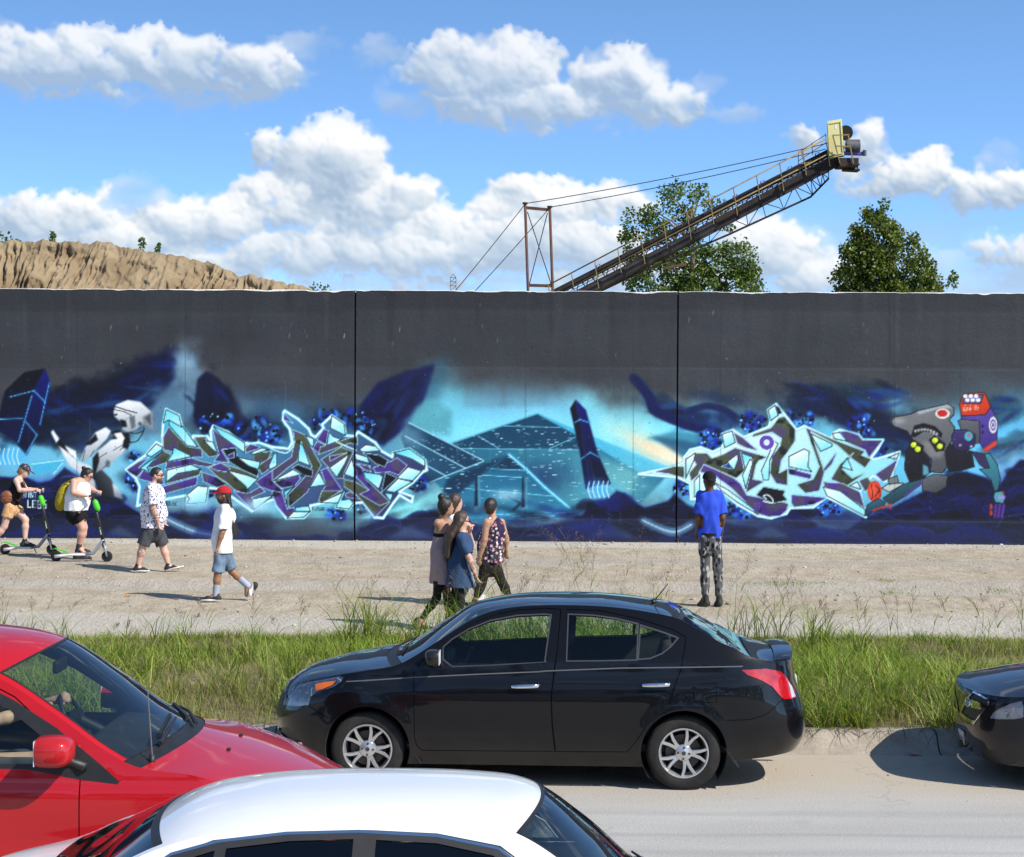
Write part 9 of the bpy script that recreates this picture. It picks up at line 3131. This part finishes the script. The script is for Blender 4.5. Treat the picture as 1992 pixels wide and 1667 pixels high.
bag('backpack', 'mustard yellow backpack on the woman in the white tank top', 'backpack', cb_, (.11, .14, .26), tl_, M_YPACK, WB.Y, True,
 [cb_ + Vector((.03, -.10, .22)), wpt(WB, WB.J['sha']) + Vector((.02, .04, .085)), wpt(WB, WB.J['sha']) + Vector((.13, .05, -.06)), wpt(WB, WB.J['sha']) + Vector((.06, -.04, -.25)), cb_ + Vector((.06, -.11, -.14))])
# --- driver of the red van
p = Person('driver in a dark shirt with both hands on the red van steering wheel', (-60, 1500),
   dict(head=(-72, 1262), sha=(-68, 1338, -.18), shb=(-62, 1336, .18), ela=(-12, 1402, -.24), wra=(70, 1382, -.16), haa=(100, 1370, -.13), elb=(10, 1392, .22), wrb=(104, 1362, .08), hab=(128, 1352, .04),
    hipa=(-52, 1492, -.1), hipb=(-52, 1490, .1), kna=(78, 1478, -.12), ana=(125, 1565, -.12), toa=(170, 1585, -.12), knb=(80, 1476, .12), anb=(128, 1563, .12), tob=(172, 1583, .12)),
   FAIR, (1, 0, 0), 1.0, 1.0, h=.011, Yabs=13.50)
p.thin.update(gripa=.9, gripb=.9)
p.body((.16, .15, .16), .72, 1, 1, (1, 0, 0))
p.hair(M_HAIRB, .04)
p.legs_wear(M_CHAR, 1.9, float(p.J['hipa'][2]) + .08, 1.1, .8, (1, 0, 0), .16)
p.top(M_CHAR, float(p.J['hipa'][2]), (.17, .16, .17), .6, .74, (1, 0, 0))
# --- grass verge and small litter
def grass_mat(name):
 m_ = bpy.data.materials.new(name)
 m_.use_nodes = True
 q = NG(m_.node_tree)
 b = m_.node_tree.nodes['Principled BSDF']
 an = q.n('ShaderNodeVertexColor')
 an.layer_name = 'Col'
 q.link(an.outputs[0], b.inputs['Base Color'])
 b.inputs['Roughness'].default_value = .5
 b.inputs['Specular IOR Level'].default_value = .35
 tl = q.n('ShaderNodeBsdfTranslucent')
 q.link(q.mix(1.0, an.outputs[0], (1.25, 1.25, .6), 'MULTIPLY'), tl.inputs[0])
 ad = q.n('ShaderNodeMixShader')
 ad.inputs[0].default_value = .32
 q.link(b.outputs[0], ad.inputs[1])
 q.link(tl.outputs[0], ad.inputs[2])
 q.link(ad.outputs[0], m_.node_tree.nodes['Material Output'].inputs[0])
 return m_
M_GRASS = grass_mat('grass_blade')
def blades(base, L, w, az, lean, bend, col, nseg=3, seed=0):
 r_ = np.random.default_rng(seed)
 n_ = len(base)
 d = np.stack([np.cos(az), np.sin(az), np.zeros(n_)], -1)
 sd_ = np.stack([-np.sin(az), np.cos(az), np.zeros(n_)], -1)
 tw = r_.uniform(-.8, .8, n_)[:, None]
 sd_ = sd_ * np.cos(tw) + d * np.sin(tw)
 rows = []
 for k in range(nseg + 1):
  t = k / nseg
  th = lean + bend * t * t
  tt = t * L
  up = np.cos(lean + bend * t * t * .45) * tt
  out_ = np.sin(lean + bend * t * t * .6) * tt
  c = base + d * out_[:, None] + np.array([0, 0, 1]) * up[:, None]
  ww = (w * (1 - t) ** .7 * (.6 + .4 * min(1, t * 4)))[:, None]
  if k < nseg:
   rows += [c - sd_ * ww / 2, c + sd_ * ww / 2]
  else:
   rows += [c]
 m_ = len(rows)
 V = np.stack(rows, 1).reshape(-1, 3)
 T = []
 for k in range(nseg - 1):
  a = 2 * k
  T += [(a, a + 1, a + 3), (a, a + 3, a + 2)]
 T.append((2 * nseg - 2, 2 * nseg - 1, 2 * nseg))
 T = (np.array(T)[None] + (np.arange(n_) * m_)[:, None, None]).reshape(-1, 3)
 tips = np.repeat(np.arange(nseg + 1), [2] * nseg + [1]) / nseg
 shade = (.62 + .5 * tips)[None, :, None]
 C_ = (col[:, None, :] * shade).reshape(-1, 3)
 return V, T, C_
def join(parts):
 Vs, Ts, Cs, o = [], [], [], 0
 for V, T, C_ in parts:
  Vs.append(V)
  Ts.append(T + o)
  Cs.append(C_)
  o += len(V)
 return np.vstack(Vs), np.vstack(Ts), np.vstack(Cs)
rg = np.random.default_rng(42)
GREENS = np.array([[.17, .285, .026], [.24, .35, .034], [.33, .39, .052], [.14, .23, .026], [.42, .40, .10], [.46, .37, .16]])
Y0, Y1 = KERB_Y + .22, VERGE_Y + .12
def pick(n_, p):
 c = GREENS[rg.choice(len(GREENS), n_, p=p)]
 return c * rg.uniform(.8, 1.2, (n_, 1))
n_ = 90000
x = rg.uniform(-8.6, 8.6, n_)
y = Y0 + (Y1 - Y0) * rg.random(n_) ** .85
worn = fbm(x * .55, y * .8, 3, 7)
back = (y - Y0) / (Y1 - Y0)
edge = fbm(x * 1.6, x * 0 + 5, 3, 2)
keep = (rg.random(n_) > (worn - .62) * 4) & (y < Y1 - .35 + edge * .5)
x, y, worn, back = x[keep], y[keep], worn[keep], back[keep]
n_ = len(x)
L = rg.uniform(.10, .26, n_) * (1.15 - .80 * back) * (1.25 - .6 * np.clip((worn - .45) * 3, 0, 1))
c = pick(n_, [.26, .28, .2, .12, .09, .05])
straw = np.clip((worn - .42) * 4.5, 0, .95)[:, None] * rg.random((n_, 1))
c = c * (1 - straw) + np.array([.40, .29, .13]) * straw
tone_ = .58 + .85 * fbm(x * 1.1, y * .7, 3, 11)[:, None]
c = c * tone_
L = L * (.55 + .9 * fbm(x * 1.3, y * .8, 3, 14))
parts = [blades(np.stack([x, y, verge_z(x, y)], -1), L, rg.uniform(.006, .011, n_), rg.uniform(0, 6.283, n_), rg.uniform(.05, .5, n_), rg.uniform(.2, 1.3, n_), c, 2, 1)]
V, T, C_ = join(parts)
tag(fast_mesh('turf', V, tris=T, mat=M_GRASS, smooth=False, colors=C_), 'short green turf covering the verge between kerb and gravel', 'grass', kind='stuff')
tx, ty, th = [], [], []
for _ in range(1500):
 xx = rg.uniform(-8.4, 8.4)
 b_ = rg.random() ** 1.9
 yy = Y0 + .05 + (Y1 - Y0 - .4) * b_
 dens = fbm(np.array([xx * .7]), np.array([yy * .5]), 3, 9)[0]
 if dens < .47:
  continue
 tx.append(xx)
 ty.append(yy)
 th.append(rg.uniform(.30, .62) * (1.1 - .70 * b_) * (.55 + dens * .8))
for px, py, hh, cnt, spread in [(690, 1262, .95, 6, .35), (770, 1250, .75, 6, .5), (800, 1262, .7, 5, .4), (1500, 1262, .8, 6, .6), (1660, 1300, .85, 5, .4), (1560, 1275, .7, 6, .5), (560, 1340, .7, 5, .5), (450, 1350, .6, 5, .5), (1600, 1390, .85, 3, .2), (1810, 1400, .6, 5, .35),
        (60, 1262, .7, 4, .5), (330, 1270, .55, 5, .6), (480, 1290, .6, 5, .5), (1120, 1290, .7, 6, .6), (1060, 1300, .6, 6, .6), (1200, 1290, .6, 6, .6), (1290, 1300, .6, 6, .6), (960, 1300, .6, 6, .5)] + [(x_, 1268, .78, 9, .35) for x_ in range(890, 1340, 38)]:
 g_ = at_z(px, py, .2)
 for _ in range(cnt):
  tx.append(g_.x + rg.normal(0, spread * .5))
  ty.append(float(np.clip(g_.y + rg.normal(0, .3), Y0, Y1)))
  th.append(hh * rg.uniform(.7, 1.1))
tx, ty, th = map(np.array, (tx, ty, th))
per = 15
bx = np.repeat(tx, per) + rg.normal(0, .05, len(tx) * per)
by = np.repeat(ty, per) + rg.normal(0, .05, len(tx) * per)
n_ = len(bx)
L = np.repeat(th, per) * rg.uniform(.55, 1.15, n_)
c = pick(n_, [.24, .3, .24, .10, .08, .04]) * np.repeat(rg.uniform(.6, 1.12, len(tx)), per)[:, None]
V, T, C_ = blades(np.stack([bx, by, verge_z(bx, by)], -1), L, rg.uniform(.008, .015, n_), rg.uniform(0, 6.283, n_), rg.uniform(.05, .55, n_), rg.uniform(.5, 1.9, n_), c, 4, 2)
tag(fast_mesh('long_grass', V, tris=T, mat=M_GRASS, smooth=False, colors=C_), 'long arching grass tufts along the kerb', 'grass', kind='stuff')
st = []
for px, py, h0, k in [(690, 1255, 1.15, 4), (640, 1250, .7, 3), (760, 1245, .8, 4), (815, 1250, .9, 4), (905, 1252, .95, 6), (960, 1255, 1.15, 7), (1010, 1262, 1.3, 9), (1050, 1262, 1.45, 9), (1110, 1262, 1.5, 10), (1160, 1262, 1.45, 8), (1210, 1262, 1.2, 6), (1265, 1262, 1.35, 6),
      (1440, 1258, 1.2, 5), (1490, 1258, .95, 6), (1545, 1258, .9, 7), (1600, 1258, .6, 6), (1690, 1262, .7, 7), (1760, 1262, .6, 6), (1880, 1262, .75, 7), (1950, 1262, .8, 7), (1990, 1262, .7, 4), (45, 1262, .95, 5), (110, 1262, .7, 5), (240, 1262, .5, 4), (400, 1258, .5, 5), (520, 1255, .6, 5)]:
 g_ = at_z(px, py, .2)
 for _ in range(max(2, int(k * .6))):
  st.append((g_.x + rg.normal(0, .26), float(np.clip(g_.y + rg.normal(-.25, .35), Y0 + .3, Y1)), h0 * rg.uniform(.65, 1.08)))
st = np.array(st)
n_ = len(st)
az = rg.uniform(0, 6.283, n_)
lean, bend = rg.uniform(.02, .22, n_), rg.uniform(.1, .7, n_)
b0 = np.stack([st[:, 0], st[:, 1], verge_z(st[:, 0], st[:, 1])], -1)
sc = np.tile(np.array([.26, .26, .09]), (n_, 1)) * rg.uniform(.8, 1.2, (n_, 1))
parts = [blades(b0, st[:, 2], np.full(n_, .006), az, lean, bend, sc, 5, 3)]
rep = 4
f = rg.uniform(.15, .6, n_ * rep)
i = np.repeat(np.arange(n_), rep)
d = np.stack([np.cos(az), np.sin(az), np.zeros(n_)], -1)
def on_stem(i, f):
 Lh = st[i, 2] * f
 return b0[i] + d[i] * (np.sin(lean[i] + bend[i] * f * f * .6) * Lh)[:, None] + np.array([0, 0, 1]) * (np.cos(lean[i] + bend[i] * f * f * .45) * Lh)[:, None]
parts.append(blades(on_stem(i, f), rg.uniform(.18, .40, len(i)), np.full(len(i), .012), rg.uniform(0, 6.283, len(i)), rg.uniform(.3, .7, len(i)), rg.uniform(.8, 1.8, len(i)), pick(len(i), [.2, .3, .3, .05, .1, .05]), 4, 4))
rep = 26
f = np.tile(np.linspace(.70, 1.0, rep), n_)
i = np.repeat(np.arange(n_), rep)
bl = (.16 * (1.02 - (f - .70) / .30) + .02) * rg.uniform(.6, 1.2, len(i)) * np.clip(st[i, 2], .5, 1.1)
pc = np.tile(np.array([.25, .17, .11]), (len(i), 1)) * rg.uniform(.7, 1.35, (len(i), 1))
ba = rg.uniform(0, 6.283, len(i))
P0_ = on_stem(i, f)
parts.append(blades(P0_, bl, np.full(len(i), .0034), ba, rg.uniform(.4, .8, len(i)), rg.uniform(.3, 1.1, len(i)), pc, 2, 5))
for t_ in (.55, .8, 1.0):
 dd = np.stack([np.cos(ba), np.sin(ba), np.zeros(len(i))], -1)
 parts.append(blades(P0_ + dd * (bl * t_ * .62)[:, None] + np.array([0, 0, 1]) * (bl * t_ * .62)[:, None], np.full(len(i), .022), np.full(len(i), .0085), ba + rg.normal(0, .6, len(i)), rg.uniform(.5, 1.6, len(i)), np.full(len(i), .3), pc * 1.1, 2, 6))
V, T, C_ = join(parts)
tag(fast_mesh('seeding_grass', V, tris=T, mat=M_GRASS, smooth=False, colors=C_), 'tall seeding grass stalks rising from the verge', 'grass', kind='stuff')
for px, py, w_, lb in [(1520, 1138, .75, 'flat yellow-green weed patch on the gravel right of the man in blue'), (1725, 1134, .20, 'small dark green weed tuft on the gravel towards the right'), (1735, 1148, .30, 'pale weed patch just below the small dark tuft'), (1945, 1147, .28, 'weed patch on the gravel at the far right')]:
 g_ = at_z(px, py, LOT_Z)
 m_ = int(240 * w_ / .5)
 bx = g_.x + rg.normal(0, w_ * .5, m_)
 by = g_.y + rg.normal(0, .16, m_)
 V, T, C_ = blades(np.stack([bx - g_.x, by - g_.y, lot_z(bx, by) - LOT_Z], -1), rg.uniform(.02, .07, m_), rg.uniform(.006, .012, m_), rg.uniform(0, 6.28, m_), rg.uniform(.3, 1.1, m_), rg.uniform(.2, 1, m_), pick(m_, [.1, .2, .3, .1, .2, .1]), 2, 8)
 o = fast_mesh('weed_patch', V, tris=T, mat=M_GRASS, smooth=False, colors=C_)
 o.location = (g_.x, g_.y, LOT_Z)
 tag(o, lb, 'weeds', 'weeds on the gravel', 'stuff')
parts = []
k = 150
kx = np.concatenate([rg.uniform(-8, 8, k), at_z(1720, 1430, .1).x + rg.normal(0, .8, 60), at_z(490, 1430, .1).x + rg.normal(0, .3, 24)])
kk = len(kx)
kb = np.stack([kx, KERB_Y + rg.uniform(.12, .3, kk), np.full(kk, .185)], -1)
kc = np.tile(np.array([.075, .062, .03]), (kk, 1)) * rg.uniform(.5, 1.8, (kk, 1))
V, T, C_ = blades(kb, rg.uniform(.12, .42, kk), rg.uniform(.006, .012, kk), rg.normal(-1.57, .7, kk), rg.uniform(1.3, 1.75, kk), rg.uniform(.3, .9, kk), kc, 4, 9)
V[:, 2] = np.maximum(V[:, 2], np.interp(V[:, 1] - KERB_Y, [q[0] for q in kp[:-1]], [q[1] for q in kp[:-1]]) + .012)
tag(fast_mesh('gutter_runners', V, tris=T, mat=M_GRASS, smooth=False, colors=C_), 'dry grass runners trailing over the kerb into the gutter', 'dead grass', kind='stuff')
def litter(name, label, cat, px, py, z, col, pts, th=.006):
 g_ = at_z(px, py, z)
 mb = MB()
 n_ = len(pts)
 vs = [(a, b, th * (1 + math.sin(i * 2.1))) for i, (a, b) in enumerate(pts)] + [(0, 0, th * 3.2)]
 mb.add(vs, [(i, (i + 1) % n_, n_) for i in range(n_)])
 o = mb.build(name, pmat(name + '_col', col, .8, var=.2, vscale=20), None)
 o.location = g_
 sd = o.modifiers.new('thick', 'SOLIDIFY')
 sd.thickness = .003
 tag(o, label, cat)
litter('dry_leaf', 'single orange leaf on the gravel below the walking men', 'leaf', 247, 1161, LOT_Z + .01, (.62, .27, .04), [(-.045, 0), (-.02, .03), (.015, .035), (.05, .01), (.03, -.025), (-.015, -.03)], .012)
litter('paper_scrap', 'crumpled pale pink scrap lying in the gutter', 'litter', 1778, 1466, .02, (.50, .27, .22), [(-.07, 0), (-.03, .025), (.03, .03), (.075, .008), (.05, -.02), (-.02, -.028)], .006)
